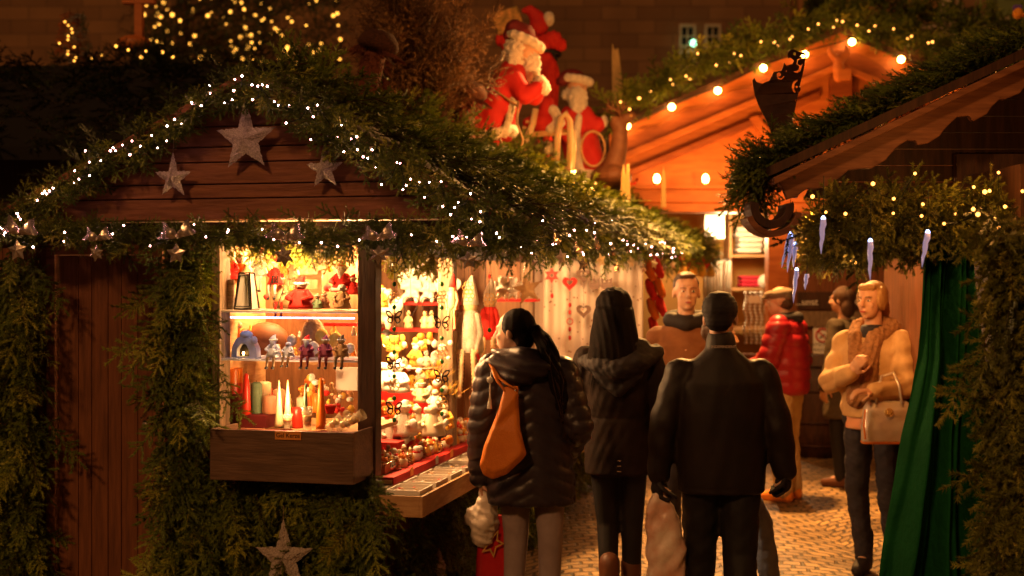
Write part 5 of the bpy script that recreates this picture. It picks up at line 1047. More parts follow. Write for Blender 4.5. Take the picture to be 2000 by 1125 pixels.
# green curtain
nu, nv = 90, 60; vs = []
def ledge_(v): return np.interp(v, [470, 700, 850, 1125, 1330], [1812, 1797, 1768, 1728, 1700])
def redge_(v): return np.interp(v, [470, 1125, 1330], [1900, 1935, 1945])
for j in range(nv + 1):
    py = 465 + (1330 - 465) * j / nv
    for i in range(nu + 1):
        u_ = i / nu; px = ledge_(py) + (redge_(py) - ledge_(py)) * u_; v_ = j / nv
        am = .03 + .05 * v_
        dyy = am * sin(u_ * 17 + 1.2 * sin(v_ * 2.2)) + .025 * sin(u_ * 39 + v_ * 5) + .035 * sin(u_ * 7 - v_ * 6) + .008 * sin(v_ * 30 + u_ * 12) * v_
        Y = 5.35 + dyy; q = P(px, py, 5.35); vs.append((q.x, Y, q.z))
b = MB(); b.add(vs, [(j * (nu + 1) + i, j * (nu + 1) + i + 1, (j + 1) * (nu + 1) + i + 1, (j + 1) * (nu + 1) + i) for j in range(nv) for i in range(nu)])
o = b.build('curtain', M['greencloth'], smooth=True, label='heavy dark green canvas curtain gathered at the near stall', cat='curtain'); sd_ = o.modifiers.new('s', 'SOLIDIFY'); sd_.thickness = .004
# lane lighting (unseen lamps, placed for the bright paving)
light('lane_lamp', 'SPOT', (1.9, 11.6, 4.6), 3600, (1, .46, .12), .15, target=(1.2, 8.8, 0), spot=1.75)
light('stall_front_lamp', 'POINT', (P(1640, 0, 12.8).x, 13.2, 2.5), 20, (1, .45, .13), .12)
# ================= GOODS IN THE HUT =================
def G(name, label, cat, px, py, d, group=None):   # thing standing at a pixel on hut plane d
    p = FP(px, py, d); t = thing(name, label, cat, M_=HM @ Matrix.Translation(p), group=group); t['_s'] = 0; del t['_s']
    return t, F / (HM @ p).y
def sc(s, *v): return [a / s for a in v]
# --- upper shelf ---
t, s = G('birch_log', 'short upright birch log on the upper window shelf at the left', 'log', 447, 604, .1); MB().lathe([(11 / s, 0), (12 / s, 20 / s), (11 / s, 58 / s)], n=16).build('log', M['birch'], t, smooth='auto')
c = FP(444, 545, .1); b = MB(); b.lathe([(5 / s, 0), (6 / s, 10 / s), (3 / s, 20 / s), (4.5 / s, 26 / s), (1 / s, 31 / s)], c, 12); b.build('penguin_figure', M['white'], M_=HM, smooth=True, label='tiny white figure on top of the birch log', cat='figure')
t, s = G('lantern', 'white tapered lantern with black frame on the upper window shelf', 'lantern', 482, 603, .06)
def frustum(w0, w1, h, z0=0): return [(-w0, -w0, z0), (w0, -w0, z0), (w0, w0, z0), (-w0, w0, z0), (-w1, -w1, z0 + h), (w1, -w1, z0 + h), (w1, w1, z0 + h), (-w1, w1, z0 + h)]
w0, w1, h = 18 / s, 11 / s, 70 / s; fr = frustum(w0, w1, h); b = MB()
for (i, j) in ((0, 1), (1, 2), (2, 3), (3, 0), (4, 5), (5, 6), (6, 7), (7, 4), (0, 4), (1, 5), (2, 6), (3, 7)): b.bar(fr[i], fr[j], .006, .006, up=(0.1, 1, .1))
b.build('frame', M['black'], t)
i_ = frustum(w0 * .82, w1 * .72, h * .86, h * .07); b = MB()
for (i, j) in ((0, 1), (1, 5), (5, 4), (4, 0)): b.bar(Vector(i_[i]) + Vector((0, -.012, 0)), Vector(i_[j]) + Vector((0, -.012, 0)), .004, .004, up=(0, 1, 0))
b.build('door', M['black'], t); b = MB(); b.add(frustum(w0 * .9, w1 * .9, h * .95, .004), [(0, 3, 2, 1), (4, 5, 6, 7), (0, 1, 5, 4), (1, 2, 6, 5), (2, 3, 7, 6), (3, 0, 4, 7)]); b.build('pane', mat('milk_glass', (.8, .74, .66), .35), t)
MB().lathe([(w1 * 1.1, h + .002), (w1 * .8, h + .01), (w1 * .3, h + .03), (.004, h + .035)], n=12).build('cap', M['waxcream'], t); b = MB(); b.ring((0, 0, h + .045), .012, .002); b.build('handle', M['black'], t)
def doll(name, label, cat, px, py, d, hpx, body, head='waxcream', hat=None, hatlen=1., arms=True, legs=None, beard=None, group=None, wide=.30, skirt=False, trim=False):
    """small figure: coat, head, hat, arms; base at (px,py)"""
    t, s = G(name, label, cat, px, py, d, group); H = hpx / s; w_ = H * wide
    z0 = 0
    if legs: 
        for sx in (-1, 1): MB().tube([(sx * w_ * .35, -.02, .0), (sx * w_ * .42, -.035, -.02 * H), (sx * w_ * .42, -.04, -H * .42)], [w_ * .22, w_ * .2, w_ * .16], 8).build('leg', M[legs], t, smooth=True)
        for sx in (-1, 1): MB().ell((sx * w_ * .42, -.048, -H * .45), (w_ * .22, w_ * .34, w_ * .17), n=8, m=6).build('boot', M['black'], t, smooth=True)
    b = MB(); b.lathe([(w_ * (.95 if not skirt else 1.15), z0), (w_ * .9, H * .12), (w_ * .62, H * .36), (w_ * .45, H * .5), (w_ * .3, H * .56)], n=14, fl=lambda a: 1 + .05 * sin(5 * a)); b.build('coat', M[body], t, smooth=True)
    if arms:
        for sx in (-1, 1): MB().chain([(sx * w_ * .45, 0, H * .48), (sx * w_ * .85, -w_ * .3, H * .32), (sx * w_ * .45, -w_ * .8, H * .27)], [w_ * .2, w_ * .2, w_ * .15], 8).build('arm', M[body], t, smooth=True)
    b = MB(); b.ell((0, -w_ * .05, H * .66), (w_ * .43, w_ * .42, H * .12), n=12, m=8); b.ell((0, -w_ * .45, H * .655), (w_ * .1, w_ * .1, w_ * .1), n=6, m=5); b.build('head', M[head], t, smooth=True)
    if beard: MB().chain([(0, -w_ * .3, H * .62), (0, -w_ * .5, H * .42)], [w_ * .36, w_ * .1], 10).build('beard', M[beard], t, smooth=True)
    if trim: MB().ring((0, 0, .01 + H * .02), w_ * .95, w_ * .14, Z=(0, 1, 0), n=16).build('fur_trim', M['plush'], t, smooth=True)
    if hat:
        MB().tube([(0, 0, H * .7), (0, 0, H * .78), (w_ * .1, 0, H * (.78 + .12 * hatlen)), (w_ * .3, 0, H * (.78 + .24 * hatlen))], [w_ * .48, w_ * .4, w_ * .24, w_ * .05], 12).build('hat', M[hat], t, smooth=True)
        MB().ring((0, 0, H * .72), w_ * .45, w_ * .12, Z=(0, 1, 0), n=14).build('hat_brim', M['plush'], t, smooth=True)
    return t
doll('gnome_figure', 'red cloaked gnome with spread coat in the middle of the upper window shelf', 'gnome', 588, 603, .09, 68, 'red', 'skin', 'red', .6, wide=.42)
doll('basket_figure', 'small green hooded figure right of the red cloaked gnome', 'figure', 620, 603, .08, 34, 'greygreen', 'skind', 'greygreen', .3); doll('basket_figure', 'small brown figure carrying a hooped basket on the upper shelf', 'figure', 634, 602, .12, 38, 'brown', 'skind', 'tan', .2)
MB().ring(FP(634, 580, .1), 8 / 410, .002, a0=0, a1=pi).build('basket_handle', M['tan'], M_=HM, label='thin hoop of the basket on the brown figure', cat='handle') if False else None
doll('penguin_doll', 'grey penguin doll with red scarf at the right of the upper shelf', 'doll', 668, 603, .09, 62, 'tan', 'plush', None, wide=.3); doll('gnome_doll', 'plush Santa with a white brimmed drooping hat above the penguin doll', 'doll', 668, 570, .22, 66, 'red', 'skin', 'red', .7, beard='plush', wide=.36, trim=True)
doll('elf_doll', 'red haired doll in a red spotted dress at the top left of the window', 'doll', 452, 545, .2, 62, 'red', 'skin', 'waxred', .2, wide=.28); doll('elf_doll', 'round faced doll with red hair beside the lantern top', 'doll', 470, 548, .25, 60, 'waxorange', 'skin', 'brown', .1, wide=.34)
doll('snowman_doll', 'white snowman doll with long red scarf hanging in the window', 'snowman', 508, 540, .22, 62, 'plush', 'plush', 'red', .4, wide=.26, legs='white'); doll('skirt_doll', 'tall doll in a red skirt hanging left of the bench', 'doll', 537, 556, .15, 60, 'red', 'waxcream', 'red', .5, legs='white', skirt=True, wide=.24); doll('skirt_doll', 'doll in cream top and red skirt standing on the upper shelf', 'doll', 550, 590, .2, 64, 'waxcream', 'skin', 'red', .4, legs='red', wide=.22)
doll('yellow_doll', 'long yellow stick figure hanging near the window top', 'doll', 556, 536, .3, 62, 'yellow', 'yellow', 'yellow', .2, wide=.2, legs='yellow'); doll('yellow_doll', 'pale yellow figure beside the hanging foil star', 'doll', 574, 545, .3, 66, 'waxcream', 'waxcream', 'yellow', .2, wide=.2, legs='waxcream')
doll('red_figure', 'tiny red caped figure at the right edge of the upper shelf', 'figure', 690, 575, .2, 44, 'red', 'skin', 'red', .5, wide=.32)
t, s = G('little_bench', 'little pale wooden bench frame behind the red cloaked gnome', 'bench', 600, 602, .3); b = MB(); k = 1 / s
for (x0, x1, z0, z1) in ((-28, 30, 56, 66), (-28, 30, 30, 38), (-70, 0, 4, 12)): b.box((x0 * k, 0, z0 * k), (x1 * k, .015, z1 * k))
b.build('backrest', M['woodlight'], t)
for x in (-30, 22, -60): MB().box((x * k, -.004, 0), ((x + 9) * k, .0, 74 * k)).build('leg', M['woodlight'], t)
b = MB(); b.loft([(0, 0, 0, .07, .03), (0, 0, .03, .075, .035), (0, 0, .055, .03, .02)]); b.build('brown_basket', M['tan'], M_=HM @ Matrix.Translation(FP(560, 603, .2)), smooth=True, label='low brown basket behind the red cloaked gnome', cat='basket'); t, s = G('wire_heart', 'curved wire ornament standing in front of the bench', 'ornament', 540, 603, .1); b = MB(); b.tube([(-.01, 0, .17), (-.03, 0, .12), (-.03, 0, .08), (0, 0, 0), (.035, 0, .09), (.04, 0, .13)], .0022, 6)
for i in range(9): b.ell((-.02 + .012 * (i % 3), 0, .13 + .012 * (i // 3)), (.005, .004, .008), n=6, m=4)
b.build('wire', M['black'], t)
for i in range(10):  # spots of baubles at the back of the window
    c = FP(random.choice([500, 520, 545, 575, 640, 652, 660]) + random.uniform(-8, 8), random.uniform(500, 595), .5); r_ = random.uniform(.012, .022); MB().ell(c, (r_, r_, r_)).build('bauble', M[random.choice(['yellow', 'orange', 'red', 'gold'])], M_=HM, smooth=True, label='small bauble at the back of the lit window', cat='bauble', group='baubles at the back of the window')
# --- second shelf ---
t, s = G('candle_house', 'grey arched stone candle house on the second window shelf', 'candle house', 481, 698, .1); k = 1 / s
arch = [(-27, 0), (-25, 22), (-17, 36), (-5, 43), (8, 42), (18, 33), (25, 18), (27, 0)]; inn = [(-16, 2), (-15, 16), (-9, 25), (-2, 28), (5, 25), (10, 14), (11, 2)]
sheet([[(a * k, c_ * k) for a, c_ in arch], [(a * k, c_ * k) for a, c_ in inn]], 'shell', M['lilac'], t, .05, HM @ Matrix.Translation(FP(481, 698, .1)), bevel=.004)
MB().box((-16 * k, .01, 2 * k), (12 * k, .02, 30 * k)).build('back', M['black'], t); b = MB(); b.ell((2 * k, -.01, 44 * k), (14 * k, .02, 9 * k)); b.ell((20 * k, -.02, 34 * k), (7 * k, .015, 8 * k)); b.build('snow_cap', M['lilac'], t, smooth=True); MB().ell((-4 * k, -.01, 8 * k), (.005, .005, .009)).build('flame', M['bulbg'], t, smooth=True)
for (px, hat, body, lab) in ((534, 'lilac', 'lilac', 'seated winter figure in pale blue, first from the candle house, with a striped cone hat'), (563, None, 'lilac', 'seated winter figure in pale blue with a round woolly head'), (600, 'red', 'plum', 'seated plum coated figure with red cap'), (636, 'plum', 'plum', 'seated plum coated figure with a pointed cap'), (667, 'woodgrey', 'tan', 'seated tan animal figure at the right end of the second shelf')): doll('shelf_sitter', lab, 'figure', px, 697, .015, 46 if hat else 38, body, 'lilac' if body == 'lilac' else 'waxcream', hat, .7, legs='darkred' if body == 'plum' else 'woodgrey', group='sitting figures on the second shelf', wide=.34, beard='lilac' if px in (534, 600) else None)
b = MB(); c = FP(520, 690, .42); b.ell(c + Vector((0, 0, .065)), (.12, .09, .095)); b.build('brown_sack', M['brown'], M_=HM, smooth=True, label='large round dark brown sack behind the candle house', cat='sack')
b = MB(); c = FP(612, 690, .3); b.ell(c + Vector((0, 0, .06)), (.065, .06, .12)); b.build('tan_basket', M['tan'], M_=HM, smooth=True, label='tall tan wicker basket behind the seated figures', cat='basket')
for (px, py, rr_, m, lab) in ((628, 656, 13, 'yellow', 'yellow ball next to the wicker basket'), (655, 664, 14, 'yellow', 'large yellow ball behind the plum figures'), (612, 680, 12, 'plush', 'white woolly ball between the seated figures'), (684, 680, 9, 'plush', 'white woolly ball at the right end of the second shelf'), (570, 665, 10, 'cream', 'cream ball behind the round headed figure'), (450, 690, 10, 'waxcream', 'cream ball beside the candle house')): c = FP(px, py, .22); k = rr_ / 410; MB().ell(c, (k, k, k * 1.15)).build('ball', M[m], M_=HM, smooth=True, label=lab, cat='ball')
doll('wooden_angel', 'slim cream carved angel at the left of the second shelf', 'angel', 454, 697, .25, 60, 'waxcream', 'waxcream', None, wide=.2); doll('wooden_angel', 'carved cream angel leaning behind the candle house', 'angel', 468, 672, .3, 56, 'waxorange', 'waxcream', None, wide=.24)
MB().box(FP(632, 637, .4), FP(697, 631, .4) + Vector((0, .05, 0))).build('red_ledge', M['red'], M_=HM, label='thin red ledge at the back of the window', cat='ledge')
# --- bottom: candles ---
def candle(px, py0, py1, wpx, m, lab, d=.12, taper=1., m2=None, flame=False, group=None):
    t, s = G('candle', lab, 'candle', px, py1, d, group); h = (py1 - py0) / s; r0 = wpx / 2 / s; r1 = r0 * taper
    if m2: MB().lathe([(r0, 0), (r0, h * .45)], n=20).build('wax', M[m], t, smooth='auto'); MB().lathe([(r0, h * .451), (r0, h * .97), (r0 * .8, h)], n=20).build('wax', M[m2], t, smooth='auto')
    else: MB().lathe([(r0 * 1.0, 0), (r0, h * .1), (r1 * .5 + r0 * .5, h * .5), (r1, h * .94), (r1 * .6, h)], n=20).build('wax', M[m], t, smooth=True)
    MB().tube([(0, 0, h - .001), (.001, 0, h + .008)], .0012, 5).build('wick', M['black'], t); return t
MB().box(FP(433, 835, .18), FP(466, 770, .18) + Vector((0, .12, 0))).build('cloth_box', M['darkred'], M_=HM, label='dark red cloth covered block at the left end of the candle display', cat='block', bevel=.004); MB().box(FP(465, 836, .08), FP(520, 811, .08) + Vector((0, .12, 0))).build('cloth_box', M['darkred'], M_=HM, label='low dark red cloth covered block under the red cone candle', cat='block', bevel=.004)
candle(455, 718, 771, 38, 'waxred', 'wide two coloured candle, red below and orange above, on the dark red block', .24, 1, 'waxorange'); candle(481, 729, 810, 19, 'waxred', 'tall red cone candle with rounded tip', .1, .5); candle(501, 746, 811, 22, 'greygreen', 'green marbled pillar candle', .16)
candle(527, 772, 808, 26, 'waxpink', 'pink pillar candle next to the green one', .16); candle(545, 742, 836, 17, 'waxcream', 'left one of the two slender beige cone candles', .04, .18); candle(562, 742, 836, 17, 'waxcream', 'right one of the two slender beige cone candles', .05, .18); candle(580, 795, 836, 24, 'waxred', 'short red candle behind the gel glass', .14)
candle(627, 738, 838, 20, 'waxorange', 'tall orange cone candle', .05, .45); candle(605, 738, 800, 20, 'waxorange', 'orange lantern candle in the back row', .3, 1.); candle(515, 745, 790, 30, 'waxcream', 'broad cream candle in the back row', .32); candle(545, 760, 800, 24, 'waxpink', 'pale pink candle in the back row', .3); candle(590, 775, 805, 22, 'cream', 'cream candle in the back row', .26); candle(478, 770, 812, 20, 'waxorange', 'small orange candle behind the cone', .28); candle(618, 768, 805, 18, 'waxorange', 'small orange candle behind the tall orange cone', .24)
def goblet(px, py, d, ang, lab, h=.1):
    p = FP(px, py, d); t = thing('candle_glass', lab, 'glass', M_=HM @ Matrix.Translation(p) @ Matrix.Rotation(ang, 4, 'Y')); MB().lathe([(.02, 0), (.022, .006), (.016, .01), (.02, .04), (.028, h), (.0265, h), (.018, .04), (.002, .02)], n=18).build('glass', M['glass'], t, smooth=True); MB().lathe([(.012, .021), (.018, .04), (.021, h * .62), (.001, h * .63)], n=14).build('gel', M['gold'], t, smooth=True)
    return t
goblet(561, 838, .0, -.0, 'round glass of golden gel wax behind the orange card', .07); goblet(600, 840, -.03, 0, 'tall glass of golden gel wax beside the orange cone candle', .11); goblet(640, 838, -.06, .9, 'tipped glass of gel wax lying in the wooden box, left one'); goblet(660, 838, -.08, .9, 'tipped glass of gel wax lying in the wooden box, middle one'); goblet(676, 830, -.1, 1., 'tipped glass of gel wax lying in the wooden box, right one')
candle(597, 748, 800, 7, 'greygreen', 'thin dark twisted candle standing in the tall glass', -.02, .6)
MB().box(FP(656, 762, .35), FP(697, 718, .35) + Vector((0, .02, 0))).build('white_panel', M['white'], M_=HM, label='bright white panel at the right of the candle display', cat='panel')
MB().lathe([(.018, 0), (.03, .04), (.031, .042), (.01, .04)], FP(645, 808, .1), 18).build('red_bowl', M['red'], M_=HM, smooth=True, label='shiny crimson bowl at the right of the candle display', cat='bowl')
for i in range(34):
    px = random.uniform(585, 694); py = random.uniform(760, 812) if px > 640 else random.uniform(735, 770); c = FP(px, py, random.uniform(.15, .3)); k = random.uniform(.009, .02); MB().ell(c, (k, k, k * random.uniform(.7, 1.3)), n=10, m=7).build('wrapped_candle', M[random.choice(['plush', 'cream', 'waxpink', 'waxcream', 'red', 'yellow', 'orange', 'white'])], M_=HM, smooth=True, label='small rounded candle in the heap at the right of the candle display', cat='candle', group='small candles heaped in the window')
for i in range(60):
    lo = i % 2; px = random.uniform(438, 692); py = random.uniform(752, 806) if lo else random.uniform(640, 694); c = FP(px, py, random.uniform(.36, .52)); k = random.uniform(.010, .022); mm = random.choice(['plush', 'cream', 'waxcream', 'red', 'yellow', 'orange', 'gold', 'waxpink', 'tan'])
    b = MB(); b.lathe([(k * .9, -k), (k, 0), (k * .5, k * .9), (k * .5, k * 1.1), (k * .6, k * 1.6), (k * .2, k * 2.1)], c, 10, fl=lambda a: 1 + .08 * sin(3 * a)); b.build('small_figure', M[mm], M_=HM, smooth=True, label='small ornament figure in the back rows behind the ' + ('candles' if lo else 'seated winter figures'), cat='figure', group='small figures behind the ' + ('candles' if lo else 'seated figures'))
# --- side opening ---
def cherub(px, py, d, hpx, lab, m='plush', wings=True, hang=False):
    t, s = G('angel_figure', lab, 'angel', px, py, d, 'white angels in the stall'); H = hpx / s
    b = MB(); b.ell((0, 0, H * .35), (H * .2, H * .17, H * .24)); b.ell((0, 0, H * .76), (H * .19, H * .18, H * .17)); 
    for sx in (-1, 1): b.chain([(sx * H * .16, 0, H * .5), (sx * H * .24, -H * .12, H * .36), (sx * H * .06, -H * .2, H * .42)], [H * .07, H * .07, H * .06]); b.chain([(sx * H * .1, -.01, H * .16), (sx * H * .17, -H * .2, H * .1), (sx * H * .17, -H * .24, 0)], [H * .1, H * .08, H * .06])
    for i in range(9): a = i * .7; b.ell((H * .15 * cos(a), H * .12 * sin(a), H * (.86 + .03 * (i % 2))), (H * .07,) * 3, n=8, m=6)
    rbuild(b, H * .045, 'body', M[m], t, 1)
    if wings:
        for sx in (-1, 1): MB().ell((sx * H * .28, H * .12, H * .55), (H * .16, H * .03, H * .2), R=Matrix.Rotation(sx * .5, 3, 'Y'), n=10, m=7).build('wing', M[m], t, smooth=True)
    return t
cherub(806, 588, 1.78, 76, 'large white curly angel sitting on the upper red shelf'); cherub(838, 588, 1.78, 60, 'smaller white curly angel right of the large one'); cherub(872, 590, 1.72, 62, 'white curly angel beside the wooden post on the upper red shelf')
cherub(750, 641, 1.5, 82, 'cream plush angel standing left on the lower red shelf', 'cream'); cherub(770, 702, 1.25, 50, 'yellowish plush figure above the white cloths', 'yellow'); cherub(982, 583, 2.7, 46, 'white lamb shaped angel on the red shelf beyond the hanging gnomes'); cherub(1002, 583, 2.7, 44, 'second white woolly figure on the red shelf beyond the hanging gnomes')
for i, px in enumerate((798, 830, 843)): doll('carved_figure', ['slim carved angel on the lower red shelf, left one', 'slim carved angel on the lower red shelf, middle one', 'slim carved angel on the lower red shelf, right one'][i], 'figure', px, 641, 1.58, 44, 'waxcream', 'waxcream', None, wide=.22, group='carved angels on the lower shelf')
doll('orange_doll', 'orange haired doll hanging at the top of the side opening', 'doll', 745, 600, 1.3, 50, 'orange', 'waxcream', 'orange', .2, wide=.3)
doll('straw_figure', 'straw fir tree figure on the white saucer', 'figure', 812, 715, 1.35, 60, 'yellow', 'yellow', 'yellow', .6, wide=.26); doll('straw_figure', 'small cream rabbit figure on the white saucer', 'figure', 833, 714, 1.3, 34, 'cream', 'plush', None, wide=.26)
MB().lathe([(.03, 0), (.11, .012), (.112, .016), (.02, .012)], FP(820, 722, 1.35), 26).build('saucer', M['white'], M_=HM, smooth=True, label='white saucer carrying small figures in the side opening', cat='saucer')
c = FP(756, 775, 1.0)
doll('cloth_angel', 'blindingly lit white cloth angel at the left of the side opening', 'angel', 748, 762, .95, 70, 'white', 'plush', None, wide=.42); doll('cloth_angel', 'second white cloth angel behind the butterfly chain', 'angel', 778, 766, .98, 72, 'white', 'plush', 'white', .5, wide=.34)
for (px, py, hp_, m, hat, lab) in ((745, 868, 60, 'plush', 'white', 'white snow figure at the left on the lowest red tier'), (765, 866, 62, 'plush', None, 'round white snow figure on the lowest red tier'), (790, 850, 78, 'plush', 'white', 'tall white shaggy figure on the red tier'), (815, 842, 64, 'cream', None, 'cream shaggy figure right of the tall white one'), (845, 850, 76, 'cream', None, 'cream cat shaped candle near the post'), (850, 800, 50, 'white', None, 'white bell figure on the top red tier'), (822, 785, 50, 'waxcream', 'yellow', 'little lantern shaped figure on the top tier'), (762, 812, 40, 'yellow', 'yellow', 'golden figure below the butterfly'), (868, 835, 60, 'yellow', None, 'yellow straw figure beside the post'), (735 + 12, 820, 50, 'orange', None, 'orange figure at the left edge of the tiers')):
    d = .8 if py > 835 else 1.1; doll('tier_figure', lab, 'figure', px, py, d, hp_, m, 'cream' if m != 'orange' else 'orange', hat, .4, wide=.34)
# yellow straw bushes
for i, (px, py, n_, lab) in enumerate(((852, 738, 120, 'yellow dried grass bunch in the middle of the side opening'), (870, 770, 110, 'yellow dried grass bunch beside the wooden post'), (800, 762, 80, 'low yellow dried grass behind the figures'))):
    c = FP(px, py, 1.3); b = MB()
    for k in range(n_):
        a = Vector((random.gauss(0, .03), random.gauss(0, .03), 0)); d_ = Vector((random.gauss(0, .05), random.gauss(0, .03), random.uniform(.02, .11))); w_ = Vector((.003, 0, 0)); b.add([c + a - w_, c + a + w_, c + a + d_], [(0, 1, 2)])
    b.build('dried_grass', M['yellow'], M_=HM, label=lab, cat='dried grass', group='dried grass bunches')
# butterfly / flower chains
def heart(c, r_, up=1): return [(c[0] + r_ * .062 * 16 * sin(a) ** 3, c[1] + r_ * .062 * (13 * cos(a) - 5 * cos(2 * a) - 2 * cos(3 * a) - cos(4 * a))) for a in [i * 2 * pi / 24 for i in range(24)]]
def chainmobile(px, y0, items, d, lab, plane=None):
    p0 = plane(px, y0) if plane else FP(px, y0, d); s = F / (HM @ p0).y; t = thing('hanging_chain', lab, 'mobile', M_=HM @ Matrix.Translation(p0)); k = 1 / s; zl = (y0 - items[-1][1]) * k
    MB().tube([(0, 0, .02), (0, 0, zl)], .0012, 5).build('thread', M['black'], t)
    for (kind, py) in items:
        z = (y0 - py) * k; MM = WM[t.name] @ Matrix.Translation((0, -.004, z))
        if kind == 'bead': MB().ell((0, 0, z), (4.2 * k, 4.2 * k, 5 * k), n=10, m=7).build('bead', M['green'], t, smooth=True)
        elif kind == 'redbead': MB().ell((0, 0, z), (3 * k, 3 * k, 5 * k), n=8, m=6).build('bead', M['red'], t, smooth=True)
        elif kind == 'flower':
            b = MB(); [b.ring((8 * k * cos(a), 0, z + 8 * k * sin(a)), 4.5 * k, .0022, n=10, k=4) for a in [i * 2 * pi / 6 for i in range(6)]]; b.ring((0, 0, z), 4 * k, .0022, n=10, k=4); b.build('flower', M['gold'], t)
        elif kind == 'bfly':
            w_ = 17 * k
            outs = []
            for sx in (-1, 1):
                outs.append([(sx * a * w_, c_ * w_) for a, c_ in ((.05, -.05), (.12, .3), (.5, .75), (.95, .8), (1, .55), (.8, .2), (.7, 0), (.85, -.3), (.7, -.6), (.35, -.75), (.1, -.4))]); outs.append([(sx * a * w_, c_ * w_) for a, c_ in ((.2, .1), (.3, .35), (.6, .58), (.82, .6), (.8, .42), (.6, .18))]); outs.append([(sx * a * w_, c_ * w_) for a, c_ in ((.2, -.1), (.55, -.1), (.68, -.35), (.5, -.55), (.28, -.45))])
            sheet(outs, 'butterfly', M['black'], t, .002, MM)
        elif kind in ('heart', 'redheart'): sheet([heart((0, 0), 15 * k), heart((0, 1.5 * k), 6.5 * k)], 'heart', M['red' if kind == 'redheart' else 'woodbox'], t, .006, MM)
        elif kind == 'owl':
            sheet([[(a * k, c_ * k) for a, c_ in ((-11, 10), (-5, 6), (5, 6), (11, 10), (11, -8), (6, -13), (-6, -13), (-11, -8))], circ(-4.5 * k, 2 * k, 2.4 * k, 8), circ(4.5 * k, 2 * k, 2.4 * k, 8)], 'owl', M['woodbox'], t, .006, MM)
        elif kind == 'star': sheet([[(cos(pi / 2 + i * pi / 6) * k * (16 if i % 2 == 0 else 9), sin(pi / 2 + i * pi / 6) * k * (16 if i % 2 == 0 else 9)) for i in range(12)], circ(0, 0, 4 * k)], 'star', M['waxred'], t, .006, MM)
        elif kind == 'ring': MB().ring((0, 0, z), 6 * k, .0035, n=14).build('ring', M['red'], t)
        elif kind == 'loop': MB().ring((0, 0, z), 10 * k, .0018, n=16, k=4).build('loop', M['black'], t)
    return t
chainmobile(770, 500, [('loop', 522), ('bead', 555), ('flower', 580), ('bead', 600), ('bfly', 620), ('bead', 643), ('bead', 688), ('bfly', 710), ('bead', 735), ('flower', 752), ('bead', 778), ('bfly', 798), ('bead', 820)], .12, 'hanging chain of green beads and black butterflies, left one in the side opening')
chainmobile(863, 520, [('bead', 555), ('flower', 580), ('bead', 601), ('bfly', 630), ('bead', 661), ('flower', 688), ('bead', 706), ('bfly', 735), ('bead', 762), ('flower', 786), ('bead', 808)], .5, 'hanging chain of green beads and gold flowers, right one in front of the post')
for (px, y0, hp_, lab) in ((802, 585, 50, 'black wire heart with cream figure left in the side opening'), (838, 585, 55, 'black wire heart with pale figure beside the right bead chain')):
    c = FP(px, y0, .9); s = F / (HM @ c).y; b = MB(); k = 1 / s; pts = [c + Vector((x_ * k * 1.1, 0, z_ * k * 1.4 - .03)) for x_, z_ in [(16 * .9 * sin(a) ** 3, (13 * cos(a) - 5 * cos(2 * a) - 2 * cos(3 * a))) for a in [i * 2 * pi / 24 for i in range(25)]]]; b.tube(pts, .002, 5); b.tube([c + Vector((0, 0, 10 * k)), c + Vector((0, 0, 70 * k))], .0012, 4); b.build('wire_heart', M['black'], M_=HM, label=lab, cat='heart')
# trinkets on the red counter
protos = []
def tr_proto(i):
    t = thing('trinket', 'p', 'trinket', M_=Matrix.Identity(4), group='trinkets crowded on the red counter')
    h = .05
    if i == 0: MB().lathe([(.016, 0), (.014, .02), (.008, .035)], n=10).build('body', M['plush'], t, smooth=True); MB().ell((0, 0, .042), (.011, .011, .011), n=8, m=6).build('head', M['waxcream'], t, smooth=True); MB().lathe([(.012, .046), (.001, .066)], n=8).build('hat', M['red'], t, smooth=True)
    if i == 1: MB().lathe([(.014, 0), (.017, .012), (.011, .03), (.004, .04)], n=10).build('bell', M['gold'], t, smooth=True); MB().ell((0, 0, .043), (.005,) * 3, n=6, m=5).build('knob', M['red'], t, smooth=True)
    if i == 2:
        b = MB(); [b.ell((.012 * cos(a * 2.4) * (1 - a / 16), .012 * sin(a * 2.4) * (1 - a / 16), .004 + .003 * a), (.008, .008, .005), n=6, m=4) for a in range(14)]; b.build('cone', M['tan'], t, smooth=True); MB().ell((0, 0, .046), (.007,) * 3, n=6, m=5).build('tip', M['plush'], t, smooth=True)
    if i == 3: MB().ell((0, 0, .017), (.018, .016, .017), n=10, m=7).build('body', M['white'], t, smooth=True); MB().ell((.004, -.004, .04), (.012, .012, .011), n=8, m=6).build('head', M['white'], t, smooth=True); MB().ring((.002, -.002, .031), .010, .003, Z=(0, 1, 0), n=10, k=5).build('scarf', M['red'], t, smooth=True)
    if i == 4: MB().lathe([(.015, 0), (.018, .01), (.018, .026), (.012, .03)], n=12).build('pot', M['cream'], t, smooth=True); b = MB(); [b.ell((random.gauss(0, .008), random.gauss(0, .008), .034 + random.uniform(0, .01)), (.006,) * 3, n=6, m=4) for _ in range(8)]; b.build('berries', M['orange'], t, smooth=True)
    if i == 5: MB().ell((0, 0, .018), (.018,) * 3, n=12, m=8).build('bauble', M['silver'], t, smooth=True); MB().lathe([(.005, .035), (.005, .041)], n=8).build('cap', M['gold'], t)
    if i == 6: MB().lathe([(.017, 0), (.017, .01), (.005, .045)], n=5).build('cone', M['yellow'], t); MB().ell((0, 0, .05), (.008,) * 3, n=8, m=6).build('head', M['waxcream'], t, smooth=True)
    return t
names7 = ['tiny white gnome with a red cap', 'tiny golden bell with a red knob', 'tiny pine cone with a white tip', 'tiny snowman with a red scarf', 'tiny cream pot of orange berries', 'tiny silver bauble', 'tiny yellow cone figure']
protos = [tr_proto(i) for i in range(7)]; used = set(); cnt = 0
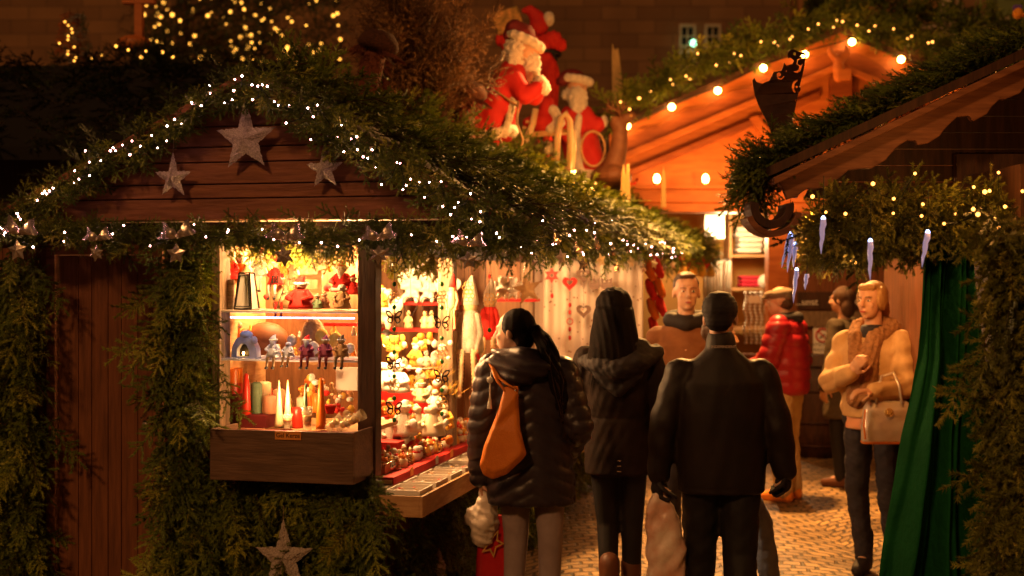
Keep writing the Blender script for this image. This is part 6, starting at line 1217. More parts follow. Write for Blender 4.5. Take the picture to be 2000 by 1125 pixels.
for row in range(9):
    d = .14
    while d < 2.6:
        x = -.02 - row * .048 + random.uniform(-.012, .012); dd_ = d + random.uniform(-.015, .015); d += random.uniform(.034, .05)
        if x > -.06 and dd_ < .26: continue
        if row > 4 and (.6 < dd_ < 1.52): continue
        if dd_ > 1.3 and row > 5: continue
        if abs(dd_ - (pd0 + .045)) < .065 and x > -.10: continue
        z = cz; i = random.randrange(7); lab = names7[i] + ' among the crowded trinkets on the red counter'
        Mx = HM @ Matrix.Translation((x, dd_, z)) @ Matrix.Rotation(random.uniform(-1, 1), 4, 'Z') @ Matrix.Scale(random.uniform(1.05, 1.75), 4)
        if i not in used: o = protos[i]; o.matrix_world = Mx; WM[o.name] = Mx; o['label'] = lab; used.add(i)
        else: copytree(protos[i], M_=Mx, label=lab)
        cnt += 1
for (a, lab) in (((-.05, .17, cz), 'small open cardboard box at the near end of the red counter'), ((-.08, .36, cz), 'second small cardboard box of trinkets on the red counter')):
    b = MB(); x, y, z = a; b.box((x - .05, y, z + .001), (x + .04, y + .003, z + .05)); b.box((x - .05, y + .09, z + .001), (x + .04, y + .093, z + .05)); b.box((x - .05, y + .0031, z + .001), (x - .047, y + .0899, z + .05)); b.box((x + .037, y + .0031, z + .001), (x + .04, y + .0899, z + .05)); b.build('cardboard_box', M['tan'], M_=HM, label=lab, cat='box')
for i in range(140):
    px = random.uniform(738, 882); py = random.uniform(655, 870); c = FP(px, py, random.uniform(1.15, 1.4) if py < 800 else random.uniform(.75, 1.1)); k = random.uniform(.010, .026); MB().ell(c, (k, k, k * random.uniform(.8, 1.3)), n=10, m=7).build('plush_ball', M[random.choice(['plush', 'cream', 'yellow', 'plush', 'orange', 'white'])], M_=HM, smooth=True, label='soft round ornament in the heap on the red tiers', cat='ornament', group='round ornaments on the red tiers')
# hanging gnomes outside the post
def hanging_gnome(px, y0, hp_, body, hat, legs, lab, o=.02, striped=True):
    p = SP(px, y0 + hp_, o); s = F / (HM @ p).y; H = hp_ / s; t = thing('hanging_gnome', lab, 'gnome', M_=HM @ Matrix.Translation(p), group='dolls hanging at the side opening'); w_ = H * .15
    MB().lathe([(w_ * 1.1, 0), (w_ * 1.15, H * .1), (w_ * .9, H * .4), (w_ * .6, H * .55)], n=16, fl=lambda a: 1 + .06 * sin(4 * a)).build('coat', M[body], t, smooth=True)
    MB().ell((0, -w_ * .1, H * .6), (w_ * .7, w_ * .65, H * .1)).build('head', M['waxcream'], t, smooth=True); MB().tube([(0, 0, H * .62), (0, 0, H * .78), (w_ * .1, 0, H * .92), (w_ * .2, 0, H)], [w_ * .82, w_ * .66, w_ * .35, w_ * .1], 12).build('hat', M[hat], t, smooth=True)
    for sx in (-1, 1): MB().chain([(sx * w_ * .7, -w_ * .2, H * .48), (sx * w_ * 1.1, -w_ * .5, H * .25), (sx * w_ * .8, -w_ * .9, H * .05)], [w_ * .26, w_ * .28, w_ * .22], 8).build('arm', M[body], t, smooth=True); MB().ell((sx * w_ * .8, -w_ * .95, H * .02), (w_ * .25,) * 3, n=8, m=6).build('hand', M['waxcream'], t, smooth=True)
    L_ = H * .62
    for sx in (-1, 1):
        b = MB(); pts = []; rs = []
        for i in range(26): u_ = i / 25; pts.append((sx * w_ * (.45 + .25 * u_) + .1 * w_ * sin(u_ * 3), -w_ * .8 - w_ * .3 * min(u_ * 3, 1), .03 * H - L_ * max(u_ - .08, 0))); rs.append(w_ * (.2 if i % 2 else .27))
        b.tube(pts, rs, 8); b.build('leg', M[legs], t, smooth=True); MB().ell((pts[-1][0], pts[-1][1] - w_ * .15, pts[-1][2] - w_ * .1), (w_ * .3, w_ * .45, w_ * .22), n=8, m=6).build('shoe', M['darkred' if legs != 'waxcream' else 'waxcream'], t, smooth=True)
    MB().tube([(w_ * .2, 0, H), (0, 0, H + .12)], .0015, 4).build('cord', M['cable'], t)
hanging_gnome(918, 538, 150, 'fur', 'plush', 'waxcream', 'cream gnome doll with tall white hat and ribbed dangling legs by the post', .06)
hanging_gnome(957, 545, 118, 'red', 'fur', 'waxcream', 'red coated gnome doll hanging behind the cream one', .03); hanging_gnome(884, 535, 70, 'waxpink', 'red', 'waxpink', 'small pink doll with a red spotted hat hanging in front of the post', .03)
chainmobile(915, 520, [('flower', 562), ('flower', 578)], 0, 'short ornate metal pendant in front of the cream gnome', plane=lambda a, b_: SP(a, b_, .14)); chainmobile(956, 500, [('redbead', 540), ('flower', 585), ('bead', 645)], 0, 'metal pendant with a bead in front of the red gnome', plane=lambda a, b_: SP(a, b_, .14))
b = MB(); c = SP(945, 685, .05); b.ring(c, .07, .009, X=(.3, .95, 0), a0=pi, a1=1.9 * pi); b.build('red_hook', M['red'], M_=HM, smooth=True, label='red curved candy cane ornament below the gnome dolls', cat='ornament')
star(SP(1030, 565, .12), .11, .2, 'big open wire star hanging beyond the gnome dolls', t=.008, grp=None, m='tan', Xv=(.9, .3, 0), inner=.4)
for i in range(12): c = SP(random.uniform(886, 960), random.uniform(770, 860), -.03); k = random.uniform(.012, .022); MB().ell(c, (k, k, k)).build('glass_bauble', M[random.choice(['orange', 'gold', 'red', 'yellow'])], M_=HM, smooth=True, label='warm coloured bauble hanging beyond the wooden post', cat='bauble', group='baubles beyond the wooden post')
for i, (dd_, w_) in enumerate(((.35, .03), (.78, .026), (1.05, .032), (1.75, .028))):
    b = MB(); b.box((.0565, dd_, cz - .028), (.058, dd_ + w_ * 1.6, cz + .012)); o = b.build('price_tag', M['paper' if i % 2 else 'card'], M_=HM, label=['small orange price tag clipped to the red counter edge near the corner post', 'small white price tag on the red counter edge above the second box', 'orange price tag on the red counter edge above the third box', 'white price tag farthest along the red counter edge'][i], cat='price tag', group='price tags on the counter edge')
# white curtain panel with hanging ornaments
cd0 = 3.36; A_ = Vector((.0, cd0, 0)); a_ = FP(1040, 700, cd0); x1_ = FP(1256, 700, cd0 + .25).x; zt_c = Zf(1150, 500, cd0); zb_c = Zf(1150, 887, cd0); vs = []; nu, nv = 80, 12
for j in range(nv + 1):
    for i in range(nu + 1):
        u_ = i / nu; v_ = j / nv; vs.append((a_.x + (x1_ - a_.x) * u_, cd0 + .25 * u_ + .008 * sin(u_ * 34 + .8 * sin(v_ * 2)) + .004 * sin(u_ * 75 + v_), zt_c + (zb_c - zt_c) * v_))
b = MB(); b.add(vs, [(j * (nu + 1) + i, j * (nu + 1) + i + 1, (j + 1) * (nu + 1) + i + 1, (j + 1) * (nu + 1) + i) for j in range(nv) for i in range(nu)])
M['dotcloth'] = mat('speckled_white_cloth', (.72, .6, .48), .85, col2=(.8, .7, .6), nscale=6)
def dots(m):
    nt = m.node_tree; b_ = nt.nodes['Principled BSDF']; v = nt.nodes.new('ShaderNodeTexVoronoi'); v.inputs['Scale'].default_value = 22; tc = nt.nodes.new('ShaderNodeTexCoord'); nt.links.new(tc.outputs['Object'], v.inputs[0]); r_ = nt.nodes.new('ShaderNodeValToRGB'); r_.color_ramp.elements[0].position = .13; r_.color_ramp.elements[0].color = (.32, .12, .05, 1); r_.color_ramp.elements[1].position = .17; r_.color_ramp.elements[1].color = (.75, .63, .5, 1); nt.links.new(v.outputs[0], r_.inputs[0]); nt.links.new(r_.outputs[0], b_.inputs['Base Color'])
dots(M['dotcloth']); o = b.build('curtain', M['dotcloth'], M_=HM, smooth=True, label='speckled white cloth curtain hung with ornaments at the end of the stall', cat='curtain'); o.modifiers.new('s', 'SOLIDIFY').thickness = .003
for (px, its, lab) in ((1078, [('star', 538), ('redbead', 578)], 'red brown slatted star hanging before the white curtain'), (1113, [('redheart', 553), ('redbead', 596), ('redbead', 610), ('ring', 628), ('redbead', 643), ('redbead', 660)], 'red heart with a string of red beads before the white curtain'), (1140, [('heart', 538), ('heart', 607)], 'two brown hearts hanging one above the other before the white curtain'), (1161, [('owl', 552)], 'left brown owl cut-out before the white curtain'), (1185, [('owl', 552)], 'right brown owl cut-out before the white curtain')):
    chainmobile(px, 508, its, cd0 - .06, lab)
light('curtain_light', 'POINT', HM @ Vector((.50, 2.75, 1.80)), 17, (1, .52, .22), .1)
for k, (px, y0) in enumerate(((1264, 520), (1280, 515))):
    t = thing('slipper_string', ['left string of red and orange knitted slippers beyond the white curtain', 'right string of red knitted slippers beyond the white curtain'][k], 'slippers', M_=HM @ Matrix.Translation(FP(px, 640, cd0 + .7)), group='strings of knitted slippers')
    for i in range(4 - k):
        p0 = Vector((.012 * i, 0, (640 - y0 - 34 * i) / 240 - .02)); MB().chain([p0, p0 + Vector((.02, -.02, -.06)), p0 + Vector((.045, -.04, -.11))], [.03, .036, .028], 10).build('slipper', M['red' if (i + k) % 2 else 'waxorange'], t, smooth=True)
        if i < 3 - k: MB().ell(p0 + Vector((.04, -.02, -.125)), (.026, .02, .014)).build('cuff', M['black'], t, smooth=True)
# hearts hanging from far garland
for i in range(7):
    d = 5.7 + i * .42; c = Vector((EO + .17, d, zb0 - .10 - .05 * (i % 2))); b = MB(); sheet([heart((0, 0), .045)], 'heart', M['red'], None, .02, HM @ Matrix.Translation(c) @ Matrix.Rotation(.9, 4, 'Z'), label='%s red heart from the near end of the far eave garland' % nm[i], cat='heart', group='red hearts on the far garland', bevel=.004)
    if i % 2 == 0: doll_c = c + Vector((0, .1, -.17)); MB().lathe([(.02, 0), (.045, .02), (.03, .09), (.012, .13)], doll_c, 10).build('yellow_pendant', M['yellow'], M_=HM, smooth=True, label='%s yellow pendant from the near end of the far eave garland' % nm[i // 2], cat='pendant', group='yellow pendants on the far garland')
light('far_stall_light', 'POINT', HM @ Vector((.35, 6.0, 1.75)), 24, AMB, .1)
# ================= PEOPLE =================
def pmat(name, c, c2=None, rough=.7, **k): M[name] = mat(name, c, rough, col2=c2, nscale=k.pop('nscale', 10), **k); return M[name]
pmat('nylon_brown', (.026, .018, .021), (.038, .027, .031), .42, bump=.25, bscale=25, spec=.4); pmat('parka', (.012, .006, .004), (.018, .009, .006), .8, spec=.2, bump=.3, bscale=22); pmat('blackcloth', (.014, .010, .011), (.02, .014, .014), .75, bump=.2, bscale=60)
pmat('hairblack', (.005, .003, .002), (.012, .006, .004), .7, spec=.08, stretch=(60, 60, 3), nscale=6, bump=.5, bscale=12); pmat('hairbrown', (.05, .022, .01), (.1, .045, .018), .4, stretch=(60, 60, 3), nscale=6, bump=.5, bscale=12); pmat('hairblonde', (.3, .15, .05), (.45, .25, .09), .4, stretch=(60, 60, 4), nscale=6, bump=.5, bscale=12)
pmat('tights', (.25, .19, .19), (.32, .25, .25), .65); pmat('orangeleather', (.68, .19, .02), (.78, .25, .035), .42, bump=.35, bscale=150); pmat('plasticbag', (.72, .62, .52), (.8, .7, .6), .3, bump=.5, bscale=18); pmat('giftred', (.4, .01, .012), (.5, .02, .02), .3)
pmat('blackleg', (.008, .006, .006), None, .7); pmat('bootbrown', (.10, .035, .015), None, .5); pmat('jacketman', (.011, .006, .0045), (.017, .009, .0065), .6, spec=.35, bump=.3, bscale=14); pmat('jeans', (.14, .18, .34), (.22, .28, .46), .8, bump=.3, bscale=80); pmat('jeansdark', (.02, .018, .028), (.035, .03, .042), .8, bump=.2, bscale=60)
pmat('suede', (.15, .05, .014), (.21, .08, .025), .8); pmat('redpuff', (.24, .008, .014), (.32, .012, .02), .4, bump=.2, bscale=25); pmat('khaki', (.42, .28, .12), (.5, .34, .16), .8); pmat('tweed', (.13, .085, .05), (.2, .14, .09), .9, nscale=60); pmat('shearling', (.5, .3, .13), (.62, .4, .2), .8, bump=.3, bscale=30); pmat('furcollar', (.22, .1, .04), (.4, .2, .09), .95, nscale=40, bump=1, bscale=90)
pmat('olive', (.05, .035, .018), (.08, .055, .03), .8); pmat('knit', (.28, .24, .24), (.4, .36, .34), .9, nscale=30, bump=.6, bscale=70); pmat('silverleather', (.66, .56, .5), (.75, .66, .58), .28, metal=.4, bump=.2, bscale=30); pmat('pinkcloth', (.6, .02, .08), None, .8); pmat('paleyellow', (.7, .55, .3), None, .8)
def rot2(x, y, a): return x * cos(a) - y * sin(a), x * sin(a) + y * cos(a)
def vnoise(v, f, seed=0):
    r_ = np.random.default_rng(seed); o = np.zeros(len(v))
    for i in range(5):
        k = r_.normal(0, 1, 3) * f * (1 + .5 * i); k[2] *= 1.3; o += np.sin(v @ k + r_.uniform(0, 6)) / (1 + .6 * i)
    return o / 2.6
def hand(mb, wr, fd, pn, side, curl=.5, s=1., spread=.22):
    wr = Vector(wr); fd = Vector(fd).normalized(); pn = (Vector(pn) - fd * Vector(pn).dot(fd)).normalized(); ax = fd.cross(pn) * side
    R = Matrix((ax, pn, fd)).transposed()
    mb.ell(wr + fd * .045 * s, (.038 * s, .015 * s, .052 * s), R, 12, 8); mb.cap(wr - fd * .02 * s, wr + fd * .02 * s, .026 * s, .026 * s)
    for i, (ox, L_) in enumerate(((.029, .074), (.010, .083), (-.009, .077), (-.027, .06))):
        b0 = wr + fd * (.085 - .004 * abs(i - 1)) * s + ax * ox * s; a = 0; p = b0; pts = [p]; 
        for k, fr in enumerate((.45, .32, .23)):
            a += curl * (1 + .12 * i) * (.75 if k == 0 else 1); d = (fd * cos(a) + pn * sin(a)) + ax * (1.5 - i) * .08 * spread; p = p + d.normalized() * L_ * fr * s; pts.append(p)
        mb.chain(pts, [.0098 * s, .009 * s, .0082 * s, .007 * s], 8)
    t0 = wr + fd * .02 * s + ax * .028 * s; mb.chain([t0, t0 + (ax * .6 + fd * .65 + pn * .35) * .04 * s, t0 + (ax * .45 + fd * 1. + pn * (.5 + curl * .4)) * .062 * s], [.0125 * s, .0105 * s, .008 * s], 8)
def head(mb, hc, R, s=1., fem=False):
    T = lambda x, y, z: Vector(hc) + R @ Vector((x * s, y * s, z * s))
    E = lambda c_, r_: mb.ell(T(*c_), [k * s for k in r_], R, 16, 11)
    E((0, -.012, .03), (.075, .094, .088)); E((0, .03, -.035), (.056 if fem else .058, .062, .07 if fem else .075)); E((0, .012, -.05), (.048 if fem else .056, .06, .05)); E((0, .066, -.086), (.019 if fem else .024, .018, .016)); E((0, .076 if fem else .078, .032), (.044, .013 if fem else .016, .010))
    mb.cap(T(0, .092, .018), T(0, .112, -.02), .0085 * s, .013 * s, 8); E((.011, .103, -.026), (.008, .009, .007)); E((-.011, .103, -.026), (.008, .009, .007))
    E((0, .089, -.052), (.022, .010, .006)); E((0, .088, -.062), (.019, .010, .007)); E((.035, .066, -.018), (.02, .018, .018)); E((-.035, .066, -.018), (.02, .018, .018))
    for sx in (-1, 1): mb.ell(T(sx * .077, -.008, -.008), (.009 * s, .019 * s, .031 * s), R @ Matrix.Rotation(sx * -.25, 3, 'Z'), 10, 7)
    return T
def person(label, X_, Y_, rz, H, J, garments, voxel=.0075, skin='skin', face=False):
    """J: joints in metres relative to the feet centre, person faces +y; returns root and joint dict"""
    t = thing('person', label, 'person', loc=(X_, Y_, 0), rz=rz); k = H / 1.75
    D = dict(pel=(0, 0, .95), waist=(0, 0, 1.08), chest=(0, .0, 1.28), neck=(0, -.0, 1.46), hd=(0, .02, 1.625), yaw=0., pitch=0., shl=(-.175, 0, 1.40), shr=(.175, 0, 1.40), ell=(-.24, -.02, 1.13), elr=(.24, -.02, 1.13), wrl=(-.26, .06, .88), wrr=(.26, .06, .88), fdl=(0, .1, -1), fdr=(0, .1, -1), pnl=(1, 0, 0), pnr=(-1, 0, 0), cl=.5, cr=.5,
             hil=(-.09, 0, .92), hir=(.09, 0, .92), knl=(-.10, .02, .50), knr=(.10, .02, .50), anl=(-.10, -.02, .09), anr=(.10, -.02, .09), tol=(-.11, .13, .03), tor=(.11, .13, .03)); D.update(J)
    D = {a: (tuple(k * c_ for c_ in b_) if isinstance(b_, tuple) and a[:2] not in ('fd', 'pn') else b_) for a, b_ in D.items()}
    V = {a: Vector(b_) for a, b_ in D.items() if isinstance(b_, tuple)}; R = Matrix.Rotation(D['yaw'], 3, 'Z') @ Matrix.Rotation(D['pitch'], 3, 'X'); D['R'] = R; D['V'] = V; D['k'] = k
    b = MB(); T = head(b, V['hd'], R, k, D.get('fem', False)); b.cap(V['neck'] - Vector((0, 0, .04)), V['hd'] + R @ Vector((0, -.02 * k, -.06 * k)), .055 * k, .05 * k)
    b.chain([V['pel'], V['waist'], V['chest']], [.12 * k, .105 * k, .12 * k]); b.chain([V['shl'], V['chest'] + Vector((0, 0, .07 * k)), V['shr']], [.055 * k, .09 * k, .055 * k])
    for q, sd in (('l', -1), ('r', 1)):
        b.chain([V['sh' + q], V['el' + q], V['wr' + q]], [.048 * k, .037 * k, .025 * k]); hand(b, V['wr' + q], V['fd' + q], V['pn' + q], sd * -1, D['c' + q], k * D.get('hs', 1.))
        b.chain([V['hi' + q], V['kn' + q], V['an' + q]], [.08 * k, .05 * k, .036 * k]); b.chain([V['an' + q], V['to' + q]], [.035 * k, .028 * k])
    rbuild(b, voxel, 'body', M[skin], t, 2)
    if face:
        for sx in (-1, 1):
            e = MB(); e.ell(T(sx * .030, .0825, .008), (.012 * k, .0075 * k, .006 * k), R, 10, 7); e.build('eye', M['white'], t, smooth=True); e = MB(); e.ell(T(sx * .030, .0885, .008), (.0055 * k, .003 * k, .0052 * k), R, 8, 6); e.build('iris', M['black'], t, smooth=True)
            e = MB(); e.tube([T(sx * .014, .093, .026), T(sx * .03, .093, .031), T(sx * .048, .08, .026)], .0035 * k, 6, .6); e.build('eyebrow', M['hairbrown'], t, smooth=True)
        e = MB(); e.ell(T(0, .0965, -.057), (.021 * k, .005 * k, .006 * k), R, 12, 7); e.build('lips', mat('lips', (.4, .08, .06), .4), t, smooth=True)
    garments(t, D, V, k, R, T)
    return t, D
def legs(b, V, k, r0=.095, r1=.065, r2=.055):
    for q in 'lr': b.chain([V['hi' + q], V['kn' + q], V['an' + q]], [r0 * k, r1 * k, r2 * k])
    b.chain([V['hil'], V['pel'], V['hir']], [r0 * 1.05 * k, .12 * k, r0 * 1.05 * k])
def sleeves(b, V, k, r0=.07, r1=.062, r2=.05, cut=1.):
    for q in 'lr': b.chain([V['neck'] - Vector((0, 0, .045 * k)), V['sh' + q] - Vector((0, 0, .012))], [.055 * k, r0 * k * .92])
    for q in 'lr': w_ = V['el' + q].lerp(V['wr' + q], cut); b.chain([V['sh' + q], V['sh' + q].lerp(V['el' + q], .5), V['el' + q], w_], [r0 * k, r0 * k * .96, r1 * k, r2 * k])
def shoes(t, V, k, m, hgt=0, r=.045):
    for q in 'lr':
        b = MB(); a, o = V['an' + q], V['to' + q]; d = (o - a); d.z = 0; d.normalize(); heel = Vector((a.x, a.y, 0)) - d * .03 * k + Vector((0, 0, .04 * k)); b.chain([heel, Vector((a.x, a.y, .05 * k)) + d * .05, Vector((o.x, o.y, .035 * k))], [r * .85, r, r * .8]); b.cap(heel, a + Vector((0, 0, .02 + hgt)), r * .9, r * (1. if hgt == 0 else 1.15)); 
        rbuild(b, .011, 'boot' if hgt else 'shoe', M[m], t, 2)
def loftz(b, rings, k): b.loft([(c_[0] * k, c_[1] * k, c_[2] * k, c_[3] * k, c_[4] * k) for c_ in rings], 28, 2.3)
def wr(b, seed, amp=.006, f=16): return lambda v: amp * vnoise(v, f, seed) + amp * .6 * vnoise(v, f * 2.2, seed + 1)
def strands(t, T, n, spec, m, seed=0, r=.0011):
    g = np.random.default_rng(seed); b = MB()
    for i in range(n): b.tube([Vector(p) + Vector(g.normal(0, s_, 3)) for p, s_ in spec(g)], [r, r, r * .4][:0] or r, 4)
    b.build('loose_strands', M[m], t, smooth=True)
# 1. woman in quilted coat
def g1(t, D, V, k, R, T):
    b = MB(); loftz(b, [(.02, 0, .735, .225, .165), (.02, 0, .85, .222, .165), (.015, 0, 1.0, .205, .15), (.01, 0, 1.15, .185, .135), (.005, 0, 1.3, .19, .13), (0, 0, 1.42, .15, .10), (0, 0, 1.48, .09, .08)], k); sleeves(b, V, k, .082, .075, .06, .93)
    def dq(v):
        x = np.abs(v[:, 0] - .02); out = np.abs(v[:, 0]) > .235 * k; q = np.where(out, v[:, 2], v[:, 2] + .55 * x); return .012 * np.abs(np.sin(pi * q / .068)) ** .5 + .004 * vnoise(v, 24, 3)
    rbuild(b, .0095, 'coat', M['nylon_brown'], t, 2, dq)
    b = MB(); hb = T(0, -.05, -.13); b.loft([(V['neck'].x, -.02, 1.40 * k, .17 * k, .12 * k), (V['neck'].x, -.04, 1.45 * k, .155 * k, .125 * k), (V['neck'].x, -.03, 1.505 * k, .115 * k, .1 * k)], 26); b.chain([V['neck'] + Vector((-.13, -.06, -.02)), V['neck'] + Vector((-.03, -.13, -.07)), V['neck'] + Vector((.09, -.10, -.04))], [.05, .065, .05]); b.chain([V['neck'] + Vector((-.12, .03, .02)), V['neck'] + Vector((0, -.09, .02)), V['neck'] + Vector((.11, .0, .01))], [.035, .04, .035]); rbuild(b, .01, 'hood', M['nylon_brown'], t, 3, lambda v: .006 * np.sin(v[:, 2] * 120 + v[:, 0] * 30))
    b = MB(); b.ell(T(0, -.028, .035), (.087 * k, .10 * k, .094 * k), R); b.ell(T(0, -.06, -.03), (.07 * k, .055 * k, .07 * k), R); b.ell(T(0, -.115, .0), (.035, .04, .04)); rbuild(b, .009, 'hair', M['hairblack'], t, 2, lambda v: .003 * vnoise(v * [1, 1, .3], 60, 4))
    b = MB(); p0 = T(0, -.13, .0); b.chain([p0, p0 + Vector((.05, -.05, -.08)), p0 + Vector((.09, -.06, -.22)), p0 + Vector((.13, -.055, -.37)), p0 + Vector((.15, -.05, -.46))], [.035, .05, .048, .04, .012]); rbuild(b, .009, 'ponytail', M['hairblack'], t, 2, lambda v: .004 * np.sin(v[:, 0] * 170 + 12 * np.sin(v[:, 2] * 9)))
    strands(t, T, 60, lambda g: [(p0, .01), (p0 + Vector((.05, -.06, -.08)), .022), (p0 + Vector((.09, -.07, -.22)), .026), (p0 + Vector((.13, -.065, -.37)), .024), (p0 + Vector((.155, -.055, -.50)), .026)], 'hairbrown', 3)
    b = MB(); legs(b, V, k, .098, .068, .05); rbuild(b, .011, 'leggings', M['tights'], t, 2); shoes(t, V, k, 'blackcloth', .1)
s1 = 400; L1 = lambda px, py: ((px - 1030) / s1 / .93, 0, (CH - (py - HY) / s1) / .93)
X1 = .075; kk = 1.63 / 1.75
def J1(px, py, y=0.): return ((px - 1030) / s1 / kk, y / kk, (CH - (py - HY) / s1) / kk)
w1, D1 = person('woman in dark quilted coat with ponytail and orange shoulder bag, back to the camera', X1, 6.67, 0.0, 1.63, dict(pel=J1(1035, 895), waist=J1(1030, 850), chest=J1(1030, 760), neck=J1(1020, 700), hd=J1(1003, 650, .03), yaw=1.15, pitch=-.06, shl=J1(962, 722), shr=J1(1097, 728), ell=J1(943, 830, -.02), wrl=J1(940, 936, .03), elr=J1(1128, 830, -.05), wrr=J1(1105, 900, .16), fdl=(0, .05, -1), pnl=(1, .1, 0), cl=1.1, hil=J1(1005, 910), hir=J1(1070, 910), knl=J1(1008, 1042, .02), knr=J1(1074, 1042, -.04), anl=J1(1002, 1190), anr=J1(1072, 1190, -.06), tol=J1(1000, 1212, .13), tor=J1(1075, 1212, .08)), g1)
# shoulder bag
def at1(px, py, y): return Vector(((px - 1000) / F * (6.67 + y), 6.67 + y, CH - (py - HY) / F * (6.67 + y)))
t = thing('shoulder_bag', 'slouchy orange leather bag hanging from the shoulder of the woman in the quilted coat', 'bag', loc=tuple(at1(978, 930, -.2)))
outl = [(985, 757), (1012, 755), (1013, 790), (1016, 840), (1028, 886), (1020, 897), (990, 925), (962, 935), (944, 926), (937, 908), (946, 870), (962, 830), (974, 800)]
b = MB(); c = at1(982, 850, -.205); n = len(outl); vs = []
for lay, (sx, yy) in enumerate(((.80, -.25), (1., -.225), (1.02, -.19), (.95, -.165))):
    for (a, e) in outl: p = at1(a, e, -.205); v = c + (p - c) * sx; v.y = 6.67 + yy + (.03 if e < 800 and yy < -.2 else 0) - (.01 if e > 860 and lay < 2 else 0); vs.append(v)
fs = [tuple(range(n)), tuple(range(4 * n - 1, 3 * n - 1, -1))] + [(l * n + i, l * n + (i + 1) % n, (l + 1) * n + (i + 1) % n, (l + 1) * n + i) for l in range(3) for i in range(n)]
b.add(vs, fs); rbuild(b, .006, 'pouch', M['orangeleather'], t, 4, M_=I4)
b = MB(); b.tube([at1(1008, 760, -.21), at1(990, 750, -.2), at1(975, 738, -.15), at1(958, 712, -.1), at1(952, 700, -.02), at1(956, 720, .06)], .010, 8, .5); b.tube([at1(988, 765, -.2), at1(972, 745, -.17), at1(962, 722, -.13)], .010, 8, .5); b.build('strap', M['orangeleather'], t, M_=I4, smooth=True); MB().ell(at1(1006, 763, -.243), (.005, .003, .005)).build('stud', M['silver'], t, M_=I4, smooth=True); b = MB(); b.bar(at1(942, 914, -.262), at1(1024, 884, -.262), .003, .003); b.build('seam', M['bootbrown'], t, M_=I4) if False else None
t = thing('bag_charm', 'pale tassel charm dangling beside the orange leather bag', 'charm', loc=tuple(at1(957, 795, -.2))); MB().ell(at1(957, 742, -.2), (.016, .01, .016)).build('knot', M['plush'], t, M_=I4, smooth=True); b = MB(); b.tube([at1(957, 742, -.2), at1(957, 775, -.2), at1(957, 780, -.2), at1(956, 798, -.2)], [.004, .004, .006, .012], 8); b.tube([at1(957, 742, -.2), at1(960, 722, -.17)], .002, 5); b.build('tassel', M['plush'], t, M_=I4)
# plastic bag in her hand
t = thing('plastic_bag', 'knotted white plastic bag in the hand of the woman in the quilted coat', 'bag', loc=tuple(at1(950, 1065, .02))); b = MB()
b.chain([at1(946, 955, .02), at1(947, 985, .02), at1(946, 1020, .02), at1(944, 1048, .02)], [.018, .05, .075, .055]); b.chain([at1(925, 1000, .04), at1(918, 1015, .05)], [.035, .03]); b.chain([at1(948, 960, .02), at1(940, 942, .02)], [.014, .01]); b.chain([at1(948, 960, .02), at1(954, 944, .03)], [.014, .01]); rbuild(b, .008, 'sack', M['plasticbag'], t, 1, lambda v: .012 * vnoise(v, 32, 5) + .005 * vnoise(v, 80, 9), M_=I4)
t = thing('gift_bag', 'shiny dark red gift bag with a gold star held below the white plastic bag', 'bag', loc=tuple(at1(960, 1200, .0))); b = MB(); p = at1(962, 1010, .0); q = at1(962, 1190, .0)
b.loft([(q.x, 6.72, q.z, .085, .045), (q.x, 6.72, (p.z + q.z) / 2, .082, .05), (p.x, 6.72, p.z, .06, .02)], 24, 5); b.build('bag', M['giftred'], t, M_=I4, smooth='auto'); sheet([[(cos(pi / 2 + i * pi / 5) * (.055 if i % 2 == 0 else .026), sin(pi / 2 + i * pi / 5) * (.075 if i % 2 == 0 else .036)) for i in range(10)], [(cos(pi / 2 + i * pi / 5) * (.042 if i % 2 == 0 else .018), sin(pi / 2 + i * pi / 5) * (.058 if i % 2 == 0 else .024)) for i in range(10)]], 'star_print', M['gold'], t, .002, Matrix.Translation(at1(962, 1062, -.008)) @ Matrix.Rotation(.4, 4, 'Y'))
